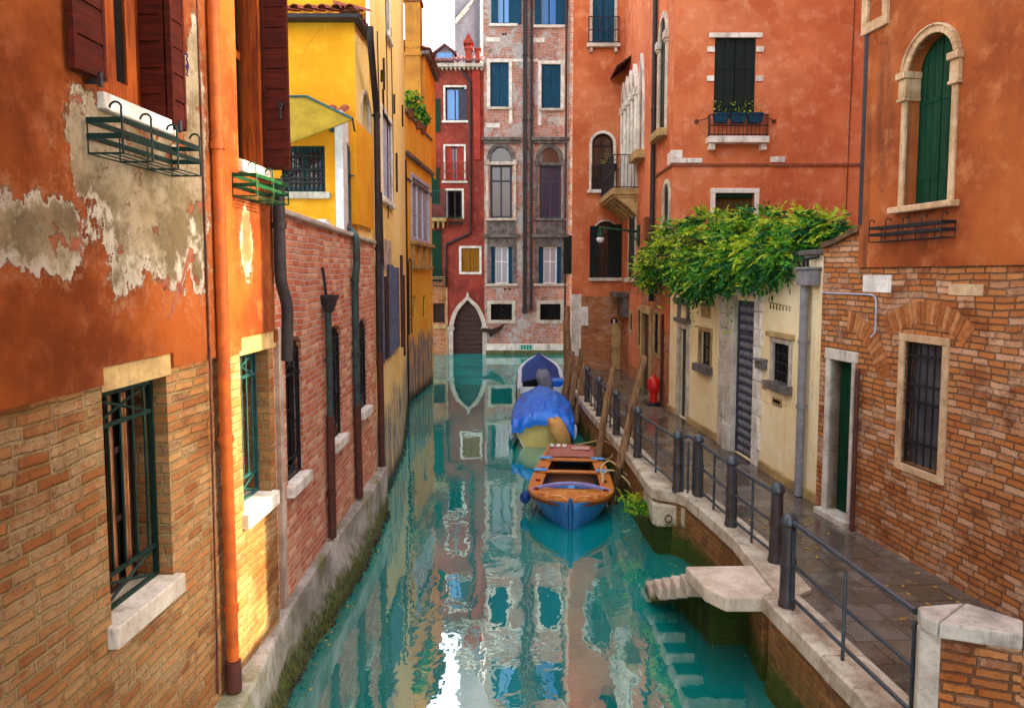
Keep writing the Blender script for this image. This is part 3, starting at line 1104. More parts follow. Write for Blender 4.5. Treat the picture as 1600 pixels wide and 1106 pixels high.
# pale stone pier below the kerb bend
p = thing('mooring_pier', 'pale stone block under the kerb bend holding a rusty iron ring', 'stone block', (2.3, 11.4, .6))
mb = MB()
mb.slab([(2.24, 11.47), (2.30, 11.36), (2.62, 11.33), (2.68, 11.20), (2.85, 11.3), (2.7, 12.3), (2.24, 12.3)], .46, .80)
M['pier'] = stone_mat('pier_stone', lin(206, 196, 170), lin(170, 156, 124), moss=.52, stain=lin(120, 100, 60))
mb.build('stone', M['pier'], p, .015)
mb = MB()
mb.slab([(2.27, 11.52), (2.32, 11.40), (2.70, 11.37), (2.75, 12.3), (2.27, 12.3)], -.6, .455)
M['moss_and_shade'] = brick_mat('moss_shade_foot', [lin(44, 52, 30), lin(36, 44, 26)], lin(26, 30, 20), moss=1.4, mosscol=lin(52, 74, 20))  # moss on the pier foot; painted shade under the water steps
mb.build('moss_shade_foot', M['moss_and_shade'], p)
mb = MB()
c = Vector((2.46, 11.315, .66))
mb.tube([c + Vector((.055 * math.sin(a), -.01, -.055 + .055 * math.cos(a))) for a in [2 * PI * i / 16 for i in range(17)]], .010, 6)
mb.tube([c + Vector((0, .06, 0)), c + Vector((0, -.02, 0))], .014, 6)
M['rust'] = paint_mat('rusty_iron', lin(112, 62, 44), lin(70, 40, 34), .8, .3, 20)
mb.build('iron_ring', M['rust'], p)

# landing and steps into the water
p = thing('water_steps', 'pale stone landing slab with steps running down into the canal', 'steps', (2.3, 8.1, .8))
mb = MB()
mb.slab([(2.68, 7.66), (2.30, 7.66), (2.14, 7.92), (2.06, 8.52), (3.22, 8.56), (3.22, 7.70)], .80, .968)
M['slab'] = stone_mat('landing_stone', lin(216, 200, 178), lin(186, 168, 144), stain=lin(140, 118, 92), rough=.65)
mb.build('landing_slab', M['slab'], p, .022)
M['step_stone'] = stone_mat('step_stone', lin(206, 190, 168), lin(172, 154, 132), moss=.22, stain=lin(120, 100, 76))
for k in range(5):
    z1 = .80 - .135 * k
    mb = MB()
    y0 = 8.42 + .27 * k
    xl = 2.06 - .055 * k
    mb.slab([(xl, y0), (xl - .015, y0 + .33), (2.93, y0 + .33), (2.93, y0)], z1 - .18, z1 - .012)
    mb.build('step', M['step_stone'], p, .028)
    mb = MB()
    mb.slab([(xl + .02, y0 + .01), (xl + .01, y0 + .32), (2.93, y0 + .32), (2.93, y0 + .01)], z1 - .19, z1 - .184)
    mb.build('underside_shade', M['moss_and_shade'], p)  # thin dark sheet: shade below the step put in as colour

mb = MB()
mb.slab([(2.66, 7.69), (2.31, 7.69), (2.16, 7.93), (2.08, 8.50), (2.95, 8.54), (2.95, 7.71)], .790, .796)  # dark sheet paints the shade on the slab underside
for k in range(5):
    mb.slab([(2.36 - .05 * k, 8.52 + .27 * k), (2.35 - .05 * k, 8.78 + .27 * k), (2.95, 8.78 + .27 * k), (2.95, 8.52 + .27 * k)], -.6, .60 - .135 * k)
mb.build('moss_shade_foot', M['moss_and_shade'], p)  # dark fill added below the steps so their reflection stays shaded

mb = MB()
mb.slab([(2.71, 7.72), (2.80, 8.5), (2.95, 8.5), (2.95, 7.72)], -.6, .785)
mb.build('foot_wall', M['brick_q'], p)

# ================================================================ LEFT SIDE
# ---------------------------------------------------------------- A: orange house with the peeling plaster
PEEL = [(2.62, 4.86, .78, .55), (1.45, 4.62, .42, .22), (3.27, 5.35, .17, 1.0), (1.82, 5.15, .10, .34), (4.18, 4.66, .12, .34), (2.2, 5.2, .5, .3), (3.2, 4.45, .12, .2)]
M['peel'] = peeling_mat()
A = thing('peeling_house', 'near orange house with peeling plaster over brick at the left', 'house', (-2.5, 5, .86))
o1 = op4(AF, (166, 780), (265, 740), (260, 587), (270, 899), depth=.3)
o2 = op4(AF, (378, 680), (421, 650), (414, 546), (427, 765), depth=.26)
uA1, uA2 = AF.at(152, 160)[0], AF.at(258, 190)[0]
U1 = dict(u0=uA1, u1=uA2, z0=5.50, z1=7.5, depth=.26)
U2 = dict(u0=AF.at(368, 258)[0], u1=AF.at(411, 280)[0], z0=5.42, z1=7.5, depth=.26)
ZP = 3.74
mb = MB()
wall(mb, AF, -5.5, AF.L, .4, 4.0, [o1, o2])
mb.face([AF.P(AF.L, .4, 0), AF.P(AF.L, 4.0, 0), AF.P(AF.L, 4.0, -.4), AF.P(AF.L, .4, -.4)])
mb.build('brick_wall', M['brick_a'], A, recalc=False)
mb = MB()
n1 = dict(u0=o1['u0'] - .02, u1=o1['u1'] + .06, z0=3.6, z1=3.85, depth=.03)
n2 = dict(u0=o2['u0'] - .02, u1=o2['u1'] + .2, z0=3.6, z1=3.86, depth=.03)
wall(mb, AF, -5.5, AF.L, ZP, 9.5, [n1, n2, U1, U2], n=.03)
for a, b in ((-5.5, n1['u0']), (n1['u1'], n2['u0'])):
    mb.face([AF.P(a, ZP, .03), AF.P(b, ZP, .03), AF.P(b, ZP, -.01), AF.P(a, ZP, -.01)])
mb.face([AF.P(AF.L, ZP, .03), AF.P(AF.L, 9.5, .03), AF.P(AF.L, 9.5, -.5), AF.P(AF.L, ZP, -.5)])
mb.build('plaster_coat', M['peel'], A, recalc=False)
for o, nn in ((o1, n1), (o2, n2)):
    mb = MB()
    mb.fb(AF, nn['u0'] + .004, nn['u1'] - .004, o['z1'], nn['z1'] - .004, -.26, .012)
    mb.build('lintel', M['old_stone'], A, .008)
    sill(AF, o, A, .05, .14, .07, M['pale_stone'] if o is o2 else M['stone'], depth=.26)
    f = casement(AF, o, A, -.27, M['dkwood'], M['dark'], .05, 1, (.33, .66))
    mb = MB()
    W = o['u1'] - o['u0']
    for k in range(3):
        uu = o['u0'] + W * (.35 + .22 * k)
        mb.fb(AF, uu, uu + W * .1, o['z0'] + .05, o['z1'] - .1, -.262, -.255)
    mb.build('curtain', M['curtain'], f)
    grille(AF, o, A, -.12 if o is o1 else -.14, M['dkgreen_iron'] if o is o1 else M['teal_iron'], 5, (), .011, xpanels=((.0, .15), (.84, .985)))
# upper windows
for U in (U1, U2):
    mb = MB()
    mb.fb(AF, U['u0'] - (.05 if U is U1 else .0), U['u1'] + .02, U['z0'] - .10, U['z0'] + .004, -.26, .075)
    mb.build('window_sill', M['pale_stone'], A, .01)
    f = casement(AF, U, A, -.15, M['wood_orange'], M['dark'], .2 if U is U1 else .09, 1, (.5,))
open_leaf(AF, AF.at(115, 100, .08)[0], AF.at(167, 140, .08)[0], 5.56, 7.55, .05, A, M['shutter_red'], 10, True)
cross_leaf(AF, U1['u1'] - .005, 5.50, 7.5, -.22, .03, A, M['shutter_red'], 11)
open_leaf(AF, AF.at(262, 100, .06)[0], AF.at(287, 200, .06)[0], 5.46, 7.5, .05, A, M['shutter_red'], 11, True)
cross_leaf(AF, U2['u1'] + .02, 5.42, 7.5, .02, .27, A, M['shutter_red'], 11)
mb = MB()
mb.fb(AF, U2['u1'] - .09, U2['u1'] - .04, 5.45, 7.5, -.2, .02)
mb.build('shutter', M['wood_orange'], A)
for (u, z) in ((AF.at(150, 145, .09)[0], 5.53), (AF.at(275, 205, .09)[0], 5.45)):
    mb = MB()
    mb.tube([AF.P(u, z, .02), AF.P(u, z, .13)], .014, 6)
    mb.tube([AF.P(u, z - .03, .12), AF.P(u, z + .05, .12)], .016, 6)
    mb.build('shutter_catch', M['black'], A)
mb = MB()
mb.tube([AF.P(U2['u1'] - .02, 6.02, .2), AF.P(U2['u1'] - .05, 6.02, .2)], .03, 8)
mb.tube([AF.P(U2['u1'] - .045, 6.03, .2), AF.P(U2['u1'] - .05, 5.90, .2)], .014, 6)
mb.build('shutter_catch', M['black'], A)
# downpipes
up = AF.at(347, 500, .07)[0]
pipe(AF, [(up, 9.4, .075), (up, 1.15, .075)], .049, A, M['pipe_orange'], collars=[(up, 5.45, .075), (up, 3.05, .075), (up, 1.6, .075)], k=14)
pipe(AF, [(up, 1.14, .075), (up, .88, .075)], .068, A, M['pipe_brown'], 'pipe_foot')
pipe(AF, [(up - .19, 9.4, .02), (up - .19, 3.7, .045), (up - .17, .95, .015)], .010, A, M['rust'], 'cable', k=6)
ud = AF.L - .01
pipe(AF, [(ud, 5.35, .10), (ud, 4.35, .10), (ud + .13, 4.12, .12), (ud + .13, 3.55, .10)], .06, A, M['pipe_black'], collars=[(ud, 4.9, .1)], k=12)
mb = MB()
for k in range(2):
    a = AF.at(303 - 17 * k, 390 + 56 * k, .05)
    b = AF.at(287 - 18 * k, 444 + 54 * k, .05)
    mb.tube([AF.P(*a, .014), AF.P(*b, .006)], [.036, .028], 10)
M['terracotta'] = paint_mat('terracotta', lin(150, 88, 62), lin(110, 60, 42), .85, .4, 9)
mb.build('terracotta_pipe', M['terracotta'], A)
mb = MB()      # violet scribble beside the shutter
us, zs0 = AF.at(290, 90, .035)[0], AF.at(290, 98, .035)[1]
scr = [(.0, .06), (.012, .075), (.02, .055), (.008, .03), (.02, .01), (.026, -.03), (.012, -.045), (.004, -.02), (.016, .004), (.014, -.07), (.004, -.085), (.02, -.09)]
mb.tube([AF.P(us + a * 1.6, zs0 + b, .034) for a, b in scr], .006, 5)
M['violet'] = paint_mat('violet_spray', lin(64, 24, 96), lin(44, 16, 70), .6)
mb.build('graffiti', M['violet'], A)


def flower_basket(F, u0, u1, zt, h, n1, mat, label, hooks=4, lattice=3):
    c = F.P((u0 + u1) / 2, zt - h, 0)
    b = thing('flower_basket', label, 'flower basket', c, 'empty iron flower baskets under windows')
    mb = MB()
    r = .009
    bar = lambda a, q, rr=r: mb.tube([F.P(*a), F.P(*q)], rr, 6)
    for z in (zt, zt - h * .48):
        mb.fb(F, u0, u1, z - .016, z + .016, .028, .036)
        mb.fb(F, u0, u1, z - .016, z + .016, n1 - .004, n1 + .004)
        for u in (u0, u1):
            mb.fb(F, u - .004, u + .004, z - .016, z + .016, .03, n1)
    z = zt - h
    for n in [.03 + (n1 - .03) * i / lattice for i in range(lattice + 1)]:
        bar((u0, z, n), (u1, z, n), .005)
    mb.build('frame', mat, b)
    for k in range(hooks):
        mb = MB()
        u = u0 + (u1 - u0) * (k + .02) / (hooks - 1) * .99
        for n in (.03, n1):
            bar((u, z, n), (u, zt, n), .007)
        bar((u, z, .03), (u, z, n1), .006)
        if k < hooks:
            arc = [F.P(u, zt + .07 + .035 * math.sin(a), n1 - .035 + .035 * math.cos(a)) for a in [PI * i / 8 for i in range(-1, 9)]]
            mb.tube([F.P(u, zt, n1)] + arc, .007, 6)
        mb.build('hook', mat, b)
    return b


flower_basket(AF, AF.at(127, 195)[0], AF.at(262, 245)[0], 5.31, .19, .24, M['dkgreen_iron'], 'empty dark green iron basket above the bare grey render patch')
flower_basket(AF, AF.at(357, 280)[0], AF.at(412, 300)[0], 5.27, .18, .24, M['green_iron'], 'empty bright green iron basket between the orange pipe and brick wall', 3)

# ---------------------------------------------------------------- C: brick garden wall
C = thing('brick_garden_wall', 'red brick canal wall with barred arched windows and pale coping', 'wall', (-2.5, 10, .86))
c1 = op4(CF, (447.5, 650), (473, 650), (462, 524), (473, 737), arch='segment', rise=.12, depth=.2)
c2 = op4(CF, (517, 600), (534, 600), (527, 507), (534, 678), arch='segment', rise=.12, depth=.2)
c3 = op4(CF, (562, 570), (573.5, 570), (569, 496), (573.5, 634), arch='segment', rise=.12, depth=.2)
mb = MB()
ZC0, ZC1 = 5.08, 4.98
wall(mb, CF, 0, CF.L, .4, 4.95, [c1, c2, c3])
mb.prism(CF, [(0, 4.95), (CF.L, 4.95), (CF.L, ZC1), (0, ZC0)], -.3, 0)
mb.face([CF.P(0, .4, -.3), CF.P(CF.L, .4, -.3), CF.P(CF.L, 5, -.3), CF.P(0, 5, -.3)])
mb.build('brick_face', M['brick_c'], C, recalc=False)
mb = MB()
for k in range(6):
    a, b = CF.L * k / 6 + .004, CF.L * (k + 1) / 6 - .004
    za, zb = ZC0 + (ZC1 - ZC0) * k / 6, ZC0 + (ZC1 - ZC0) * (k + 1) / 6
    mb.prism(CF, [(a, za), (b, zb), (b, zb + .06), (a, za + .06)], -.34, .05)
mb.build('coping', M['stone'], C, .012)
mb = MB()
ub = CF.at(513, 354)[0]
mb.fb(CF, ub - .05, ub + .3, 5.06, 5.12, -.25, .0)
mb.fb(CF, ub - .02, ub + .26, 5.12, 5.17, -.22, -.03)
mb.build('loose_stone', M['pale_stone'], C, .008)
for o in (c1, c2, c3):
    f = casement(CF, o, C, -.10, M['dkframe'], M['dark'], .04, 1, (.5,))
    grille(CF, o, C, -.05, M['black'], 5, (), .010, xpanels=((.0, .15), (.80, .97)))
    sill(CF, o, C, .06, .13, .09, M['pale_stone'])
# broken edge where the orange house ends
mb = MB()
rows = []
for i in range(40):
    z = .86 + 3.0 * i / 39
    j = noise.noise(Vector((z * 3, 1, 7))) * .05
    rows.append([CF.P(.30, z, .0), CF.P(.30, z, .05), CF.P(.42 + j, z, .05), CF.P(.50 + j, z, .03), CF.P(.53 + j * 1.3, z, -.005)])
mb.grid(rows, 0, True)
M['lime'] = stone_mat('lime_mortar', lin(196, 178, 160), lin(150, 132, 116), stain=lin(140, 90, 66))
mb.build('mortar_seam', M['lime'], C, recalc=False)
# pipes on the brick wall
uh = CF.at(513, 500, .07)[0]
P1 = thing('hopper_pipe', 'dark rain pipe topped by a funnel, nearest pipe on the brick wall', 'rain pipe', CF.P(uh, .86, .07), 'dark rain pipes down the left walls')
pipe(CF, [(uh, 3.95, .07), (uh, 2.55, .07)], .045, P1, M['pipe_green'], 'upper_pipe', collars=[(uh, 3.3, .07)])
pipe(CF, [(uh, 2.55, .07), (uh, .9, .07)], .056, P1, M['pipe_brown'], 'lower_pipe', collars=[(uh, 1.5, .07)])
mb = MB()
q = CF.P(uh, 0, .08)
mb.hexa([q + Vector(v) for v in ((-.045, -.045, 3.93), (.045, -.045, 3.93), (.045, .045, 3.93), (-.045, .045, 3.93),
                                 (-.10, -.11, 4.12), (.10, -.11, 4.12), (.10, .11, 4.12), (-.10, .11, 4.12))])
mb.box(q.x - .11, q.x + .11, q.y - .12, q.y + .12, 4.12, 4.16)
mb.tube([CF.P(uh - .02, 4.16, .05), CF.P(uh - .06, 4.4, .04), CF.P(uh - .06, 4.52, .02)], .02, 6)
mb.build('funnel', M['pipe_black'], P1)
u2_ = CF.at(556, 450, .07)[0]
P2 = thing('swan_neck_pipe', 'rain pipe bent over the coping between the two yellow walls', 'rain pipe', CF.P(u2_, .86, .07), 'dark rain pipes down the left walls')
za = CF.at(546, 360, .07)[1]
a0 = CF.at(545.5, 340, -.12)[0]
pipe(CF, [(a0 - .35, 6.7, -.3), (a0, 6.45, -.14), (a0, 5.22, -.14), (u2_, 5.0, .09), (u2_, 4.55, .09), (u2_ - .05, 4.35, .07), (u2_ - .05, 2.4, .07)], .055, P2, M['pipe_green'],
     'upper_pipe', collars=[(u2_ - .05, 4.35, .07), (a0, 6.0, -.14), (u2_ - .05, 3.2, .07)], k=12)
pipe(CF, [(u2_ - .05, 2.4, .07), (u2_ + .02, .9, .07)], .06, P2, M['pipe_brown'], 'lower_pipe')
P3 = thing('corner_pipe', 'tall dark rain pipe at the corner of the pale yellow house', 'rain pipe', DF.P(.06, .3, .08), 'dark rain pipes down the left walls')
ue = -1.05
pipe(DF, [(ue, 8.45, .16), (ue, 8.25, .16), (.10, 7.35, .09), (.10, 7.0, .09), (.10, 3.0, .09)], .058, P3, M['pipe_black'], 'upper_pipe', collars=[(.10, 7.28, .09), (.1, 4.9, .09)], k=12)
pipe(DF, [(.10, 3.0, .09), (.14, .7, .09)], .062, P3, M['pipe_brown'], 'lower_pipe')

# ---------------------------------------------------------------- D: yellow house
D = thing('yellow_house', 'tall yellow house with pale canal side behind the brick wall', 'house', (-3, 14, 0))
# low front block
mb = MB()
wall(mb, DFR, 0, DFR.L, 3.2, 8.5)
mb.build('front_wall', M['yellow'], D, recalc=False)
DS = Fac((-2.56, 12.3), (-2.54, 13.4), (0, 13))
ds1 = op4(DS, (565, 190), (576, 190), (570, 148), (571, 240), arch='round', depth=.15)
mb = MB()
wall(mb, DS, 0, DS.L, 4.9, 8.5, [ds1])
mb.build('side_wall', M['yellow_side'], D, recalc=False)
surround(DS, ds1, D, .07, .03, M['stone'], True)
back(DS, ds1, D, -.12, M['glass'])
# bay corbelled over the garden wall
mb = MB()
mb.box(-2.70, -2.50, 12.05, 13.38, 5.25, 6.9)
mb.build('bay', M['yellow'], D)
# eave with tiles
mb = MB()
tile_row(mb, lambda u, n, z: Vector((u, 12.3 - n, 8.62 + z)), -6.4, -2.45, .21, .085, 1.4, .42, .32)
tile_row(mb, lambda u, n, z: Vector((-2.56 + n, u, 8.60 + z)), 12.0, 13.4, .21, .085, .4, .12, .12)
mb.build('eave_tiles', M['tile'], D, recalc=False)
mb = MB()
mb.box(-6.5, -2.44, 12.06, 12.32, 8.50, 8.57)
mb.box(-2.6, -2.44, 12.34, 13.38, 8.50, 8.57)
mb.build('eave_gutter', M['pipe_black'], D, .01)
mb = MB()
wall(mb, Fac((-7, 13.42), (-2.54, 13.42), (-4, 0)), 0, 4.42, 8.4, 15)
mb.build('upper_wall', M['yellow'], D, recalc=False)
# canal side
dw1 = op4(DF, (597, 250), (611.5, 250), (604, 184), (604, 313), depth=.12)
dw2 = op4(DF, (603, 40), (608, 40), (605, -20), (605, 56), depth=.12)
mb = MB()
wall(mb, DF, 0, DF.L, -.6, 15, [dw1, dw2])
wall(mb, DG, 0, DG.L, -.6, 15)
mb.build('canal_wall', M['yellow_side'], D, recalc=False)
mb = MB()      # return wall down at the front corner, below the garden coping
mb.face([(-2.9, 13.41, -.5), (-2.52, 13.41, -.5), (-2.52, 13.41, 5.2), (-2.9, 13.41, 5.2)])
mb.build('corner_return', M['yellow_side'], D, recalc=False)
for o in (dw1, dw2):
    surround(DF, o, D, .10, .025, M['pale_stone'])
    sill(DF, o, D, .12, .1, .08, M['pale_stone'], depth=.1)
    shutters(DF, o, D, -.04, M['bluewhite'], 2, 2)
mb = MB()
for (x, y0, y1) in ((600, 92, 140), (596.5, 110, 128), (599, 140, 178), (616, 148, 178), (629, 165, 198), (620, 240, 300)):
    uu = DF.at(x, (y0 + y1) / 2, .03)[0]
    z0_, z1_ = DF.at(x, y1, .03)[1], DF.at(x, y0, .03)[1]
    mb.tube([DF.P(uu, z0_, .03), DF.P(uu, z1_, .03)], .022, 6)
mb.build('wall_tie', M['black'], D)
# faded blue doors and boards low on the canal side
for (xa, xb, ya, yb, m) in ((591, 600.5, 412, 572, 'shutter_blue'), (608, 615.5, 414, 556, 'shutter_blue'), (616, 624, 418, 545, 'shutter_blue')):
    ua, ub_ = DF.at(xa, 480, .05)[0], DF.at(xb, 480, .05)[0]
    xm = (xa + xb) / 2
    open_leaf(DF, ua, ub_, DF.at(xm, yb, .05)[1], DF.at(xm, ya, .05)[1], .02, D, M[m], 3, False)
mb = MB()
for (xa, xb, ya, yb) in ((602, 607.5, 432, 560),):
    ua, ub_ = DF.at(xa, 480, .04)[0], DF.at(xb, 480, .04)[0]
    mb.fb(DF, ua, ub_, DF.at(605, yb, .04)[1], DF.at(605, ya, .04)[1], .0, .05)
mb.build('board', M['dkwood'], D)
for x_, za_, zb_ in ((606, 11.5, 5.6), (614, 9.8, 5.9), (593, 9.0, 6.2)):
    uu = DF.at(x_, 300, .02)[0]
    pipe(DF, [(uu, za_, .02), (uu + .04, (za_ + zb_) / 2, .03), (uu, zb_, .02)], .012, D, M['black'], 'cable', k=5)
pipe(DF, [(DF.at(596, 380, .05)[0], 6.0, .05), (DF.at(598, 420, .05)[0], 4.6, .05)], .03, D, M['pipe_black'], 'flue')
mb = MB()
ua, ub_ = DF.at(598, 400, .012)[0], DF.at(612, 400, .012)[0]
mb.fb(DF, ua, ub_, DF.at(605, 420, .01)[1], DF.at(605, 375, .01)[1], .0, .012)
mb.build('render_patch', M['lime'], D)
for (x, y0, y1, r_, nm) in ((628, 400, 545, .035, 'conduit'), (631.5, 430, 560, .03, 'conduit')):
    uu = DG.at(x, 480, .05)[0]
    z0_, z1_ = DG.at(x, y1, .05)[1], DG.at(x, y0, .05)[1]
    pipe(DG, [(uu, z1_, .05), (uu, z0_, .05)], r_, D, M['pipe_brown'], nm)
# annex behind the garden wall
an = thing('garden_annex', 'small yellow lean-to with barred window under the awning', 'annex', (-3.4, 11.6, 3.2))
ANF = Fac((-6.0, 11.6), (-2.62, 11.6), (-4, 0))
aw = op4(ANF, (440, 265), (508, 265), (480, 228), (480, 301), depth=.15)
mb = MB()
wall(mb, ANF, 0, ANF.L, 3.2, 6.85, [aw])
mb.build('wall', M['yellow'], an, recalc=False)
mb = MB()
mb.box(-2.74, -2.615, 11.57, 12.0, 5.0, 6.95)
mb.build('corner_pilaster', M['white'], an, .006)
f = casement(ANF, aw, an, -.05, M['teal_iron'], M['glass_warm'], .09, 1, (.5,))
grille(ANF, aw, an, -.02, M['black'], 9, (.2, .5, .8), .012, xpanels=((.3, .8),))
sill(ANF, aw, an, .08, .10, .08, M['stone'])
mb = MB()
tile_row(mb, lambda u, n, z: Vector((u, 11.6 - n, 6.86 + z)), -4.2, -2.6, .19, .075, .66, .25, .1)
mb.build('roof', M['tile'], an, recalc=False)
# awning
mb = MB()
q = [on_y(418, 152, 11.55), on_y(479, 152, 11.4), on_y(551, 187, 11.0), on_y(425, 236, 10.9)]
rows = []
for i in range(13):
    f_ = i / 12
    a = q[0].lerp(q[1], min(1, f_ * 2)) if f_ < .5 else q[1].lerp(q[2], (f_ - .5) * 2)
    b = q[3].lerp(q[2], f_ ** 1.2)
    rows.append([a.lerp(b, j / 8) + Vector((0, 0, -.10 * math.sin(PI * j / 8) * (1 - f_))) for j in range(9)])
mb.grid(rows, 0, True)
M['canvas'] = paint_mat('yellow_canvas', lin(156, 126, 30), lin(130, 102, 24), .9, .15, 4)
aw_ = thing('awning', 'sagging yellow canvas awning with green trim over the small barred window', 'awning', tuple(q[3]))
o_ = mb.build('canvas', M['canvas'], aw_, recalc=False)
sol = o_.modifiers.new('thick', 'SOLIDIFY')
sol.thickness = .012
mb = MB()
mb.tube([rows[i][0] + Vector((0, 0, .012)) for i in range(13)], .018, 6)
mb.build('trim', M['teal_iron'], aw_)
mb = MB()
mb.tube([q[0], q[0] + Vector((0, .75, 0.1))], .02, 6)
mb.tube([q[2], q[2] + Vector((-.1, .6, -.05))], .015, 6)
mb.build('bracket', M['black'], aw_)

# ---------------------------------------------------------------- E: ochre house with the roof terrace
E = thing('terrace_house', 'ochre yellow house with planted roof terrace at the canal bend', 'house', (-4, 27, 0))
e1 = op4(EF, (643, 320), (669, 320), (655, 285), (655, 375), depth=.15)
es = [op4(EF, (645.5, 490), (650.5, 490), (648, 462), (648, 497), depth=.15), op4(EF, (661, 490), (666, 490), (663, 462), (663, 495), depth=.15)]
ZE = 9.9
mb = MB()
wall(mb, EF, 0, EF.L, -.6, ZE, [e1] + es)
mb.face([EF.P(EF.L, -.6, 0), EF.P(EF.L, ZE, 0), EF.P(EF.L, ZE, -6), EF.P(EF.L, -.6, -6)])
mb.face([EF.P(0, 8.7, -.22), EF.P(EF.L, 8.7, -.22), EF.P(EF.L, 8.7, -6), EF.P(0, 8.7, -6)])
mb.face([EF.P(0, 8.7, -.22), EF.P(EF.L, 8.7, -.22), EF.P(EF.L, ZE, -.22), EF.P(0, ZE, -.22)])
mb.build('canal_wall', M['yellow_e'], E, recalc=False)
mb = MB()
mb.fb(EF, -.02, EF.L, ZE, ZE + .09, -.28, .06)
mb.fb(EF, 0.0, EF.L + .03, 8.5, 8.64, -.02, .12)
mb.fb(EF, 0.0, EF.L + .03, 7.7, 7.78, -.02, .05)
mb.build('coping', M['grey_stone'], E, .01)
surround(EF, e1, E, .14, .05, M['bluewhite'], True)
W = (e1['u1'] - e1['u0']) / 3
for k in range(3):
    oo = dict(u0=e1['u0'] + W * k + .05, u1=e1['u0'] + W * (k + 1) - .05, z0=e1['z0'], z1=e1['z1'])
    casement(EF, oo, E, -.02, M['bluewhite'], M['glass_curtain'], .08, 0, (.42,))
mb = MB()
mb.fb(EF, e1['u0'] - .3, e1['u1'] + .3, e1['z0'] - .22, e1['z0'] - .10, -.02, .22)
for k in range(4):
    uu = e1['u0'] - .1 + (e1['u1'] - e1['u0'] + .2) * k / 3
    mb.fb(EF, uu - .07, uu + .07, e1['z0'] - .95, e1['z0'] - .225, -.02, .12)
mb.fb(EF, e1['u0'] - .3, e1['u1'] + .3, e1['z0'] - 1.08, e1['z0'] - .95, -.02, .14)
mb.build('bracketed_sill', M['old_stone'], E, .01)
for o in es:
    back(EF, o, E, -.1, M['dkframe'], 'slit_window')
# set back upper wall, chimney and roof
mb = MB()
EB = Fac((-8, 29.6), (-3.42, 29.6), (-4, 0))
wall(mb, EB, 0, EB.L, 8.7, 10.9)
mb.face([(-3.42, 29.6, 8.7), (-3.42, 33.5, 8.7), (-3.42, 33.5, 13.2), (-3.42, 29.6, 13.2)])
mb.build('terrace_wall', M['yellow'], E, recalc=False)
mb = MB()
wall(mb, EB, 0, EB.L, 10.9, 13.1)
mb.build('upper_wall', M['yellow_old'], E, recalc=False)
ch = MB()
ch.box(-4.16, -3.56, 29.4, 30.1, 10.9, 15.0)
ch.box(-4.20, -3.52, 29.36, 30.14, 12.95, 13.1)
o_ = ch.build('chimney', M['yellow_old'], E, .01)
mb = MB()
mb.box(-4.22, -3.50, 29.34, 30.16, 15.0, 15.12)
for k in range(4):
    mb.box(-4.16 + .17 * k, -4.08 + .17 * k, 29.4, 30.1, 15.12, 15.32)
mb.box(-4.2, -3.52, 29.36, 30.14, 15.32, 15.42)
mb.build('chimney_cap', M['terracotta'], o_)
mb = MB()
tile_row(mb, lambda u, n, z: Vector((-3.42 + n, u, 13.2 + z)), 29.4, 33.5, .22, .09, 1.6, .5, .28)
tile_row(mb, lambda u, n, z: Vector((u, 29.6 - n, 13.2 + z)), -8, -3.3, .22, .09, 1.6, .5, .2)
mb.build('roof_tiles', M['tile'], E, recalc=False)
mb = MB()
mb.box(-3.52, -3.22, 29.35, 33.5, 13.02, 13.14)
mb.build('gutter', M['grey_stone'], E)
mb = MB()
mb.tube([EF.P(-.25, -.2, .08), EF.P(-.25, 8.3, .08)], .03, 6)
for k in range(2):
    uu = EF.at(639 + 4 * k, 470, .08)[0]
    mb.tube([EF.P(uu, 2.4, .08), EF.P(uu, 4.9, .08), EF.P(uu + (.15 if k == 0 else -.15), 5.0, .08)], .02, 6)
ua, ub_ = EF.at(639, 470, .08)[0], EF.at(643, 470, .08)[0]
for k in range(12):
    z = 2.5 + .2 * k
    mb.tube([EF.P(ua, z, .08), EF.P(ub_, z, .08)], .014, 5)
mb.build('wall_ladder', M['black'], E)
# ================================================================ FAR END
Fh = thing('red_house', 'deep red house with pointed water gate at the end of the canal', 'house', (-3, 41.8, 0))
FO = lambda x0, y0, x1, y1, **k: op(FF, x0, y0, x1, y1, **k)
f1 = FO(696, 137, 726, 189, depth=.2)
f2 = FO(696, 229, 725, 283, depth=.2)
f3 = FO(699, 298, 722, 342, depth=.2)
f4 = FO(721, 388, 749, 425, depth=.15)
f5 = op(FF, 708, 468, 754, 553, arch='ogee', zs=FF.at(730, 512)[1], depth=.3)
f6 = FO(677, 474, 695, 504, depth=.12)
ul = FF.at(697.5, 400)[0]
mb = MB()
wall(mb, FF, ul, FF.L, -.6, 16.1, [f1, f2, f3, f4, f5])
mb.build('wall', M['red_f'], Fh, recalc=False)
mb = MB()
wall(mb, FF, 0, ul, 4.3, 16.1, [])
mb.build('side_wall', M['red_f'], Fh, recalc=False)
mb = MB()
wall(mb, FF, 0, ul, -.6, 4.3, [f6], n=.05)
mb.build('brown_wall', M['brick_h'], Fh, recalc=False)
mb = MB()
mb.fb(FF, 4.5, ul, FF.at(685, 510)[1] - .12, FF.at(685, 510)[1] + .12, .0, .08)
mb.fb(FF, 4.5, ul, 4.25, 4.4, .0, .1)
mb.fb(FF, ul - .03, ul + .05, -.4, 4.2, .0, .08)
mb.build('stone_band', M['old_stone'], Fh)
back(FF, f6, Fh, -.06, M['dkwood'], 'panel')
for o in (f1, f2, f3):
    surround(FF, o, Fh, .11, .05, M['pale_stone'])
    casement(FF, o, Fh, -.14, M['dkframe'], M['glass_sky'] if o is f1 else M['glass_curtain'] if o is f2 else M['dark'], .09, 1, ())
for o in (f1, f2):
    sill(FF, o, Fh, .2, .12, .12, M['pale_stone'])
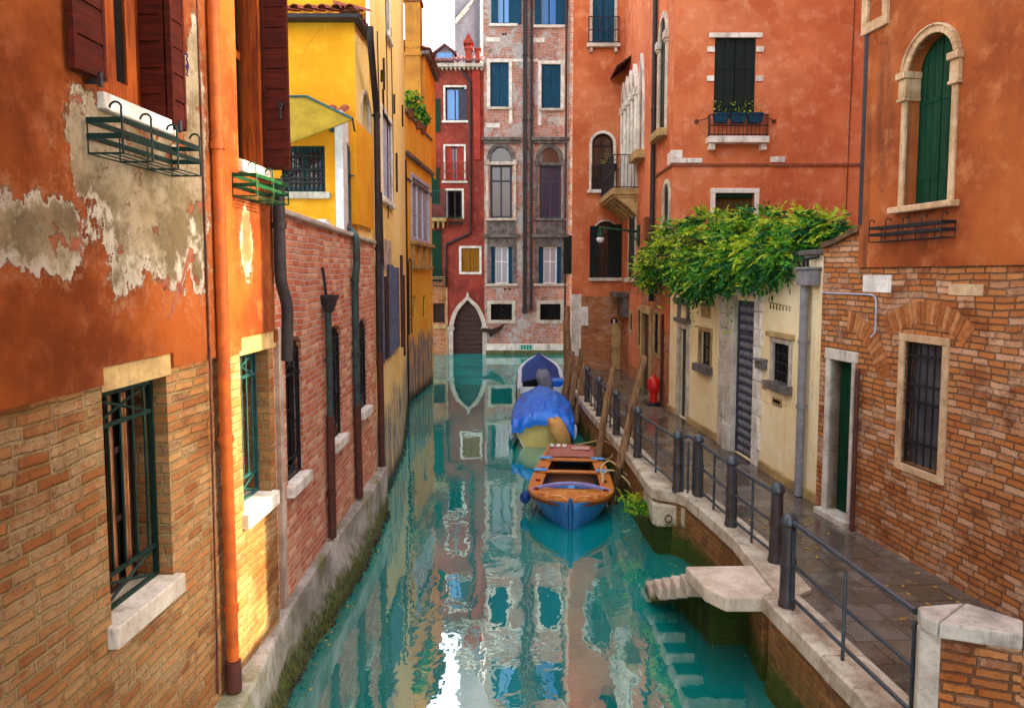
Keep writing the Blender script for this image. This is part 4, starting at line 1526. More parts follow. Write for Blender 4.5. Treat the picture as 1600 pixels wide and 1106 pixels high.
open_leaf(FF, f1['u0'] + .72, f1['u1'] + .12, f1['z0'], f1['z1'] - .1, .03, Fh, M['dkframe'], 3, False)
open_leaf(FF, f2['u0'] + .03, f2['u0'] + .38, f2['z0'], f2['z1'], -.1, Fh, M['red_plaster'], 2, False)
open_leaf(FF, f2['u1'] - .4, f2['u1'] - .03, f2['z0'], f2['z1'], -.1, Fh, M['red_plaster'], 2, False)
surround(FF, f4, Fh, .13, .05, M['pale_stone'], True)
shutters(FF, f4, Fh, -.05, M['ochre'], 2, 2)
surround(FF, f5, Fh, .26, .09, M['stone'], name='gate_surround')
mb = MB()
for s_ in (-1, 1):
    uc = f5['u0'] - .13 if s_ < 0 else f5['u1'] + .13
    mb.fb(FF, uc - .2, uc + .2, f5['zs'] - .12, f5['zs'] + .06, -.02, .14)
uc = (f5['u0'] + f5['u1']) / 2
mb.prism(FF, [(uc - .10, f5['z1'] + .2), (uc + .10, f5['z1'] + .2), (uc, f5['z1'] + .45)], -.02, .1)
mb.build('gate_ornament', M['stone'], Fh, .01)
mb = MB()
nb = 9
for k in range(nb):
    za, zb = f5['z0'] + (f5['zs'] - f5['z0'] + .9) * k / nb, f5['z0'] + (f5['zs'] - f5['z0'] + .9) * (k + 1) / nb
    mb.fb(FF, f5['u0'], f5['u1'], za + .015, zb - .015, -.2, -.16 + .01 * (k % 2))
mb.build('water_gate', M['door_brown'], Fh)
back(FF, f5, Fh, -.205, M['door_brown'], 'gate_back')
# balcony at the left and railings
mb = MB()
za, zb = FF.at(685, 342)[1], FF.at(685, 300)[1]
ub = FF.at(672, 320)[0]
u_e = FF.at(699, 320)[0]
mb.fb(FF, ub, u_e, za - .18, za, -.02, .75)
for k in range(3):
    uu = ub + .2 + (u_e - ub - .4) * k / 2
    mb.prism(FF, [(uu - .08, za - .18), (uu + .08, za - .18), (uu + .04, za - .55), (uu - .04, za - .55)], 0, .5)
bs_ = mb.build('balcony_slab', M['old_stone'], Fh, .01)


def railing(F, u0, u1, z0, z1, n, parent, mat, step=.12, r=.012, ends=True, name='railing', nn0=.02):
    mb = MB()
    k = max(2, int((u1 - u0) / step))
    for i in range(k + 1):
        u = u0 + (u1 - u0) * i / k
        mb.tube([F.P(u, z0, n), F.P(u, z1, n)], r, 5)
    for z in (z0 + .04, z1, (z0 + z1) / 2):
        mb.fb(F, u0, u1, z - r * 1.4, z + r * 1.4, n - r * 1.4, n + r * 1.4)
    if ends:
        for u in (u0, u1):
            for z in (z0 + .04, z1):
                mb.fb(F, u - r, u + r, z - r * 1.3, z + r * 1.3, nn0, n - r * 1.5)
            m = max(1, int((n - nn0) / step))
            for i in range(1, m + 1):
                q = nn0 + (n - nn0) * i / (m + 1)
                mb.tube([F.P(u, z0, q), F.P(u, z1, q)], r, 5)
    return mb.build(name, mat, parent)


railing(FF, ub + .05, u_e - .05, za, zb, .7, Fh, M['teal_iron'], .13, .016)
railing(FF, f2['u0'] - .1, f2['u1'] + .12, f2['z0'] + .02, f2['z0'] + 1.0, .2, Fh, M['red_plaster'], .17, .018)
za2 = FF.at(685, 448)[1]
railing(FF, FF.at(674, 430)[0], FF.at(697, 430)[0], za2, za2 + 1.0, .3, Fh, M['black'], .16, .014)
for (x0, x1, y0, y1) in ((674, 688, 155, 207), (674, 687, 262, 318), (674, 690, 360, 440)):
    u0, u1, z0, z1 = FF.box(x0, y0, x1, y1)
    open_leaf(FF, u0, u1, z0, z1, .04, Fh, M['shutter_green'], 4, False)
pd = FF.at(735, 200)[0]
pipe(FF, [(pd - .6, 16.0, .1), (pd - .1, 15.3, .1), (pd, 15.0, .1), (pd, FF.at(735, 365)[1], .1), (FF.at(697, 382)[0], FF.at(697, 382)[1], .1), (FF.at(697, 382)[0], 3.8, .1)], .07, Fh, M['pipe_black'])
mb = MB()
u0, u1 = FF.at(738, 110)[0], FF.at(750, 110)[0]
mb.prism(FF, [(u0, 15.9), (u1, 15.9), (u1, FF.at(745, 250)[1]), (u0 + .1, FF.at(745, 250)[1])], -.02, .16)
mb.build('chimney_breast', M['red_plaster'], Fh)
# roof
mb = MB()
zr = FF.at(715, 104)[1]
tile_row(mb, lambda u, n, z: Vector((u, 41.8 - n, zr + .1 + z)), -9.5, -1.6, .25, .11, 3.4, 1.25, .5)
mb.build('roof', M['tile_dark'], Fh, recalc=False)
mb = MB()
mb.fb(FF, .2, FF.L, zr - .12, zr + .06, -.05, .42)
for k in range(34):
    uu = FF.L - .12 - .24 * k
    mb.fb(FF, uu - .06, uu + .06, zr - .24, zr - .12, -.05, .3)
mb.build('eave_cornice', M['stone'], Fh)
for (x0, x1, y0, y1, cap) in ((726, 738, 52, 104, True), (742, 751, 72, 102, False)):
    u0, u1, z0, z1 = FF.box(x0, y0, x1, y1, -.4)
    mb = MB()
    zt = z1 - (.75 if cap else .1)
    mb.fb(FF, u0 + .04, u1 - .04, z0, zt, -.95, -.45)
    mb.fb(FF, u0 - .03, u1 + .03, zt - .1, zt, -1.02, -.4)
    c_ = mb.build('chimney', M['red_plaster'], Fh, .01)
    if cap:
        mb = MB()
        mb.fb(FF, u0 + .06, u1 - .06, zt, zt + .2, -.9, -.5)
        um = (u0 + u1) / 2
        mb.prism(FF, [(u0 - .08, zt + .2), (u1 + .08, zt + .2), (um, z1)], -1.05, -.35)
        mb.build('chimney_cap', M['red_plaster'], c_)
dm = MB()
u0, u1, z0, z1 = FF.box(676, 72, 714, 92, -1.5)
um = (u0 + u1) / 2
dm.prism(FF, [(u0 + .15, z0 - .6), (u1 - .15, z0 - .6), (u1 - .15, z0 + .25), (um, z1), (u0 + .15, z0 + .25)], -3.2, -1.5)
o_ = dm.build('dormer', M['greywall'], Fh)
dm = MB()
dm.prism(FF, [(u0, z0 + .2), (um, z1 - .02), (u1, z0 + .2), (u1, z0 + .32), (um, z1 + .12), (u0, z0 + .32)], -3.3, -1.35)
dm.build('dormer_roof', M['tile_dark'], o_)
dm = MB()
dm.fb(FF, um - .42, um + .42, z0 - .1, z0 + .32, -1.52, -1.47)
dm.build('dormer_window', M['glass_sky'], o_)
# grey house rising behind
gy = thing('grey_house', 'grey rendered house rising behind the red roof and chimneys', 'house', (-3.0, 46.5, 0))
GY = Fac((-4.3, 46.5), (1, 46.5), (0, 0))
mb = MB()
u0 = GY.at(710.5, 40)[0]
wall(mb, GY, u0, GY.L, 0, 32)
mb.face([GY.P(u0, 0, 0), GY.P(u0, 32, 0), GY.P(u0, 32, -6), GY.P(u0, 0, -6)])
mb.build('wall', M['greywall'], gy, recalc=False)
mb = MB()
a, b = GY.at(713, 32), GY.at(731, 12)
mb.tube([GY.P(a[0], a[1], .05), GY.P(b[0] + .3, b[1] + .4, .05)], .09, 6)
for k in range(7):
    q = GY.P(a[0] + (b[0] - a[0]) * k / 6, a[1] + (b[1] - a[1]) * k / 6, .05)
    mb.box(q.x - .06, q.x + .06, q.y - .1, q.y, q.z - .22, q.z - .05)
mb.build('stair_trim', M['stone'], gy)
mb = MB()
uu = GY.at(751, 40)[0]
mb.tube([GY.P(uu, 10, .1), GY.P(uu, 22, .1)], .1, 8)
mb.build('drainpipe', M['pipe_grey'], gy)

# ---------------------------------------------------------------- G: the weathered palace
G = thing('weathered_palace', 'tall weathered brick palace closing the end of the canal', 'palace', (1, 41.75, 0))
GO = lambda x0, y0, x1, y1, **k: op(GF, x0, y0, x1, y1, **k)
top = [GO(768, -30, 806, 38, depth=.2), GO(836, -30, 880, 40, depth=.2)]
r2 = [GO(766, 98, 795, 168, depth=.18), GO(846, 101, 876, 170, depth=.18)]
r3a = [GO(767, 230, 798, 253, depth=.2, arch='round', rise=.72), GO(843, 231, 874, 254, depth=.2, arch='round', rise=.72)]
r3 = [GO(766, 258, 800, 341, depth=.25), GO(843, 259, 877, 341, depth=.25)]
r4 = [GO(767, 386, 801, 443, depth=.22), GO(842, 386, 877, 443, depth=.22)]
r5 = [GO(767, 475, 800, 500, depth=.22), GO(844, 475, 876, 500, depth=.22)]
mb = MB()
wall(mb, GF, 0, GF.L, -.6, 26, top + r2 + r3a + r3 + r4 + r5)
mb.build('wall', M['brick_g'], G, recalc=False)
for o in top:
    sill(GF, o, G, .1, .14, .12, M['pale_stone'])
    f = casement(GF, o, G, -.1, M['shutter_teal'], M['glass_sky'], .1, 1, ())
    open_leaf(GF, o['u0'] - .02, o['u0'] + .36, o['z0'], o['z1'], .02, G, M['shutter_teal'], 2)
    open_leaf(GF, o['u1'] - .4, o['u1'] + .3, o['z0'], o['z1'], .02, G, M['shutter_teal'], 3)
for o in r2:
    surround(GF, o, G, .19, .05, M['pale_stone'])
    sill(GF, o, G, .16, .13, .14, M['stone'])
    shutters(GF, o, G, -.06, M['shutter_teal'], 2, 3)
    mb = MB()
    uu = o['u1'] + .1 if o is r2[0] else o['u0'] - .1
    mb.fb(GF, uu - .09, uu + .1, o['z0'] - .9, o['z0'], -.05, .04)
    mb.build('stone_strip', M['pale_stone'], G)
mb = MB()
zz = r2[0]['z1'] + .03
mb.fb(GF, r2[0]['u1'] + .2, r2[1]['u0'] - .2, zz, zz + .16, -.05, .04)
mb.build('stone_band', M['pale_stone'], G)
for a_, o in zip(r3a, r3):
    surround(GF, a_, G, .24, .07, M['grey_stone'])
    back(GF, a_, G, -.12, M['glass_warm'], 'lunette')
    mb = MB()
    mb.fb(GF, o['u0'] - .14, o['u1'] + .14, o['z1'], a_['z0'] - .0, -.05, .10)
    for u in (o['u0'] - .16, o['u1'] + .16):
        mb.fb(GF, u - .07, u + .07, o['z0'], o['z1'] - .002, -.05, .08)
        mb.fb(GF, u - .12, u + .12, o['z1'] + .003, o['z1'] + .28, -.05, .13)
    mb.fb(GF, o['u0'] - .28, o['u1'] + .28, o['z0'] - .14, o['z0'] - .002, -.05, .16)
    mb.build('window_surround', M['stone'] if o is r3[0] else M['grey_stone'], G, .01)
    casement(GF, o, G, -.12, M['dkframe'], M['glass_warm'] if o is r3[0] else glass_mat('deep_blue_glass', lin(20, 40, 66)), .12, 1, (.7,))
    zb = GF.at(780, 219)[1]
    mb = MB()
    mb.fb(GF, o['u0'] - .45, o['u1'] + .45, zb - .05, zb + .12, -.03, .28)
    mb.fb(GF, o['u0'] - .38, o['u1'] + .38, zb - .2, zb - .05, -.03, .16)
    mb.build('drip_cornice', M['grey_stone'], G, .01)
    mb = MB()
    mb.fb(GF, o['u0'] - .2, o['u1'] + .2, o['z0'] - .95, o['z0'] - .16, -.03, .05)
    mb.build('apron', M['grey_stone'], G)
for o in r4:
    mb = MB()
    zb = GF.at(780, 370)[1]
    mb.fb(GF, o['u0'] - .4, o['u1'] + .4, zb - .05, zb + .14, -.03, .26)
    mb.fb(GF, o['u0'] - .2, o['u1'] + .2, o['z1'], zb - .06, -.03, .07)
    mb.fb(GF, o['u0'] - .2, o['u0'], o['z0'], o['z1'] - .003, -.03, .06)
    mb.fb(GF, o['u1'], o['u1'] + .2, o['z0'], o['z1'] - .003, -.03, .06)
    mb.build('window_surround', M['grey_stone'], G, .01)
    sill(GF, o, G, .3, .14, .14, M['stone'])
    W = o['u1'] - o['u0']
    inner = dict(u0=o['u0'] + W * .2, u1=o['u1'] - W * .2, z0=o['z0'], z1=o['z1'])
    casement(GF, inner, G, -.1, M['white'], M['glass_curtain'], .07, 1, (.6,))
    open_leaf(GF, o['u0'], o['u0'] + W * .2, o['z0'], o['z1'], -.09, G, M['shutter_teal'], 2)
    open_leaf(GF, o['u1'] - W * .2, o['u1'], o['z0'], o['z1'], -.09, G, M['shutter_teal'], 2)
for o in r5:
    surround(GF, o, G, .2, .05, M['stone'], True)
    f = casement(GF, o, G, -.2, M['dkwood'], M['dark'], .05, 1, ())
    mb = MB()
    n_ = 7
    for k in range(-3, n_):
        for s_ in (0, 1):
            a = o['u0'] + (o['u1'] - o['u0']) * k / n_
            b = a + (o['z1'] - o['z0']) * .6
            pa, pb = max(o['u0'], a), min(o['u1'], b)
            if pa >= pb:
                continue
            f0, f1_ = (pa - a) / (b - a), (pb - a) / (b - a)
            H = o['z1'] - o['z0']
            za, zb = (o['z0'] + H * f0, o['z0'] + H * f1_) if s_ == 0 else (o['z1'] - H * f0, o['z1'] - H * f1_)
            mb.tube([GF.P(pa, za, -.06), GF.P(pb, zb, -.06)], .014, 4)
    mb.build('grille', M['black'], G)
# flues
for (x, r_, yb) in ((820, .115, 487), (830, .075, 482)):
    u = GF.at(x, 300)[0]
    mb = MB()
    zb = GF.at(x, yb)[1]
    mb.fb(GF, u - r_, u + r_, zb, 26, .06, .06 + r_ * 1.8)
    mb.fb(GF, u - r_ * 1.2, u + r_ * 1.2, zb - .1, zb + .25, .05, .08 + r_ * 2)
    for zz in (6, 9.5, 13, 16.5):
        mb.fb(GF, u - r_ * 1.3, u + r_ * 1.3, zz, zz + .06, .04, .09 + r_ * 1.9)
    mb.build('flue', M['pipe_black'], G, .01)
mb = MB()      # base course
ua, ub_ = GF.at(759, 540)[0], GF.L
za, zb = GF.at(800, 547)[1], GF.at(800, 537)[1]
k = 5
for i in range(k):
    mb.fb(GF, ua + (ub_ - ua) * i / k + .012, ua + (ub_ - ua) * (i + 1) / k - .012, za, zb, -.05, .14)
mb.build('base_course', M['pale_stone'], G, .01)
mb = MB()
mb.fb(GF, ua, ub_, -.6, za - .004, -.05, .10)
M['mossy_base'] = stone_mat('mossy_base', lin(120, 116, 80), lin(80, 86, 44), moss=.1, stain=lin(60, 66, 30))
mb.build('mossy_base', M['mossy_base'], G)
# worn green stencil marks on the base course
M['stencil'] = paint_mat('green_stencil', lin(6, 128, 104), lin(6, 96, 80), .7)
M['stencil_pale'] = paint_mat('pale_green_wash', lin(120, 190, 164), lin(150, 196, 178), .8, .2, 20)
mb = MB()
u0, u1, z0, z1 = GF.box(811, 538.5, 832, 546)
rnd = random.Random(3)
mb.fb(GF, u0, u1, z0, z1, .13, .143, 1)
for k in range(4):
    u = u0 + (u1 - u0) * (.16 + .21 * k)
    mb.fb(GF, u, u + .09, z0 + .02, z1 - .02, .13, .147)
    if k % 2 == 0:
        mb.fb(GF, u + .091, u + .14, z1 - .07, z1 - .022, .13, .1472)
mb.build('stencil_mark', [M['stencil'], M['stencil_pale']], G)
mb = MB()      # bent board by the gate
pts = [GF.at(753, 512), GF.at(768, 514), GF.at(780, 510), GF.at(790, 504), GF.at(783, 515), GF.at(766, 527), GF.at(763, 519), GF.at(752, 518)]
mb.prism(GF, pts, .1, .2)
mb.build('wood_bracket', M['dkwood'], G)
mb = MB()
for (x, y, s_) in ((786, 54, 1), (790, 54, 1), (789, 452, 1), (797, 452, 1)):
    u, z = GF.at(x, y)
    mb.tube([GF.P(u, z, -.05), GF.P(u, z, .012)], .06, 8)
mb.build('vent_hole', M['dark'], G)
for (x, y) in ((770, 63), (840, 64), (770, 197)):
    u, z = GF.at(x, y)
    mb = MB()
    mb.fb(GF, u - .38, u + .38, z - .1, z + .14, -.03, .03)
    mb.build('stone_block', M['pale_stone'], G)
pipe(GF, [(GF.at(884, 200)[0], 21, .1), (GF.at(884, 200)[0], .8, .1)], .06, G, M['pipe_brown'])
pipe(GF, [(GF.at(887, 200)[0], 19, .16), (GF.at(887, 200)[0], 6, .16)], .03, G, M['pipe_grey'])
u0, u1, z0, z1 = GF.box(880, 368, 888, 428)
open_leaf(GF, u0, u1 + .3, z0, z1, .2, G, M['shutter_dk'], 3)

# ================================================================ RIGHT SIDE
H = thing('coral_house', 'big coral pink house at the path end with gothic windows and balcony', 'house', (4, 22, 0))
h1 = op(HF1, 926, -30, 960, 70, depth=.2)
h2 = op(HF1, 925, 209, 958, 297, arch='round', depth=.25)
h3 = op(HF1, 928, 346, 964, 434, arch='round', depth=.25)
u0 = 0
mb = MB()
zb1 = HF1.at(930, 463)[1]
wall(mb, HF1, 0, HF1.L, zb1, 27, [h1, h2, h3])
mb.face([(2.17, 26.9, zb1), (2.17, 26.9, 27), (3.5, 41.7, 27), (3.5, 41.7, zb1)])
b1 = op4(HF2, (1031.5, 120), (1041.5, 120), (1037, 30), (1037, 205), arch='round', rise=.6, depth=.2)
b2 = op4(HF2, (1038, 320), (1046.5, 320), (1042, 288), (1042, 372), arch='round', depth=.2)
b3 = op4(HF2, (984, 390), (993.5, 390), (988, 332), (988, 434), arch='segment', rise=.2, depth=.2)
gq = op4(HF2, (975, 200), (997, 200), (986, 146), (986, 300), depth=.25)
gl = op4(HF2, (1000, 180), (1006, 180), (1003, 92), (1003, 238), arch='gothic', rise=1.2, depth=.2)
b4 = op4(HF2, (1009, 40), (1014, 40), (1011, -30), (1011, 28), depth=.2)
ops2 = [b1, b2, b3, gq, gl]
wall(mb, HF2, 0, HF2.L, HF2.at(1030, 462)[1], 24, ops2)
g1 = op(HF3, 1116, 60, 1180, 186, depth=.2)
g2 = op(HF3, 1117, 302, 1178, 342, depth=.2)
g2['z0'] -= .8
wall(mb, HF3, 0, HF3.L, .5, 24, [g1, g2])
mb.build('plaster_wall', M['pink'], H, recalc=False)
zb2 = HF2.at(1030, 462)[1]
d1 = op4(HF2, (1004, 560), (1016, 560), (1010, 490), (1010, 606), depth=.3)
d1['z0'] = PATH - .05
w1 = op4(HF2, (998.5, 520), (1002.5, 520), (1000, 484), (1000, 540), depth=.2)
w2 = op4(HF2, (1023.5, 520), (1030, 520), (1026, 490), (1026, 552), depth=.2)
w3 = op4(HF2, (985.5, 505), (989, 505), (987, 490), (987, 516), depth=.2)
mb = MB()
wall(mb, HF1, 0, HF1.L, -.6, zb1, n=.0)
mb.face([(2.17, 26.9, -.6), (2.17, 26.9, zb1), (3.5, 41.7, zb1), (3.5, 41.7, -.6)])
wall(mb, HF2, 0, HF2.L, .5, zb2, [d1, w1, w2, w3])
mb.build('brick_base', M['brick_h'], H, recalc=False)
# lower plaster on the path side above the brick plinth
mb = MB()
uu = HF2.at(982, 560)[0], HF2.at(1003, 560)[0]
wall(mb, HF2, uu[0], uu[1], PATH + .45, zb2 - .02, [w1, w3], n=.012)
mb.build('lower_plaster', M['pink'], H, recalc=False)
mb = MB()
wall(mb, HF2, HF2.at(1032, 470)[0], HF2.L, zb2 - .9, zb2 - .01, [], n=.012)
mb.build('lower_plaster', M['pink'], H, recalc=False)
mb = MB()
for z0_, z1_ in ((1.0, 2.6), (2.605, 3.3), (3.305, 3.75)):
    mb.fb(HF1, -.02, .62 if 2.6 < z0_ < 3.3 else .36, z0_, z1_, -.02, .03)
mb.build('quoin', M['pale_stone'], H, .01)
mb = MB()
mb.fb(HF1, HF1.L - .35, HF1.L - .02, PATH, HF1.at(975, 505)[1], -.02, .06)
mb.build('side_door_frame', M['old_stone'], H, .01)
# windows, front left face
surround(HF1, h1, H, .1, .04, M['stone'])
shutters(HF1, h1, H, -.05, M['shutter_teal'], 2, 2)
mb = MB()
mb.fb(HF1, h1['u0'] - .2, h1['u1'] + .2, h1['z0'] - .13, h1['z0'] - .002, -.02, .22)
for u in (h1['u0'] - .05, h1['u1'] + .05):
    mb.fb(HF1, u - .05, u + .05, h1['z0'] - .3, h1['z0'] - .132, -.02, .16)
mb.build('window_sill', M['stone'], H, .01)
railing(HF1, h1['u0'] - .15, h1['u1'] + .15, h1['z0'], h1['z0'] + .9, .18, H, M['black'], .13, .010)
surround(HF1, h2, H, .1, .05, M['pale_stone'])
sill(HF1, h2, H, .18, .12, .14, M['pale_stone'])
casement(HF1, h2, H, -.16, M['dkwood'], M['glass_warm'], .06, 1, (.5,))
railing(HF1, h2['u0'] - .02, h2['u1'] + .02, h2['z0'] + .01, h2['z0'] + .85, .06, H, M['black'], .1, .009, False)
surround(HF1, h3, H, .07, .04, M['stone'])
sill(HF1, h3, H, .2, .12, .16, M['stone'])
casement(HF1, h3, H, -.16, M['dkwood'], M['glass_warm'], .06, 1, (.5,))
open_leaf(HF1, h3['u0'] - .16, h3['u0'] + .16, h3['z0'], h3['zs'] + .25, .03, H, M['shutter_dk'], 2)
open_leaf(HF1, h3['u1'] - .3, h3['u1'] + .16, h3['z0'], h3['zs'] + .3, .03, H, M['shutter_dk'], 3)
railing(HF1, h3['u0'] - .02, h3['u1'] + .02, h3['z0'] + .01, h3['z0'] + .8, .10, H, M['black'], .1, .009, False)
mb = MB()
u, z = HF1.at(959.5, 502)
mb.tube([HF1.P(u, z, .0), HF1.P(u, z, .025)], .13, 18)
o_ = mb.build('house_sign', M['black'], H)
mb = MB()
mb.fb(HF1, u - .035, u + .03, z - .085, z + .075, .026, .032)
mb.fb(HF1, u - .06, u - .034, z + .03, z + .06, .026, .032)
mb.fb(HF1, u - .06, u + .055, z - .1, z - .084, .026, .032)
mb.build('numeral', M['white'], o_)
# canal face
for o, w_ in ((b1, .16), (b2, .12)):
    surround(HF2, o, H, w_, .05, M['stone'])
    shutters(HF2, o, H, -.02, M['shutter_dk'], 2, 2)
    sill(HF2, o, H, .2, .2, .25, M['old_stone'])
for u in (b1['u0'] - .08, b1['u1'] + .08):
    mb = MB()
    mb.fb(HF2, u - .13, u + .13, b1['zs'] - .1, b1['zs'] + .1, -.02, .12)
    mb.fb(HF2, u - .1, u + .1, b1['zs'] - .16, b1['zs'] - .1, -.02, .09)
    mb.build('capital', M['stone'], H, .01)
surround(HF2, gl, H, .14, .06, M['pale_stone'])
sill(HF2, gl, H, .3, .25, .3, M['old_stone'])
back(HF2, gl, H, -.04, M['glass'])
surround(HF2, b3, H, .08, .05, M['stone'])
sill(HF2, b3, H, .25, .14, .16, M['stone'])
shutters(HF2, b3, H, .03, M['shutter_dk'], 2, 2)
# four light gothic window: columns and pointed arches
back(HF2, gq, H, -.12, M['glass'])
mb = MB()
W = (gq['u1'] - gq['u0']) / 4
for k in range(5):
    u = gq['u0'] + W * k
    mb.tube([HF2.P(u, gq['z0'], .05), HF2.P(u, gq['z0'] + 2.9, .05)], .085, 10)
    mb.fb(HF2, u - .14, u + .14, gq['z0'] + 2.9, gq['z0'] + 3.12, -.1, .17)
    mb.fb(HF2, u - .12, u + .12, gq['z0'], gq['z0'] + .12, -.1, .15)
for k in range(4):
    a, b = gq['u0'] + W * k + .02, gq['u0'] + W * (k + 1) - .02
    zs_ = gq['z0'] + 3.12
    mb.ribbon(HF2, arch_pts(a, b, zs_, zs_ + .75, 'ogee', 10, .09), arch_pts(a + .05, b - .05, zs_, zs_ + .6, 'ogee', 10), -.1, .12)
mb.build('gothic_arcade', M['pale_stone'], H)
mb = MB()
za = gq['z0'] + 4.05
um_ = (gq['u0'] + gq['u1']) / 2
mb.hexa([HF2.P(gq['u0'] - .2, za + .1, .5), HF2.P(um_, za + .1, .5), HF2.P(um_, za + .45, 0), HF2.P(gq['u0'] - .2, za + .45, 0),
         HF2.P(gq['u0'] - .2, za + .16, .5), HF2.P(um_, za + .16, .5), HF2.P(um_, za + .51, 0), HF2.P(gq['u0'] - .2, za + .51, 0)])
mb.build('canopy', M['dkwood'], H)
# balcony
ba, bb = HF2.at(966, 300)[0], HF2.at(998, 300)[0]
ba, bb = max(0.05, ba), bb
zb_ = gq['z0'] - .05
mb = MB()
mb.fb(HF2, ba, bb, zb_ - .2, zb_, -.02, .85)
mb.fb(HF2, ba + .05, bb - .05, zb_ - .28, zb_ - .2, -.02, .78)
for k in range(5):
    u = ba + .2 + (bb - ba - .4) * k / 4
    mb.hexa([HF2.P(u - .12, zb_ - .28, 0), HF2.P(u + .12, zb_ - .28, 0), HF2.P(u + .12, zb_ - .28, .7), HF2.P(u - .12, zb_ - .28, .7),
             HF2.P(u - .12, zb_ - .9, 0), HF2.P(u + .12, zb_ - .9, 0), HF2.P(u + .12, zb_ - .6, .28), HF2.P(u - .12, zb_ - .6, .28)])
mb.build('balcony_slab', M['old_stone'], H, .015)
railing(HF2, ba + .05, bb - .05, zb_, zb_ + 1.05, .8, H, M['black'], .13, .011)
pipe(HF2, [(HF2.at(1021.5, 200, .08)[0], 24, .09), (HF2.at(1021.5, 200, .08)[0], 3.7, .09)], .07, H, M['pipe_black'], collars=[(HF2.at(1021.5, 200, .08)[0], 9, .09), (HF2.at(1021.5, 200, .08)[0], 6, .09)])
mb = MB()
uu, z_ = HF2.at(1011, 362, .1)
mb.prism(HF2, [(uu - .25, z_ - .3), (uu + .1, z_ - .35), (uu + .28, z_ + .4), (uu - .08, z_ + .4)], .0, .2)
mb.build('terracotta_hopper', M['terracotta'], H)
# path side door group
surround(HF2, d1, H, .22, .06, M['old_stone'])
back(HF2, d1, H, -.07, M['door_brown'], 'door')
for o in (w1, w2, w3):
    surround(HF2, o, H, .10, .04, M['old_stone'], True)
    back(HF2, o, H, -.05, M['dkframe'], 'pane')
    grille(HF2, o, H, -.02, M['black'], 4, (.3, .6), .012)
mb = MB()
ca, cb = HF2.at(972, 470)[0], HF2.at(981, 470)[0]
z_ = HF2.at(977, 458)[1]
mb.fb(HF2, max(.02, ca), cb + .3, z_ - .12, z_ + .05, -.02, .45)
mb.fb(HF2, max(.04, ca) + .06, cb + .2, z_ - .8, z_ - .122, -.02, .18)
mb.build('door_canopy', M['grey_stone'], H, .01)
mb = MB()
mb.tube([HF2.P(HF2.at(1037, 560)[0], PATH, .05), HF2.P(HF2.at(1037, 560)[0], 3.4, .05)], .04, 8)
mb.build('standpipe', M['pipe_brown'], H)
# front face over the garden
mb = MB()
mb.fb(HF3, g1['u0'] - .15, g1['u1'] + .15, g1['z1'] + .0, g1['z1'] + .12, -.1, .05)
mb.build('lintel', M['pale_stone'], H, .01)
for zz in (.78, .42):
    for u in (g1['u0'] - .1, g1['u1'] + .1):
        mb = MB()
        zc = g1['z0'] + (g1['z1'] - g1['z0']) * (zz + .08)
        mb.fb(HF3, u - .09, u + .09, zc - .07, zc + .07, -.05, .035)
        mb.build('hinge_stone', M['pale_stone'], H, .006)
shutters(HF3, g1, H, -.03, M['shutter_dk'], 2, 2)
u0, u1, z0, z1 = HF3.box(1103, 216, 1196, 226)
mb = MB()
mb.fb(HF3, u0, u1, z0, z1, -.02, .30)
for x in (1110, 1190):
    u = HF3.at(x, 230)[0]
    mb.fb(HF3, u - .07, u + .07, z0 - .16, z0, -.02, .2)
mb.build('balcony_slab', M['pale_stone'], H, .01)
railing(HF3, u0 + .03, u1 - .03, z1, z1 + .52, .26, H, M['black'], .10, .009)
mb = MB()
for (x, s_) in ((1088, 1), (1209, -1)):
    a = HF3.at(x, 190)
    b = HF3.at(1104 if s_ > 0 else 1196, 188)
    mb.tube([HF3.P(*a, .03), HF3.P(*b, .24)], .012, 6)
    mb.tube([HF3.P(*a, -.02), HF3.P(*a, .05)], .05, 8)
mb.build('railing_stay', M['rust'], H)
surround(HF3, g2, H, .12, .05, M['pale_stone'])
mb = MB()
mb.fb(HF3, g2['u0'] + .02, g2['u1'] - .02, g2['z1'] - .1, g2['z1'] - .02, -.12, -.04)
mb.build('blind_rail', M['shutter_green'], H)
back(HF3, g2, H, -.14, wood_mat('brown_blind', lin(92, 66, 30), lin(66, 46, 22)), 'blind')
mb = MB()
zc = HF3.at(1200, 258)[1]
mb.fb(HF3, -.05, HF3.L, zc - .03, zc + .03, -.02, .045)
mb.fb(HF2, HF2.at(1026, 265)[0], HF2.L + .04, zc - .03, zc + .03, -.02, .045)
mb.build('string_course', M['terracotta'], H)
for (x0, y0, x1, y1) in ((1047.5, 235, 1066, 247), (1047.5, 247.5, 1097, 255), (1203, 245, 1226, 254)):
    u0, u1, z0, z1 = HF3.box(x0, y0, x1, y1)
    mb = MB()
    mb.fb(HF3, u0, u1, z0, z1, -.02, .03)
    mb.build('stone_block', M['pale_stone'], H, .008)
mb = MB()
mb.fb(HF2, HF2.L - .5, HF2.L + .032, HF3.at(1050, 255)[1], HF3.at(1050, 236)[1], -.02, .03)
mb.build('stone_block', M['pale_stone'], H, .008)
u0, u1, z0, z1 = HF1.box(960, 440, 969, 470)

uu = HF3.at(1327, 150)[0]
pipe(HF3, [(uu, 20, .02), (uu + .05, 12, .03), (uu, 4.9, .02)], .012, H, M['rust'], 'cable', k=5)
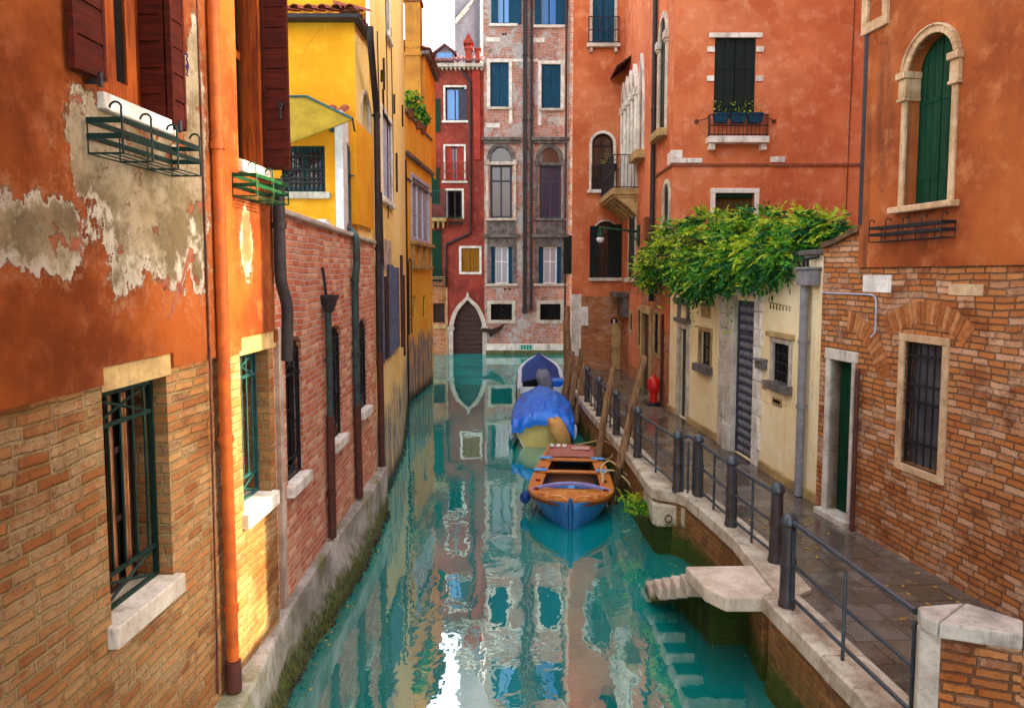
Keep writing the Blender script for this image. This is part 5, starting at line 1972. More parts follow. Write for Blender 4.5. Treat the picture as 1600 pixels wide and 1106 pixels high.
# flower boxes of the coral house
def planter_box(F, u0, u1, z, n, label, boxmat, seed, yellow=.4, h=.24, tall=.3, dens=70):
    rnd = random.Random(seed)
    b = thing('flower_box', label, 'flower box', F.P((u0 + u1) / 2, z, n), 'flower boxes on the coral house')
    mb = MB()
    P = F.P
    mb.hexa([P(u0 + .03, z, n - .07), P(u1 - .03, z, n - .07), P(u1 - .03, z, n + .07), P(u0 + .03, z, n + .07),
             P(u0, z + h, n - .10), P(u1, z + h, n - .10), P(u1, z + h, n + .10), P(u0, z + h, n + .10)])
    mb.build('trough', boxmat, b, .008)
    mb = MB()
    for i in range(int(dens * (u1 - u0) / .5)):
        c = P(rnd.uniform(u0, u1), z + h + rnd.random() ** 1.5 * tall - .03, n + rnd.uniform(-.12, .12))
        leaf(mb, c, rnd, .05, .02, 2 if rnd.random() < yellow else rnd.choice((0, 1)))
    mb.build('plants', [M['leaf_a'], M['leaf_b'], M['leaf_c']], b, recalc=False)
    return b


def leaf(mb, c, rnd, L, W, mi, d=None):
    d = d or Vector((rnd.gauss(0, 1), rnd.gauss(0, 1), rnd.gauss(.2, .7))).normalized()
    s = d.cross(Vector((rnd.gauss(0, 1), rnd.gauss(0, 1), rnd.gauss(0, 1)))).normalized()
    k = rnd.uniform(.7, 1.3)
    L, W = L * k, W * k
    mb.shared([c, c + d * L * .45 + s * W, c + d * L, c + d * L * .45 - s * W], [(0, 1, 2, 3)], mi)


u0, u1, z0, z1 = HF3.box(1110, 170, 1190, 196)
for i in range(3):
    planter_box(HF3, u0 + (u1 - u0) * (i + .06) / 3, u0 + (u1 - u0) * (i + .94) / 3, z0 + .02, .17,
                ('flower box at the left of the small shuttered window balcony', 'middle flower box of three on the shuttered window balcony',
                 'flower box at the right of the small shuttered window balcony')[i], M['shutter_teal'], 40 + i, .55)
q = HF1.at(951, 262, .35)
planter_box(HF1, q[0] - .30, q[0] + .30, q[1] - .12, .35, 'hanging flower box with yellow leaves by the arched window', M['black'], 50, .5, .25, .42)
# ---------------------------------------------------------------- cream garden wall along the path
Y = thing('cream_garden_wall', 'cream rendered garden wall with doors along the path', 'wall', (4.3, 15, 1))
ZY = 4.72
yd1 = op4(YF, (1062, 580), (1074, 580), (1068, 513), (1068, 650), depth=.12)
yd1['z0'] = PATH
yw1 = op4(YF, (1094, 540), (1111, 540), (1102, 518), (1106, 572), depth=.22)
yd2 = op4(YF, (1150, 590), (1179, 590), (1166, 470), (1166, 700), depth=.25)
yd2['z0'] = PATH
yw2 = op4(YF, (1208, 570), (1234, 570), (1222, 537), (1226, 601), depth=.18)
mb = MB()
wall(mb, YF, 0, YF.L, .5, ZY, [yd1, yw1, yd2, yw2])
mb.face([YF.P(0, ZY, 0), YF.P(YF.L, ZY, 0), YF.P(YF.L, ZY, -.4), YF.P(0, ZY, -.4)])
mb.face([YF.P(0, .5, -.4), YF.P(YF.L, .5, -.4), YF.P(YF.L, ZY, -.4), YF.P(0, ZY, -.4)])
mb.build('rendered_wall', M['cream'], Y, recalc=False)
mb = MB()
k = 8
for i in range(k):
    mb.fb(YF, YF.L * i / k + .005, YF.L * (i + 1) / k - .005, ZY, ZY + .08, -.46, .07)
mb.build('coping', M['grey_stone'], Y, .015)
mb = MB()
for a, b in ((0.0, yd1['u0'] - .16), (yd1['u1'] + .16, yd2['u0'] - .75), (yd2['u1'] + .35, YF.L)):
    mb.fb(YF, a, b, PATH - .05, PATH + .13, -.02, .05)
mb.build('plinth', M['old_stone'], Y, .01)
surround(YF, yd1, Y, .15, .05, M['stone'], name='door_frame')
back(YF, yd1, Y, -.07, M['door_dark'], 'door')
mb = MB()
mb.fb(YF, yd1['u0'] - .22, yd1['u1'] + .22, yd1['z1'] + .152, yd1['z1'] + .25, -.02, .12)
zt_ = YF.at(1064, 472)[1]
mb.fb(YF, yd1['u0'] - .15, yd1['u1'] + .15, zt_ - .05, zt_ + .1, -.02, .14)
mb.fb(YF, yd1['u0'] - .12, yd1['u0'] + .02, yd1['z1'] + .25, zt_ - .05, -.02, .06)
mb.fb(YF, yd1['u1'] - .02, yd1['u1'] + .12, yd1['z1'] + .25, zt_ - .05, -.02, .06)
mb.build('door_cornice', M['grey_stone'], Y, .01)
surround(YF, yw1, Y, .09, .03, M['old_stone'])
sill(YF, yw1, Y, .14, .16, .14, M['grey_stone'])
casement(YF, yw1, Y, -.07, M['dkwood'], M['glass'], .05, 1, (.5,))
zt_ = YF.at(1101, 476)[1]
mb = MB()
mb.fb(YF, yw1['u0'] - .08, yw1['u1'] + .08, zt_, zt_ + .1, -.02, .1)
mb.fb(YF, yw1['u0'] + .05, yw1['u1'] - .05, yw1['z1'] + .3, zt_, -.02, .02)
mb.build('blind_panel', M['old_stone'], Y, .01)
# stone pilaster and the big latticed door
mb = MB()
pa, pb = yd2['u0'] - .72, yd2['u0'] - .36
z = PATH - .02
i = 0
while z < ZY - .05:
    h = .30
    mb.fb(YF, pa - .02 * (i % 2), pb, z + .006, min(z + h, ZY - .03) - .006, -.02, .10)
    z += h
    i += 1
mb.build('pilaster', M['stone'], Y, .012)
mb = MB()
mb.fb(YF, pb + .003, yd2['u0'], PATH - .02, PATH + .5, -.02, .14)
mb.fb(YF, pb + .03, yd2['u0'], PATH + .5, yd2['z1'] + .1, -.02, .08)
mb.fb(YF, pb + .02, yd2['u1'] + .02, yd2['z1'] + .1, yd2['z1'] + .28, -.02, .10)
mb.build('door_frame', M['stone'], Y, .01)
mb = MB()
z = PATH - .02
i = 0
while z < ZY - .05:
    h = .31
    w_ = .34 if i % 2 else .28
    mb.fb(YF, yd2['u1'] + .001, yd2['u1'] + w_, z + .006, min(z + h, ZY - .03) - .006, -.02, .045)
    z += h
    i += 1
mb.build('quoin', M['pale_stone'], Y, .012)
mb = MB()
n_ = -.03
A_, B_, C_, D_ = yd2['u0'], yd2['u1'], PATH, yd2['z1']
mb.fb(YF, A_, B_, C_, D_, n_ - .05, n_ - .02)
mb.fb(YF, A_, A_ + .06, C_, D_, n_ - .02, n_ + .02)
mb.fb(YF, B_ - .06, B_, C_, D_, n_ - .02, n_ + .02)
zt_ = C_ + (D_ - C_) * .78
mb.fb(YF, A_ + .06, B_ - .06, zt_, zt_ + .06, n_ - .02, n_ + .02)
dr = mb.build('door', M['dkframe'], Y)
mb = MB()
N_ = 7
Wd = B_ - A_ - .12
for r_ in range(int((D_ - C_) / (Wd / N_ * 1.5)) + 1):
    for k in range(N_):
        u = A_ + .06 + Wd * (k + .5) / N_
        z = C_ + .1 + r_ * Wd / N_ * 1.5
        if z > D_ - .1:
            continue
        s_ = Wd / N_ * .36
        mb.prism(YF, [(u - s_, z), (u, z + s_ * 1.4), (u + s_, z), (u, z - s_ * 1.4)], n_ - .02, n_ + .004)
mb.build('lattice', M['pipe_grey'], dr)
surround(YF, yw2, Y, .09, .03, M['stone'])
sill(YF, yw2, Y, .13, .13, .12, M['grey_stone'])
f = casement(YF, yw2, Y, -.09, M['dkwood'], M['glass'], .04, 0, ())
grille(YF, yw2, Y, -.05, M['black'], 4, (.25, .5, .75), .012)
mb = MB()
mb.fb(YF, yw2['u0'] - .16, yw2['u1'] + .16, yw2['z1'] + .1, yw2['z1'] + .18, -.02, .09)
mb.build('drip_stone', M['old_stone'], Y, .01)
u0, u1, z0, z1 = YF.box(1208, 622, 1222, 634)
mb = MB()
mb.fb(YF, u0, u1, z0, z1, -.01, .02)
o_ = mb.build('letter_plate', M['old_stone'], Y)
mb = MB()
mb.fb(YF, u0 + .04, u1 - .04, z0 + .05, z1 - .03, .019, .024)
mb.build('slot', M['dark'], o_)
u0, u1, z0, z1 = YF.box(1192, 592, 1198, 608)
M['brass'] = paint_mat('brass', lin(200, 160, 60), lin(150, 110, 40), .35, .05, 12, .5, .7)
mb = MB()
for k in range(3):
    mb.fb(YF, u0, u1, z0 + (z1 - z0) * (k + .1) / 3, z0 + (z1 - z0) * (k + .8) / 3, -.01, .02)
mb.build('brass_plate', M['brass'], Y)
u0, u1, z0, z1 = YF.box(1189, 563, 1199, 576)
mb = MB()
mb.fb(YF, u0, u1, z0, z1, -.01, .12)
mb.fb(YF, u0 - .03, u1 + .03, z1, z1 + .03, -.01, .16)
mb.build('mailbox', M['grey_stone'], Y, .008)
# looping scribble
g0 = YF.at(1201, 477, .01)
g1_ = YF.at(1236, 481, .01)
pts = []
for i in range(90):
    t_ = i / 89
    u = g0[0] + (g1_[0] - g0[0]) * t_ + .045 * math.sin(t_ * 2 * PI * 7)
    z = g0[1] - .03 * t_ + .06 * math.cos(t_ * 2 * PI * 7) * (1 - .4 * t_)
    pts.append(YF.P(u, z, .002))
mb = MB()
mb.tube(pts, [.011 * (1 - .6 * i / 89) for i in range(90)], 5)
M['spray'] = paint_mat('brown_spray', lin(110, 78, 10), lin(90, 62, 10), .7)
mb.build('graffiti', M['spray'], Y)
# meter box and its pipe
ub = YF.at(1258, 430, .1)[0]
mbx = thing('meter_box', 'grey utility box on a pipe down the cream wall', 'utility box', YF.P(ub, 1, .1))
u0, u1, z0, z1 = YF.box(1249, 407, 1268, 446, .15)
mb = MB()
mb.fb(YF, u0, u1, z0, z1 - .14, .02, .2)
mb.fb(YF, u0 - .03, u1 + .03, z1 - .14, z1 - .10, .0, .23)
mb.build('box', M['pipe_grey'], mbx, .012)
mb = MB()
for k in range(2):
    mb.tube([YF.P(u0 + .08 + .12 * k, z1 - .1, .12), YF.P(u0 + .08 + .12 * k, z1 + .02, .12), YF.P(u0 + .3 + .12 * k, z1 + .05, .06)], .025, 6)
mb.build('cable', M['black'], mbx)
pipe(YF, [(ub, z0, .1), (ub, 3.1, .1), (ub, PATH, .1)], .065, mbx, M['pipe_grey'], 'pipe', collars=[(ub, 3.4, .1), (ub, 2.4, .1)])
pipe(YF, [(ub - .22, 2.6, .03), (ub - .22, 1.7, .03)], .025, mbx, M['white'], 'conduit', k=6)

# ---------------------------------------------------------------- R: orange house on the right
Rr = thing('orange_house', 'burnt orange house over bare brick at the right edge', 'house', (4.8, 9, 1))
uC = RF.at(1348, 300)[0]
r1 = op4(RF, (1421, 190), (1492, 190), (1462, 53), (1460, 318), arch='round', depth=.28)
rd = op4(RF, (1296, 660), (1330, 660), (1312, 563), (1312, 790), depth=.35)
rd['z0'] = PATH
rw = op4(RF, (1411, 640), (1471, 640), (1442, 536), (1436, 732), depth=.22)
ZR = RF.at(1470, 416)[1]
mb = MB()
wall(mb, RF, uC, RF.L, .6, ZR + .2, [rw], n=0)
wall(mb, RF, 0, uC, .6, RF.at(1300, 455)[1], [rd], n=0)
zt0, zt1 = RF.at(1290, 388)[1], RF.at(1346, 362)[1]
zbase = RF.at(1300, 455)[1]
top_pts = [(0, zbase), (uC, zbase), (uC, zt1), (uC * .75, zt0 + (zt1 - zt0) * .75), (uC * .4, zt0 + (zt1 - zt0) * .3), (0, zt0)]
mb.prism(RF, top_pts, -.35, 0)
mb.build('brick_wall', M['brick_r'], Rr, recalc=False)
mb = MB()
q = top_pts[2:]
for a, b in zip(q, q[1:]):
    mb.prism(RF, [(b[0], b[1]), (a[0], a[1]), (a[0], a[1] + .07), (b[0], b[1] + .07)], -.42, .06)
M['mossy_top'] = stone_mat('weathered_cap', lin(120, 84, 50), lin(70, 54, 34), stain=lin(60, 56, 24), st=.6, bump=.7)
mb.build('wall_cap', M['mossy_top'], Rr)
mb = MB()
wall(mb, RF, uC, RF.L, ZR, 15, [r1], n=.03)
mb.face([RF.P(uC, ZR, .03), RF.P(uC, 15, .03), RF.P(uC, 15, -5), RF.P(uC, ZR, -5)])
mb.face([RF.P(uC, ZR, .03), RF.P(RF.L, ZR, .03), RF.P(RF.L, ZR, -.02), RF.P(uC, ZR, -.02)])
mb.face([RF.P(RF.L, .6, .03), RF.P(RF.L, 15, .03), RF.P(RF.L, 15, -6), RF.P(RF.L, .6, -6)])
mb.build('plaster_wall', M['orange_r'], Rr, recalc=False)
M['weathered'] = stone_mat('weathered_surround', lin(206, 172, 132), lin(170, 130, 92), stain=lin(130, 90, 56))
surround(RF, r1, Rr, .08, .06, M['weathered'])
mb = MB()
op_ = arch_pts(r1['u0'], r1['u1'], r1['zs'], r1['z1'], 'round', 20, .10)
ip = arch_pts(r1['u0'], r1['u1'], r1['zs'], r1['z1'], 'round', 20, .077)
mb.ribbon(RF, op_, ip, .02, .085)
mb.build('arch_moulding', M['weathered'], Rr, .008)
for u in (r1['u0'] - .05, r1['u1'] + .05):
    mb = MB()
    mb.fb(RF, u - .08, u + .08, r1['zs'] - .03, r1['zs'] + .05, -.2, .12)
    mb.fb(RF, u - .065, u + .065, r1['zs'] - .25, r1['zs'] - .03, -.2, .085)
    mb.fb(RF, u - .072, u + .072, r1['zs'] - .29, r1['zs'] - .25, -.2, .10)
    mb.build('impost', M['weathered'], Rr, .008)
sill(RF, r1, Rr, .16, .07, .14, M['weathered'])
shutters(RF, r1, Rr, -.12, M['shutter_green'], 2, 3)
mb = MB()
for u in (uC + .02,):
    mb.tube([RF.P(u, 15, .02), RF.P(u, RF.at(1346, 352)[1], .02)], .04, 8)
pp = RF.P(uC, 0, 0)
o_ = mb.build('drainpipe', M['pipe_black'], Rr)
# frame corner at the top
u0, u1, z0, z1 = RF.box(1352, -20, 1388, 46, .05)
mb = MB()
mb.fb(RF, u0 - .05, u1, z0, z0 + .13, -.02, .07)
mb.fb(RF, u0 - .05, u0 + .07, z0 + .13, z1 + .6, -.02, .07)
mb.fb(RF, u1 - .1, u1, z0 + .13, z1 + .6, -.02, .07)
mb.fb(RF, u0 + .07, u1 - .1, z0 + .13, z1 + .6, -.02, .02)
mb.build('window_surround', M['weathered'], Rr, .006)
for (x0, y0, x1, y1, m_) in ((1349, 430, 1393, 457, 'pale_stone'), (1483, 444, 1537, 462, 'weathered')):
    u0, u1, z0, z1 = RF.box(x0, y0, x1, y1)
    mb = MB()
    mb.fb(RF, u0, u1, z0, z1, -.02, .012)
    mb.build('stone_block', M[m_], Rr, .006)
# door
mb = MB()
mb.fb(RF, rd['u0'] - .10, rd['u0'], PATH, rd['z1'], -.3, .03)
mb.fb(RF, rd['u1'], rd['u1'] + .07, PATH, rd['z1'], -.3, .03)
mb.fb(RF, rd['u0'] - .12, rd['u1'] + .10, rd['z1'], rd['z1'] + .15, -.3, .04)
mb.fb(RF, rd['u0'] - .14, rd['u1'] + .1, PATH - .03, PATH + .07, -.3, .12)
mb.build('door_frame', M['stone'], Rr, .01)
mb = MB()
nb = 6
for k in range(nb):
    a, b = rd['u0'] + (rd['u1'] - rd['u0']) * k / nb, rd['u0'] + (rd['u1'] - rd['u0']) * (k + 1) / nb
    mb.fb(RF, a + .003, b - .003, PATH + .07, rd['z1'], -.2, -.15)
dr = mb.build('door', M['shutter_green'], Rr)
mb = MB()
uh_ = rd['u1'] - .12
mb.tube([RF.P(uh_, 2.25, -.15), RF.P(uh_, 2.25, -.09)], .03, 10)
mb.fb(RF, uh_ - .03, uh_ + .03, 1.95, 2.12, -.15, -.135)
mb.build('handle', M['brass'], dr)
# relieving arches of brick on edge
def brick_arch(cu, zc, r0, r1_, a0, a1, n, mat):
    mb = MB()
    for i in range(n):
        a, b = a0 + (a1 - a0) * (i + .06) / n, a0 + (a1 - a0) * (i + .94) / n
        pts = [(cu + r * math.cos(x), zc + r * math.sin(x)) for r, x in ((r0, a), (r1_, a), (r1_, b), (r0, b))]
        mb.prism(RF, pts, -.03, .005 + random.uniform(-.003, .004), random.randrange(3))
    return mb.build('brick_arch', mat, Rr)


M['arch_brick'] = [paint_mat('arch_brick', a_, b_, .9, .6, 14, .1) for a_, b_ in ((lin(180, 112, 62), lin(146, 88, 48)), (lin(166, 98, 52), lin(130, 76, 42)), (lin(192, 130, 82), lin(156, 102, 62)))]
c_ = ((rd['u0'] + rd['u1']) / 2, rd['z1'] - .35)
brick_arch(c_[0], c_[1], .80, 1.06, R(14), R(84), 15, M['arch_brick'])
c_ = ((rw['u0'] + rw['u1']) / 2, rw['z1'] - .75)
brick_arch(c_[0], c_[1], .98, 1.24, R(52), R(128), 20, M['arch_brick'])
surround(RF, rw, Rr, .09, .03, M['weathered'], True)
mb = MB()
mb.fb(RF, rw['u0'], rw['u1'], rw['z0'], rw['z1'], -.16, -.13)
mb.build('window', paint_mat('dusty_pane', lin(92, 88, 88), lin(60, 58, 60), .4, .2, 3), Rr)
grille(RF, rw, Rr, -.05, M['black'], 5, (.08 + .1, .52, .66, .90), .012)
# conduit, iron pipe
a = RF.at(1282, 457, .03)
b = RF.at(1369, 461, .03)
c2_ = RF.at(1368, 520, .03)
pipe(RF, [(a[0], a[1], .02), (b[0], b[1], .03), (c2_[0], c2_[1], .03), (c2_[0] - .06, c2_[1] - .06, .06)], .010, Rr, M['bluewhite'], 'conduit', k=6)
up_ = RF.at(1337, 700, .05)[0]
pipe(RF, [(up_, RF.at(1337, 575)[1], .06), (up_, PATH, .06)], .032, Rr, M['pipe_brown'], 'standpipe', k=8)
b_ = RF.box(1380, 352, 1497, 375)
flower_basket(RF, b_[0], b_[1], b_[3], .17, .2, M['black'], 'empty black iron basket under the arched green shutter', 5)

# unseen houses added right of the view to block the sun, leaving one slit
near = thing('sun_block_house', 'unseen tall plain house beside the bridge, added to block the sun', 'house', (6, 1, 0))
mb = MB()
mb.box(5.15, 9, -10, 5.55, .6, 15)
mb.build('wall', M['orange_r'], near)
low = thing('sun_block_annex', 'unseen low block added in the house gap to trim the sun slit', 'annex', (7, 6, 0))
mb = MB()
mb.box(5.2, 9, 5.56, 6.58, .6, 4.35)
mb.build('wall', M['orange_r'], low)
yard = thing('sun_block_yard_house', 'unseen tall house added behind the garden wall to block the sun', 'house', (10, 14, 0))
mb = MB()
mb.box(9.7, 13, 8.0, 24, 0, 20)
mb.build('wall', M['pink'], yard)

# ---------------------------------------------------------------- bridge parapet at the lower right
Pp = thing('bridge_parapet', 'low brick bridge parapet with white stone coping at lower right', 'parapet', (3.2, 5.2, 1))
M['cap_stone'] = stone_mat('stained_cap_stone', lin(204, 194, 178), lin(146, 136, 122), stain=lin(96, 84, 66), st=.6, sc=4, bump=.5)
t0 = [on_z(1433, 946, 2.0), on_z(1508, 940, 2.0), on_z(1600, 968, 2.0), on_z(1780, 1020, 2.0)]
t1 = [on_z(1438, 960, 2.0), on_z(1466, 972, 2.0), on_z(1600, 992, 2.0), on_z(1780, 1040, 2.0)]
mb = MB()
for i in range(3):
    A0, A1, B0, B1 = t0[i], t0[i + 1], t1[i], t1[i + 1]
    f_ = lambda p, z: (p.x, p.y, z)
    d = (A1 - A0).normalized() * .004
    mb.hexa([f_(A0 + d, 1.885), f_(A1 - d, 1.885), f_(B1 - d, 1.885), f_(B0 + d, 1.885), f_(A0 + d, 2.0), f_(A1 - d, 2.0), f_(B1 - d, 2.0), f_(B0 + d, 2.0)])
mb.build('coping', M['cap_stone'], Pp, .018)
mb = MB()
mb2 = MB()
for i in range(3):
    A0, A1, B0, B1 = [p.copy() for p in (t0[i], t0[i + 1], t1[i], t1[i + 1])]
    a0, a1, b0, b1 = A0.lerp(B0, .14), A1.lerp(B1, .14), A0.lerp(B0, .86), A1.lerp(B1, .86)
    tgt = mb2 if i == 0 else mb
    tgt.hexa([f_(a0, .3), f_(a1, .3), f_(b1, .3), f_(b0, .3), f_(a0, 1.882), f_(a1, 1.882), f_(b1, 1.882), f_(b0, 1.882)])
mb.build('brick_wall', M['brick_r'], Pp)
mb2.build('end_stone', M['stone'], Pp, .015)

# ---------------------------------------------------------------- railing along the quay
bol = thing('bollard', 'dark iron bollard', 'bollard', (0, 0, 0), 'iron bollards of the quay railing', local=True)
mb = MB()
mb.lathe((0, 0, 0), [(.085, -.02), (.088, .04), (.078, .07), (.074, .40), (.082, .44), (.086, .46), (.082, .48), (.072, .52), (.068, .84), (.072, .85)], 20)
mb.build('post', M['iron'], bol, angle=50)
mb = MB()
mb.lathe((0, 0, 0), [(.060, .851), (.086, .86), (.09, .875), (.084, .89), (.075, .915), (.058, .945), (.03, .965), (.004, .972)], 20)
mb.build('cap', M['rail'], bol, angle=60)
BASE = [(1229, 946, 'nearest bollard, beside the landing slab and first of the railing'), (1211, 878, 'second bollard, just beyond the landing slab'),
        (1142, 821, 'third bollard, on the straight kerb beyond the landing'), (1091, 774, 'fourth bollard, right of the short curved rail'),
        (1047, 767, 'fifth bollard, at the kerb bend over the iron ring'), (996, 714, 'sixth bollard, beside the tall leaning pole'),
        (957, 679, 'seventh bollard, beside the shorter leaning pole'), (926, 650, 'eighth bollard, near the cluster of mooring poles'),
        (913, 628, 'farthest bollard, behind the cluster of mooring poles')]
BP = []
for i, (x, y, lb) in enumerate(BASE):
    q = on_z(x, y, PATH + .018)
    q.x = max(q.x, kx(q.y) + .14)
    BP.append(q)
    o = bol if i == 0 else copy_tree(bol)
    o.location = (q.x, q.y, q.z)
    o.rotation_euler = (R(random.uniform(-.8, .8)), R(random.uniform(-.8, .8)), random.uniform(0, 6))
    o['label'] = lb


def rail_section(a, b, label, mids=1, za=.83, bow=0.0, rails=(.83, .46, .1), name='railing_section'):
    c = (a + b) / 2
    r_ = thing(name, label, 'railing', (c.x, c.y, PATH), 'railing sections along the quay')
    d = (b - a)
    d.z = 0
    d = d.normalized()
    mb = MB()
    for h in rails:
        pts = []
        for i in range(9):
            p = a.lerp(b, i / 8)
            bw = math.sin(PI * i / 8) * bow if h == rails[0] else 0
            pts.append(Vector((p.x, p.y, PATH + .018 + h + bw)))
        mb.tube(pts, .026 if h == rails[0] else .019, 8)
    mb.build('rail', M['rail'], r_)
    for k in range(mids):
        p = a.lerp(b, (k + 1) / (mids + 1))
        mb = MB()
        mb.tube([Vector((p.x, p.y, PATH + .0)), Vector((p.x, p.y, PATH + .83))], .017, 8)
        mb.build('baluster', M['rail'], r_)
    # flat bars next to the posts
    for p in (a + d * .0, b - d * .0):
        mb = MB()
        mb.tube([Vector((p.x, p.y, PATH)), Vector((p.x, p.y, PATH + .84))], .019, 6)
        mb.build('end_bar', M['rail'], r_)
    return r_


LB = {1: 'railing section behind the landing', 2: 'railing section between the second and third bollards'}
LBL = ['railing section between the two bollards beside the landing slab', 'railing section between the second and third bollards',
       'railing section between the third bollard and the curved rail', 'short bowed rail over the kerb bend',
       'railing section from the kerb bend to the tall leaning pole', 'railing section between the two leaning poles',
       'railing section beyond the shorter leaning pole', 'farthest railing section, beside the mooring pole cluster']
for i in range(1, len(BP) - 1):
    a, b = BP[i], BP[i + 1]
    d = (b - a).normalized() * .09
    if i == 3:
        rail_section(a + d, b - d, LBL[i], 1, bow=.05, rails=(.86,))
    else:
        rail_section(a + d, b - d, LBL[i], 1 if i < 6 else 2)
# the near section to the parapet
a = BP[0] + Vector((.02, -.10, 0))
e = on_z(1431, 942, PATH + .98)
b = Vector((e.x, e.y, a.z))
rail_section(a, b, 'nearest railing section running to the bridge parapet', 1, rails=(.90, .47, .12))

# ---------------------------------------------------------------- hydrant
hq = on_z(1021, 632, PATH)
hy = thing('fire_hydrant', 'red pillar fire hydrant on the path', 'fire hydrant', tuple(hq))
hy.location.z = PATH
M['red'] = paint_mat('hydrant_red', lin(206, 22, 22), lin(180, 14, 16), .35, .03, 5, .5)
mb = MB()
mb.lathe(hq, [(.10, .05), (.105, .30), (.11, .33), (.155, .40), (.16, .42), (.16, .66), (.14, .69), (.06, .75), (.05, .80), (.035, .82), (.005, .83)], 18)
mb.build('body', M['red'], hy)
mb = MB()
mb.lathe(hq, [(.18, -.02), (.185, .03), (.15, .06), (.11, .065)], 18)
mb.build('base', M['black'], hy)

# ---------------------------------------------------------------- wall lamp
ul_, zl_ = HF2.at(997, 362, .05)
root = HF2.P(ul_, zl_, .02)
lp = thing('wall_lamp', 'green wall lamp on a long arm before the arched window', 'wall lamp', tuple(root))
end = on_y(938, 356, root.y - .05)
mb = MB()
mb.tube([root, end], .035, 8)
mb.tube([root - Vector((0, 0, .35)), root.lerp(end, .3)], .022, 6)
mb.box(root.x - .06, root.x + .03, root.y - .12, root.y + .12, root.z - .45, root.z + .2)
mb.build('arm', M['green_iron'], lp, .006)
mb = MB()
mb.lathe(end, [(.03, .06), (.05, .0), (.05, -.12), (.09, -.18), (.10, -.3)], 14)
mb.build('lamp_holder', M['green_iron'], lp)
mb = MB()
mb.lathe(end, [(.09, -.30), (.125, -.34), (.125, -.39), (.08, -.45), (.02, -.47)], 14)
mb.build('lamp_shade', M['white'], lp)

# ---------------------------------------------------------------- mooring poles
M['pole'] = wood_mat('mooring_pole_wood', lin(158, 120, 84), lin(92, 66, 46), .8, (14, 14, 1.0), .8)
M['pole_wet'] = wood_mat('dark_pole_wood', lin(96, 70, 46), lin(52, 40, 28), .7, (14, 14, 1.0), .8)


def pole(a, b, r, label, group, kink=0.0, seed=0):
    a, b = Vector(a), Vector(b)
    p = thing('mooring_pole', label, 'mooring pole', tuple(a), group)
    rows, rs = [], []
    side = Vector((1, .2, 0))
    for i in range(15):
        f_ = i / 14
        rows.append(a.lerp(b, f_) + side * (kink * math.sin(PI * f_) + noise.noise(Vector((f_ * 3, seed, 2))) * .03))
        rs.append(r * (1.12 - .3 * f_) * (1 + noise.noise(Vector((f_ * 7, seed, 5))) * .16))
    k = 4
    mb = MB()
    mb.tube(rows[:k + 1], rs[:k + 1], 10)
    mb.build('wet_foot', M['pole_wet'], p)
    mb = MB()
    mb.tube(rows[k:], rs[k:], 10)
    mb.build('shaft', M['pole'], p)
    return p


pole(on_y(920, 800, 15.6), on_y(957, 574, 15.9), .085, 'shorter leaning mooring pole beside the seventh bollard', 'leaning wooden mooring poles', .0, 1)
pole(on_y(955, 800, 14.0), on_y(1008, 556, 14.3), .085, 'tall kinked mooring pole leaning over the railing', 'leaning wooden mooring poles', -.03, 2)
CL = [((889, 655), (886, 478), 25.0, .12), ((880, 645), (893, 549), 23.2, .13), ((890, 665), (902, 556), 21.8, .12), ((897, 680), (915, 568), 20.6, .11), ((886, 640), (883, 500), 27.5, .10),
      ((900, 660), (908, 545), 24.0, .08)]
for i, (a, b, y, r_) in enumerate(CL):
    A0 = on_y(a[0], a[1], y)
    if A0.z > -.2:
        B0 = on_y(b[0], b[1], y)
        A0 = A0 + (A0 - B0) * ((A0.z + .4) / (B0.z - A0.z))
    pole(A0, on_y(b[0], b[1], y + .3), r_, ['tallest mooring pole of the cluster behind the boats', 'pale straight pole at the left of the mooring cluster', 'thin mid pole within the mooring cluster',
         'nearest pole of the mooring cluster, by the blue tarp', 'far pole of the cluster before the palace pipe', 'rear right pole of the mooring cluster'][i], 'clustered wooden mooring poles', 0, 10 + i)
# ---------------------------------------------------------------- boats
M['boat_blue'] = paint_mat('blue_hull_paint', lin(2, 104, 160), lin(2, 80, 132), .4, .05, 4, .5)
M['boat_in'] = paint_mat('blue_inside_paint', lin(26, 92, 196), lin(20, 66, 150), .5, .1, 5)
M['varnish'] = wood_mat('varnished_wood', lin(214, 132, 50), lin(176, 94, 30), .35, (1.5, 14, 14), .15, .5)
M['varnish_pale'] = wood_mat('pale_varnished_wood', lin(222, 150, 66), lin(190, 112, 40), .3, (14, 2, 14), .15, .5)
M['lilac'] = paint_mat('lilac_blue_paint', lin(150, 152, 204), lin(120, 122, 184), .45, .1, 5)
M['sky_paint'] = paint_mat('light_blue_paint', lin(104, 164, 216), lin(80, 140, 196), .45, .1, 5)
M['boat_pink'] = paint_mat('faded_pink_deck', lin(178, 112, 96), lin(150, 84, 62), .5, .1, 4)
M['cream_hull'] = paint_mat('cream_hull_paint', lin(206, 190, 106), lin(186, 168, 84), .35, .04, 3, .5)
M['tan'] = paint_mat('tan_canvas', lin(206, 156, 90), lin(180, 128, 66), .8, .5, 5)
M['greycover'] = paint_mat('grey_canvas', lin(126, 128, 144), lin(100, 102, 118), .8, .3, 5)
M['white_hull'] = paint_mat('white_hull_paint', lin(216, 222, 228), lin(190, 196, 204), .4, .04, 3, .5)
M['navy'] = paint_mat('navy_canvas', lin(22, 62, 132), lin(14, 44, 100), .6, .3, 5)
M['rope'] = paint_mat('rope', lin(206, 184, 130), lin(170, 146, 96), .9, .4, 40)
t = NT('blue_tarp')
a = t.noise(t.obj, 2.5, 4, .6)
t.fin(t.mix(t.mr(a, .3, .7), lin(8, 128, 236), lin(4, 96, 210)), .22, t.noise(t.mapp(t.obj, (2.5, 1, 1)), 3.5, 5, .6, 1.0), .6, .05, .6)
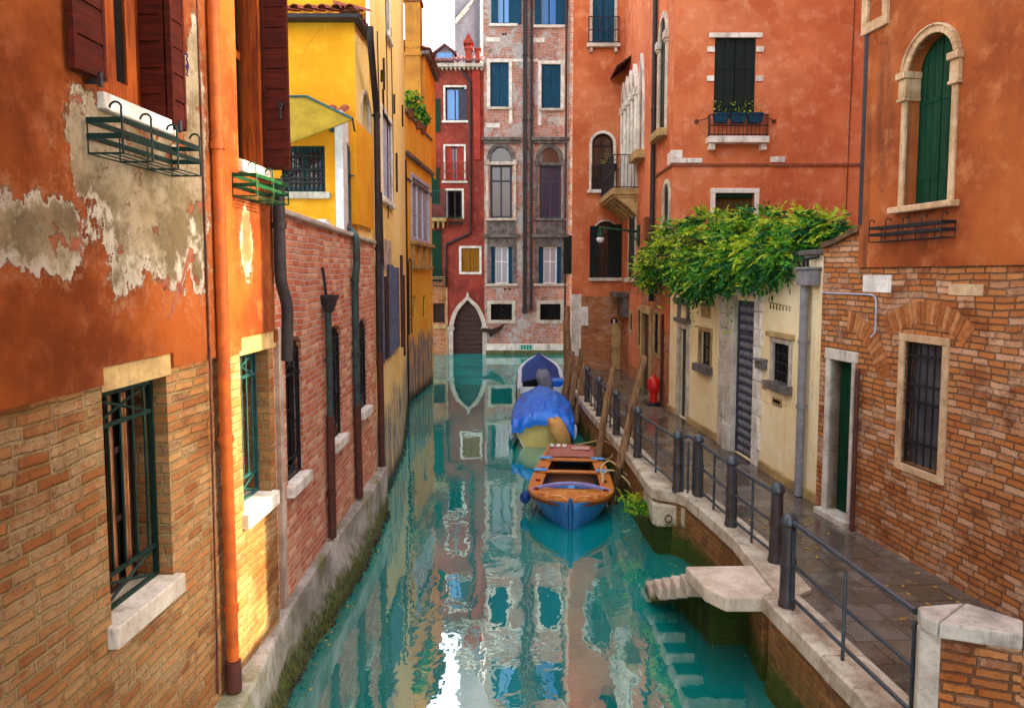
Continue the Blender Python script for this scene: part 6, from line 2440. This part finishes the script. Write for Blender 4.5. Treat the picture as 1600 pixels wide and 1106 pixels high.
M['tarp'] = t.mat


def hull(mb, L, bfun, zg, depth=.28, n=22, kk=7, t0=0.0, t1=1.0, flare=1.6):
    """open hull shell; y runs 0 (bow) to L, waterline at z = 0"""
    rows = []
    for i in range(n + 1):
        t = t0 + (t1 - t0) * i / n
        b, g = bfun(t), zg(t)
        row = []
        for j in range(-kk, kk + 1):
            f = abs(j) / kk
            x = b * (f ** (1 / flare)) * (1 if j >= 0 else -1)
            rake = -.16 * f ** 2 * max(0, 1 - t / .25) if t < .25 else 0
            row.append(Vector((x, L * t + rake, -depth + (g + depth) * f ** 1.5)))
        rows.append(row)
    mb.grid(rows, 0, True)
    return rows


def strip(mb, L, bfun, zg, inset0, inset1, dz0, dz1, thick, t0=0.0, t1=1.0, n=26, mi=0, sides=(-1, 1)):
    """band following the gunwale: between insets from the edge"""
    for s in sides:
        rows = []
        for i in range(n + 1):
            t = t0 + (t1 - t0) * i / n
            b, z = bfun(t), zg(t)
            y = L * t - (.16 * max(0, 1 - t / .25) if t < .25 else 0)
            xo, xi = max(.0, b - inset0), max(.0, b - inset1)
            rows.append([Vector((s * xo, y, z + dz0)), Vector((s * xi, y, z + dz1)), Vector((s * xi, y, z + dz1 - thick)), Vector((s * xo, y, z + dz0 - thick))])
        mb.grid(rows, mi, False, True, True)


# near boat, bow to the camera
B1 = thing('wooden_boat', 'blue hulled wooden rowing boat with varnished decks, nearest boat', 'boat', (1.02, 12.55, 0), rz=R(-5.0), local=True)
L = 4.3
bf = lambda t: .78 * (1 - (1 - t / .26) ** 2.3) ** .9 if t < .26 else .78 - .26 * ((t - .26) / .74) ** 1.5
zg = lambda t: .42 + .13 * max(0, 1 - t / .3) ** 2 + .05 * t
mb = MB()
rows = hull(mb, L, lambda t: bf(max(t, .004)) * .985, lambda t: zg(t) - .03, .22)
mb.shared(rows[-1], [tuple(range(len(rows[-1])))])
h_ = mb.build('hull', M['boat_blue'], B1, recalc=False)
h_.modifiers.new('thick', 'SOLIDIFY').thickness = .025
mb = MB()
mb.tube([(0, -.185, zg(0) + .05), (0, -.19, .3), (0, -.10, .05), (0, -.02, -.15)], [.035, .03, .028, .028], 8)
mb.build('stem_post', M['boat_blue'], B1)
mb = MB()
strip(mb, L, bf, zg, -.025, .03, .0, .0, .05)
mb.build('gunwale', M['varnish'], B1)
mb = MB()
strip(mb, L, bf, zg, .0, .0, -.05, -.05, .001)
strip(mb, L, bf, lambda t: zg(t) - .055, -.02, .01, .0, .0, .055)
mb.build('rubbing_strake', wood_mat('dark_varnish', lin(120, 66, 22), lin(90, 46, 16), .4), B1)
mb = MB()
strip(mb, L, bf, zg, .032, .22, -.008, -.03, .025, .16, .98)
mb.build('side_deck', M['varnish'], B1)
M['block'] = wood_mat('red_brown_block', lin(120, 40, 20), lin(90, 28, 14), .5)
for s in (-1, 1):
    for t in (.22, .36, .56, .76):
        b = bf(t) - .12
        mb = MB()
        mb.box(s * b - .05, s * b + .05, L * t - .05, L * t + .05, zg(t) - .03, zg(t) + .01)
        mb.build('deck_block', M['block'], B1, .01)
# recessed foredeck
mb = MB()
rows = []
for i in range(13):
    t = .015 + .29 * i / 12
    b = max(.01, bf(t) - .03)
    y = L * t - (.16 * max(0, 1 - t / .25))
    rows.append([Vector((b * k / 6, y, zg(t) - .075 - .01 * (1 - (k / 6) ** 2))) for k in range(-6, 7)])
mb.grid(rows, 0, True)
fd = mb.build('foredeck', M['varnish_pale'], B1, recalc=False)
fd.modifiers.new('thick', 'SOLIDIFY').thickness = .02
mb = MB()
mb.box(-.075, .075, .26, .80, zg(.1) - .085, zg(.1) - .045)
for s in (-1, 1):
    mb.box(s * .36 - .05, s * .36 + .05, .42, .56, zg(.1) - .08, zg(.1) - .035)
mb.build('deck_strip', M['varnish'], fd)
mb = MB()
mb.tube([(s * .34, .22 - .12 * (1 - abs(s)) * 2 if abs(s) < .5 else .22, zg(.03) + .0 - .02 * (1 - abs(s))) for s in (-1, -.8, -.5, -.25, 0, .25, .5, .8, 1)], .022, 8)
mb.build('bow_cap', M['varnish_pale'], B1)
mb = MB()
rows = []
for i in range(17):
    x = -1 + 2 * i / 16
    y = .88 + .44 * (1 - x * x)
    z = zg(.22) - .01 + .02 * (1 - x * x)
    b = bf(y / L) - .02
    rows.append([Vector((x * b, y - .04, z + .012)), Vector((x * b, y + .04, z + .018)), Vector((x * b, y + .035, z - .04)), Vector((x * b, y - .035, z - .035))])
mb.grid(rows, 0, False, True, True)
mb.build('coaming', M['lilac'], B1)
mb = MB()
rows = []
for i in range(15):
    t = .23 + .76 * i / 14
    rows.append([Vector(((bf(t) - .18) * k / 5, L * t, .06)) for k in range(-5, 6)])
mb.grid(rows, 0, False)
for s in (-1, 1):
    rows = []
    for i in range(15):
        t = .23 + .76 * i / 14
        b = bf(t) - .22
        rows.append([Vector((s * b, L * t, zg(t) - .04)), Vector((s * (b + .03), L * t, .05))])
    mb.grid(rows, 0, False)
mb.build('floor', wood_mat('brown_floor', lin(120, 78, 52), lin(78, 48, 34), .5, (2, 14, 14)), B1, recalc=False)
for (t, m_, w_) in ((.50, 'varnish', .13), (.72, 'varnish', .16)):
    mb = MB()
    b = bf(t) - .1
    mb.box(-b, b, L * t - w_ / 2, L * t + w_ / 2, zg(t) - .02, zg(t) + .025)
    th_ = mb.build('thwart', M[m_], B1, .012)
    for s in (-1, 1):
        mb = MB()
        mb.box(s * b - .14, s * b + .14, L * t - .075, L * t + .075, zg(t) + .026, zg(t) + .055)
        mb.build('thwart_end', M['sky_paint'], th_, .02)
mb = MB()
t = .40
mb.hexa([(-.10, 1.35, .07), (.10, 1.35, .07), (.10, 1.8, .07), (-.10, 1.8, .07), (-.05, 1.4, .25), (.05, 1.4, .25), (.08, 1.8, .3), (-.08, 1.8, .3)])
mb.box(-.3, .3, 1.8, 1.95, .065, .28)
mb.build('floor_fitting', M['sky_paint'], B1, .01)
mb = MB()
for s in (-1, 1):
    mb.box(s * .33 - .14, s * .33 + .14, 1.45, 1.95, .07, .2)
mb.build('locker', M['boat_in'], B1, .015)
mb = MB()
rows = []
for i in range(9):
    t = .76 + .24 * i / 8
    b = bf(t) - .03
    rows.append([Vector((b * k / 5, L * t, zg(t) + .02 + .03 * (1 - (k / 5) ** 2))) for k in range(-5, 6)])
mb.grid(rows, 0, True)
sdk = mb.build('stern_deck', M['boat_pink'], B1, recalc=False)
sdk.modifiers.new('thick', 'SOLIDIFY').thickness = .04
mb = MB()
mb.box(-.02, .40, 3.75, 3.98, zg(.9) + .05, zg(.9) + .09)
mb.build('seat_pad', paint_mat('pale_pink_pad', lin(206, 160, 148), lin(186, 136, 124), .6), sdk, .02)
mb = MB()
for k in range(3):
    mb.box(-.5 + .14 * k, -.40 + .14 * k, 3.95, 4.08, zg(.95) + .05, zg(.95) + .11)
mb.build('cleat', M['white'], sdk, .02)
mb = MB()
c = Vector((-.86, .95, .26))
rows = [[c + Vector((.10 * math.sin(a) * math.cos(b), .10 * math.sin(a) * math.sin(b), .12 * math.cos(a))) for b in [2 * PI * j / 12 for j in range(12)]] for a in [.05 + (PI - .1) * i / 8 for i in range(9)]]
mb.grid(rows, 0, True, True, True)
mb.tube([c + Vector((0, 0, .1)), Vector((-.72, .98, .43))], .01, 5)
mb.build('fender', M['navy'], B1)

# middle boat under the blue tarp, stern to the camera
B2 = thing('tarp_covered_boat', 'cream motorboat under a shiny blue tarpaulin', 'boat', (.80, 18.75, 0), rz=R(-2), local=True)
L2 = 4.7
bf2 = lambda t: (.74 + .06 * math.sin(PI * min(1, t * 1.6))) * (1 if t < .55 else max(.02, 1 - ((t - .55) / .45) ** 2.2))
zg2 = lambda t: .62 + .22 * t * t
mb = MB()
rows = []
for i in range(23):
    t = i / 22
    b, g = bf2(t), zg2(t)
    rows.append([Vector((b * (abs(j) / 7) ** .5 * (1 if j >= 0 else -1), L2 * t, -.25 + (g + .25) * (abs(j) / 7) ** 1.6)) for j in range(-7, 8)])
mb.grid(rows, 0, True)
mb.shared(rows[0], [tuple(range(len(rows[0])))])
mb.build('hull', M['cream_hull'], B2, recalc=False)
mb = MB()
for i in range(len(rows) - 1):
    pass
mb.tube([rows[0][j] + Vector((0, -.012, .0)) for j in range(0, 15)], .016, 6)
mb.build('transom_trim', M['white_hull'], B2)
mb = MB()
rows2 = []
for i in range(41):
    t = -.03 + 1.05 * i / 40
    tc = min(max(t, 0), 1)
    b = max(.05, bf2(tc)) + .05
    row = []
    for j in range(-20, 21):
        f = j / 20
        a = abs(f)
        drop = 0
        if a > .86:
            drop = (a - .86) / .14 * .26
        x = b * min(1, a / .86) * (1 if f >= 0 else -1)
        dome = .42 * (1 - min(1, a / .86) ** 2) * (math.sin(PI * (.12 + .88 * min(1, max(0, tc + .05)))) ** .6 if tc < 1 else 0)
        wr = noise.noise(Vector((x * 4.5 + 3, t * 3.5, 1))) * .06 - abs(noise.noise(Vector((x * 5, t * 7, 4)))) * .13
        fold = .05 * math.sin(x * 22 + noise.noise(Vector((t * 4, x, 0))) * 4) * (1 - tc) * a
        z = zg2(tc) + .04 + dome - drop + wr + fold
        if i == 0:
            z -= .30
        if i == 40:
            z -= .15
        row.append(Vector((x * (1.0 if drop == 0 else 1.02), L2 * t + wr * .6, z)))
    rows2.append(row)
mb.grid(rows2, 0, True)
tp = mb.build('tarpaulin', M['tarp'], B2, recalc=False, angle=80)
tp.modifiers.new('thick', 'SOLIDIFY').thickness = .01


def outboard(p, x, y, z, mat, lean, s=1.0, name='outboard_cover'):
    mb = MB()
    rows = []
    n_, m_ = 12, 16
    for i in range(n_ + 1):
        a = PI * i / n_
        row = []
        for j in range(m_):
            b = 2 * PI * j / m_
            sx, sy = math.copysign(abs(math.cos(b)) ** .75, math.cos(b)), math.copysign(abs(math.sin(b)) ** .75, math.sin(b))
            rr = max(.03, math.sin(a)) ** .6
            v = Vector((.21 * sx * rr, .27 * sy * rr, .31 * math.cos(a)))
            v *= s * (1 + noise.noise(v * 6 + Vector((x, y, 0))) * .14)
            v.x += v.z * lean
            row.append(Vector((x, y, z)) + v)
        rows.append(row)
    mb.grid(rows, 0, True, True)
    o = mb.build(name, mat, p, angle=80)
    mb = MB()
    mb.box(x - .05 - lean * .35, x + .05 - lean * .35, y - .06, y + .08, -.3, z - .2)
    mb.box(x - .09 - lean * .2, x + .09 - lean * .2, y - .05, y + .3, z - .42, z - .22)
    mb.build('outboard_leg', M['black'], p, .01)
    return o


outboard(B2, .42, -.32, .48, M['tan'], -.4, 1.15)
mb = MB()
for (x, y) in ((-.83, .3), (.84, .45)):
    rows = [[Vector((x, y, .32)) + Vector((.07 * math.sin(a) * math.cos(b), .07 * math.sin(a) * math.sin(b), .2 * math.cos(a))) for b in [2 * PI * j / 10 for j in range(10)]]
            for a in [.06 + (PI - .12) * i / 8 for i in range(9)]]
    mb.grid(rows, 0, True, True, True)
mb.build('fender', M['white_hull'], B2)

# far boat with navy cover
B3 = thing('navy_covered_boat', 'white motorboat with navy cover and grey hooded outboard, farthest boat', 'boat', (1.02, 25.1, 0), rz=R(-1), local=True)
L3 = 5.2
bf3 = lambda t: .80 * (1 if t < .5 else max(.02, 1 - ((t - .5) / .5) ** 2.4))
zg3 = lambda t: .62 + .55 * t * t
mb = MB()
rows = []
for i in range(21):
    t = i / 20
    b, g = bf3(t), zg3(t)
    rows.append([Vector((b * (abs(j) / 7) ** .5 * (1 if j >= 0 else -1), L3 * t, -.2 + (g + .2) * (abs(j) / 7) ** 1.6)) for j in range(-7, 8)])
mb.grid(rows, 0, True)
mb.shared(rows[0], [tuple(range(len(rows[0])))])
mb.build('hull', M['white_hull'], B3, recalc=False)
mb = MB()
strip(mb, L3, bf3, zg3, -.04, .14, .03, .04, .07)
mb.build('gunwale', M['white_hull'], B3)
mb = MB()
rows = []
for i in range(21):
    t = .12 + .84 * i / 20
    b = max(.02, bf3(t) - .10)
    rows.append([Vector((b * k / 8, L3 * t, zg3(t) + .05 + .13 * (1 - (k / 8) ** 2) + noise.noise(Vector((k * .5, t * 6, 3))) * .03)) for k in range(-8, 9)])
mb.grid(rows, 0, True)
mb.build('cover', M['navy'], B3, recalc=False)
mb = MB()
mb.box(.34, .78, .05, .7, .55, .85)
mb.build('fuel_box', M['tarp'], B3, .04)
outboard(B3, .10, -.15, .86, M['greycover'], -.25, 1.25)
mb = MB()
mb.tube([(-.86, y, z) for y, z in ((0, .1), (0, .65), (1.2, .66), (2.4, .72))], .018, 6)
mb.build('boat_line', M['black'], B3)

# ropes
def rope(pts, label, r=.014):
    p = [Vector(q) for q in pts]
    sm = []
    for i in range(len(p) - 1):
        a, b, c, d = p[max(0, i - 1)], p[i], p[i + 1], p[min(len(p) - 1, i + 2)]
        for k in range(8):
            u = k / 8
            sm.append(.5 * ((2 * b) + (c - a) * u + (2 * a - 5 * b + 4 * c - d) * u * u + (-a + 3 * b - 3 * c + d) * u ** 3))
    sm.append(p[-1])
    mb = MB()
    mb.tube(sm, r, 6)
    return tag(mb.build('mooring_rope', M['rope']), label, 'rope', 'ropes tying the wooden boat')


rope([(1.52, 16.7, .55), (1.72, 16.4, .66), (2.0, 16.0, .8), (2.18, 15.7, .72), (2.12, 15.5, .55), (1.9, 15.7, .46), (1.6, 16.3, .5), (1.45, 16.6, .56)], 'pale rope looped from the wooden boat stern to the shorter pole')
rope([(1.78, 14.0, .45), (1.76, 14.3, .62), (1.95, 14.5, .72), (2.15, 14.2, .62), (2.28, 14.0, .5)], 'thick pale rope arching from the wooden boat to the tall pole', .018)
rope([(1.74, 13.85, .44), (1.78, 14.05, .58), (1.98, 14.15, .62), (2.2, 13.9, .5), (2.3, 13.6, .36)], 'lower pale rope from the wooden boat side to the quay', .018)

# ---------------------------------------------------------------- vine over the garden wall
V = thing('wisteria_vine', 'bushy green and yellow wisteria spilling over the cream garden wall', 'vine', YF.P(3.5, ZY, -.2))
rnd = random.Random(5)
mb = MB()
lobes = []
for (x, y, n, r) in ((1032, 402, .15, .62), (1060, 375, .1, .70), (1085, 415, .35, .58), (1110, 365, 0, .72), (1120, 415, .4, .5), (1150, 385, .1, .66), (1160, 408, .35, .50), (1185, 360, -.3, .62),
                     (1200, 400, .15, .46), (1225, 368, -.2, .52), (1255, 365, -.25, .42), (1282, 362, -.35, .36), (1300, 358, -.4, .24), (1072, 438, .35, .30), (1098, 440, .4, .3), (1230, 395, .12, .30), (1020, 428, .3, .32),
                     (1140, 362, -.4, .5), (1012, 420, .2, .35)):
    u, z = YF.at(x, y, n)
    lobes.append((YF.P(u, z, n), r))
for (c, r) in lobes:
    r *= .84
    ns = int(480 * r * r) + 50
    for i in range(ns):
        d = Vector((rnd.gauss(0, 1), rnd.gauss(0, 1), rnd.gauss(0, 1))).normalized()
        rad = r * (.30 + .50 * rnd.random() ** .5)
        p = c + d * rad
        out = (d + Vector((0, 0, -.35 - .5 * rnd.random())) + Vector((-.3, -.3, 0))).normalized()
        h = d.z
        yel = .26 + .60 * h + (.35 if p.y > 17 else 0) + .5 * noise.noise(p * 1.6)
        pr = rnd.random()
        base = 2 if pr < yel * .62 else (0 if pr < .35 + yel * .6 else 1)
        ln = rnd.uniform(.20, .36)
        side = out.cross(Vector((0, 0, 1)))
        side = side.normalized() if side.length > .1 else Vector((1, 0, 0))
        nn = side.cross(out).normalized()
        tw = rnd.uniform(-.7, .7)
        side = (side * math.cos(tw) + nn * math.sin(tw)).normalized()
        nl = rnd.choice((9, 11, 11, 13))
        for k in range(nl):
            f = (k // 2 + 1) / (nl // 2 + 1)
            q = p + out * ln * f + Vector((0, 0, -.18 * ln * f * f))
            s = 1 if k % 2 else -1
            if k == nl - 1:
                dd = out
            else:
                dd = (side * s + out * .55 + Vector((0, 0, -.35))).normalized()
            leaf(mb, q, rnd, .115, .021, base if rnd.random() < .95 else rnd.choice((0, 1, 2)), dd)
for k in range(26):
    c, r = lobes[rnd.randrange(len(lobes))]
    d = Vector((rnd.uniform(-1, .2), rnd.uniform(-.8, .5), rnd.uniform(-.7, .9))).normalized()
    p = c + d * r * .7
    for i in range(9):
        p = p + d * .085 + Vector((rnd.uniform(-.02, .02), rnd.uniform(-.02, .02), -.012 * i))
        for s in (0, 1):
            leaf(mb, p, rnd, .10, .018, rnd.choice((0, 0, 2)))
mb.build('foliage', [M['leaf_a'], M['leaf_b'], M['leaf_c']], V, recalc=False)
mb = MB()
for k in range(9):
    a = YF.P(rnd.uniform(1.0, 6.5), ZY + .1, -.3)
    pts = [a]
    for i in range(7):
        pts.append(pts[-1] + Vector((rnd.uniform(-.35, .1), rnd.uniform(-.35, .35), rnd.uniform(-.12, .15))))
    mb.tube(pts, [.03 - .003 * i for i in range(8)], 6)
mb.tube([YF.P(2.5, 1.0, -.8), YF.P(2.6, 3, -.7), YF.P(2.9, 4.8, -.3)], [.07, .06, .05], 8)
mb.build('stems', M['dkwood'], V)

# ---------------------------------------------------------------- small plants
def tuft(loc, label, n, L, seed, spread=.2, yellow=.3, name='grass_tuft', cat='plant', group=None, up=1.0, W=.012):
    rnd = random.Random(seed)
    p = thing(name, label, cat, loc, group)
    mb = MB()
    for i in range(n):
        c = Vector(loc) + Vector((rnd.gauss(0, spread), rnd.gauss(0, spread), rnd.uniform(-.04, .06)))
        d = Vector((rnd.gauss(-.3, .7), rnd.gauss(-.2, .7), up)).normalized()
        l = L * rnd.uniform(.6, 1.3)
        s = d.cross(Vector((rnd.gauss(0, 1), rnd.gauss(0, 1), .2))).normalized() * W
        m1 = c + d * l * .55
        e = c + d * l * .95 + Vector((d.x, d.y, -.5)) * l * .3
        mi = 2 if rnd.random() < yellow else rnd.choice((0, 0, 1))
        mb.shared([c + s, c - s, m1 - s, m1 + s, e], [(0, 1, 2, 3), (3, 2, 4)], mi)
    mb.build('leaves', [M['leaf_a'], M['leaf_b'], M['leaf_c']], p, recalc=False)
    return p


tuft(tuple(on_y(1003, 800, 11.9)), 'green and yellow weed tuft growing on the quay foot beside the pier', 170, .19, 3, .10, .22)
tuft(tuple(on_y(985, 785, 12.4)), 'straggly dry weed beside the green tuft on the quay', 60, .2, 4, .12, .8)
for i, (x, y, yy, sp, lb) in enumerate(((640, 160, 25.9, .28, 'bushy green plant at the near end of the roof terrace'), (652, 178, 27.4, .24, 'low green plant in the middle of the roof terrace'),
                                   (660, 187, 28.4, .18, 'small green plant at the far end of the roof terrace'))):
    rnd = random.Random(70 + i)
    c = on_y(x, y, yy)
    p = thing('terrace_plant', lb, 'plant', tuple(c), 'plants on the roof terrace')
    mb = MB()
    for k in range(420):
        d = Vector((rnd.gauss(0, 1), rnd.gauss(0, 1), rnd.gauss(.1, 1))).normalized() * sp * 1.5 * rnd.random() ** .4
        leaf(mb, c + d, rnd, .14, .04, rnd.choice((0, 1, 1, 0, 2)))
    mb.build('leaves', [M['leaf_a'], M['leaf_b'], M['leaf_c']], p, recalc=False)
    mb = MB()
    q = Vector((c.x, c.y, ZE - .2 + .3))
    mb.lathe((c.x, c.y, c.z - .55), [(.12, 0), (.18, .3), (.19, .32), (.16, .32), (.14, .28), (.0, .27)], 12)
    mb.tube([c - Vector((0, 0, .3)), c], .02, 5)
    mb.build('pot', M['terracotta'], p)
planter_box(FF, FF.at(701, 348)[0], FF.at(724, 348)[0], FF.at(712, 352)[1], .25, 'flower box under the small door of the red house', M['dkwood'], 61, .1, .2, .35)
# a few fallen leaves on the wet path
mb = MB()
rnd = random.Random(9)
for i in range(420):
    y = rnd.uniform(7, 24)
    x0 = kx(y) + .45
    x = rnd.uniform(x0, 4.4 if y > 11 else 4.7)
    if noise.noise(Vector((x * .9, y * .6, 0))) < -.05:
        continue
    a = rnd.uniform(0, 6)
    l = rnd.uniform(.02, .045)
    mb.shared([(x + l * math.cos(a), y + l * math.sin(a), PATH - .004), (x - l * .5 * math.sin(a), y + l * .5 * math.cos(a), PATH - .006),
               (x - l * math.cos(a), y - l * math.sin(a), PATH - .004), (x + l * .5 * math.sin(a), y - l * .5 * math.cos(a), PATH - .006)], [(0, 1, 2, 3)], 0)
M['dry_leaf'] = paint_mat('fallen_leaf', lin(196, 160, 50), lin(150, 104, 36), .6)
tag(mb.build('fallen_leaves', M['dry_leaf'], recalc=False), 'yellow fallen leaves scattered over the wet path', 'leaves', kind='stuff')

# leaves and scum floating along the quay and the left ledge
mb = MB()
rnd = random.Random(12)
for i in range(260):
    y = rnd.uniform(6, 26)
    if rnd.random() < .6:
        x = kx(y) - .02 - abs(rnd.gauss(0, .22))
    else:
        x = (lerp_tab(LO, y, 2) if y < 13.5 else -2.5 - .08 * (y - 13.5)) + .06 + abs(rnd.gauss(0, .12))
    a = rnd.uniform(0, 6)
    l = rnd.uniform(.012, .035)
    c_, s_ = math.cos(a) * l, math.sin(a) * l
    mb.shared([(x + c_, y + s_, .006), (x - s_ * .5, y + c_ * .5, .004), (x - c_, y - s_, .006), (x + s_ * .5, y - c_ * .5, .004)], [(0, 1, 2, 3)])
tag(mb.build('floating_leaves', M['dry_leaf'], recalc=False), 'small dry leaves floating along the canal edges', 'leaves', kind='stuff')
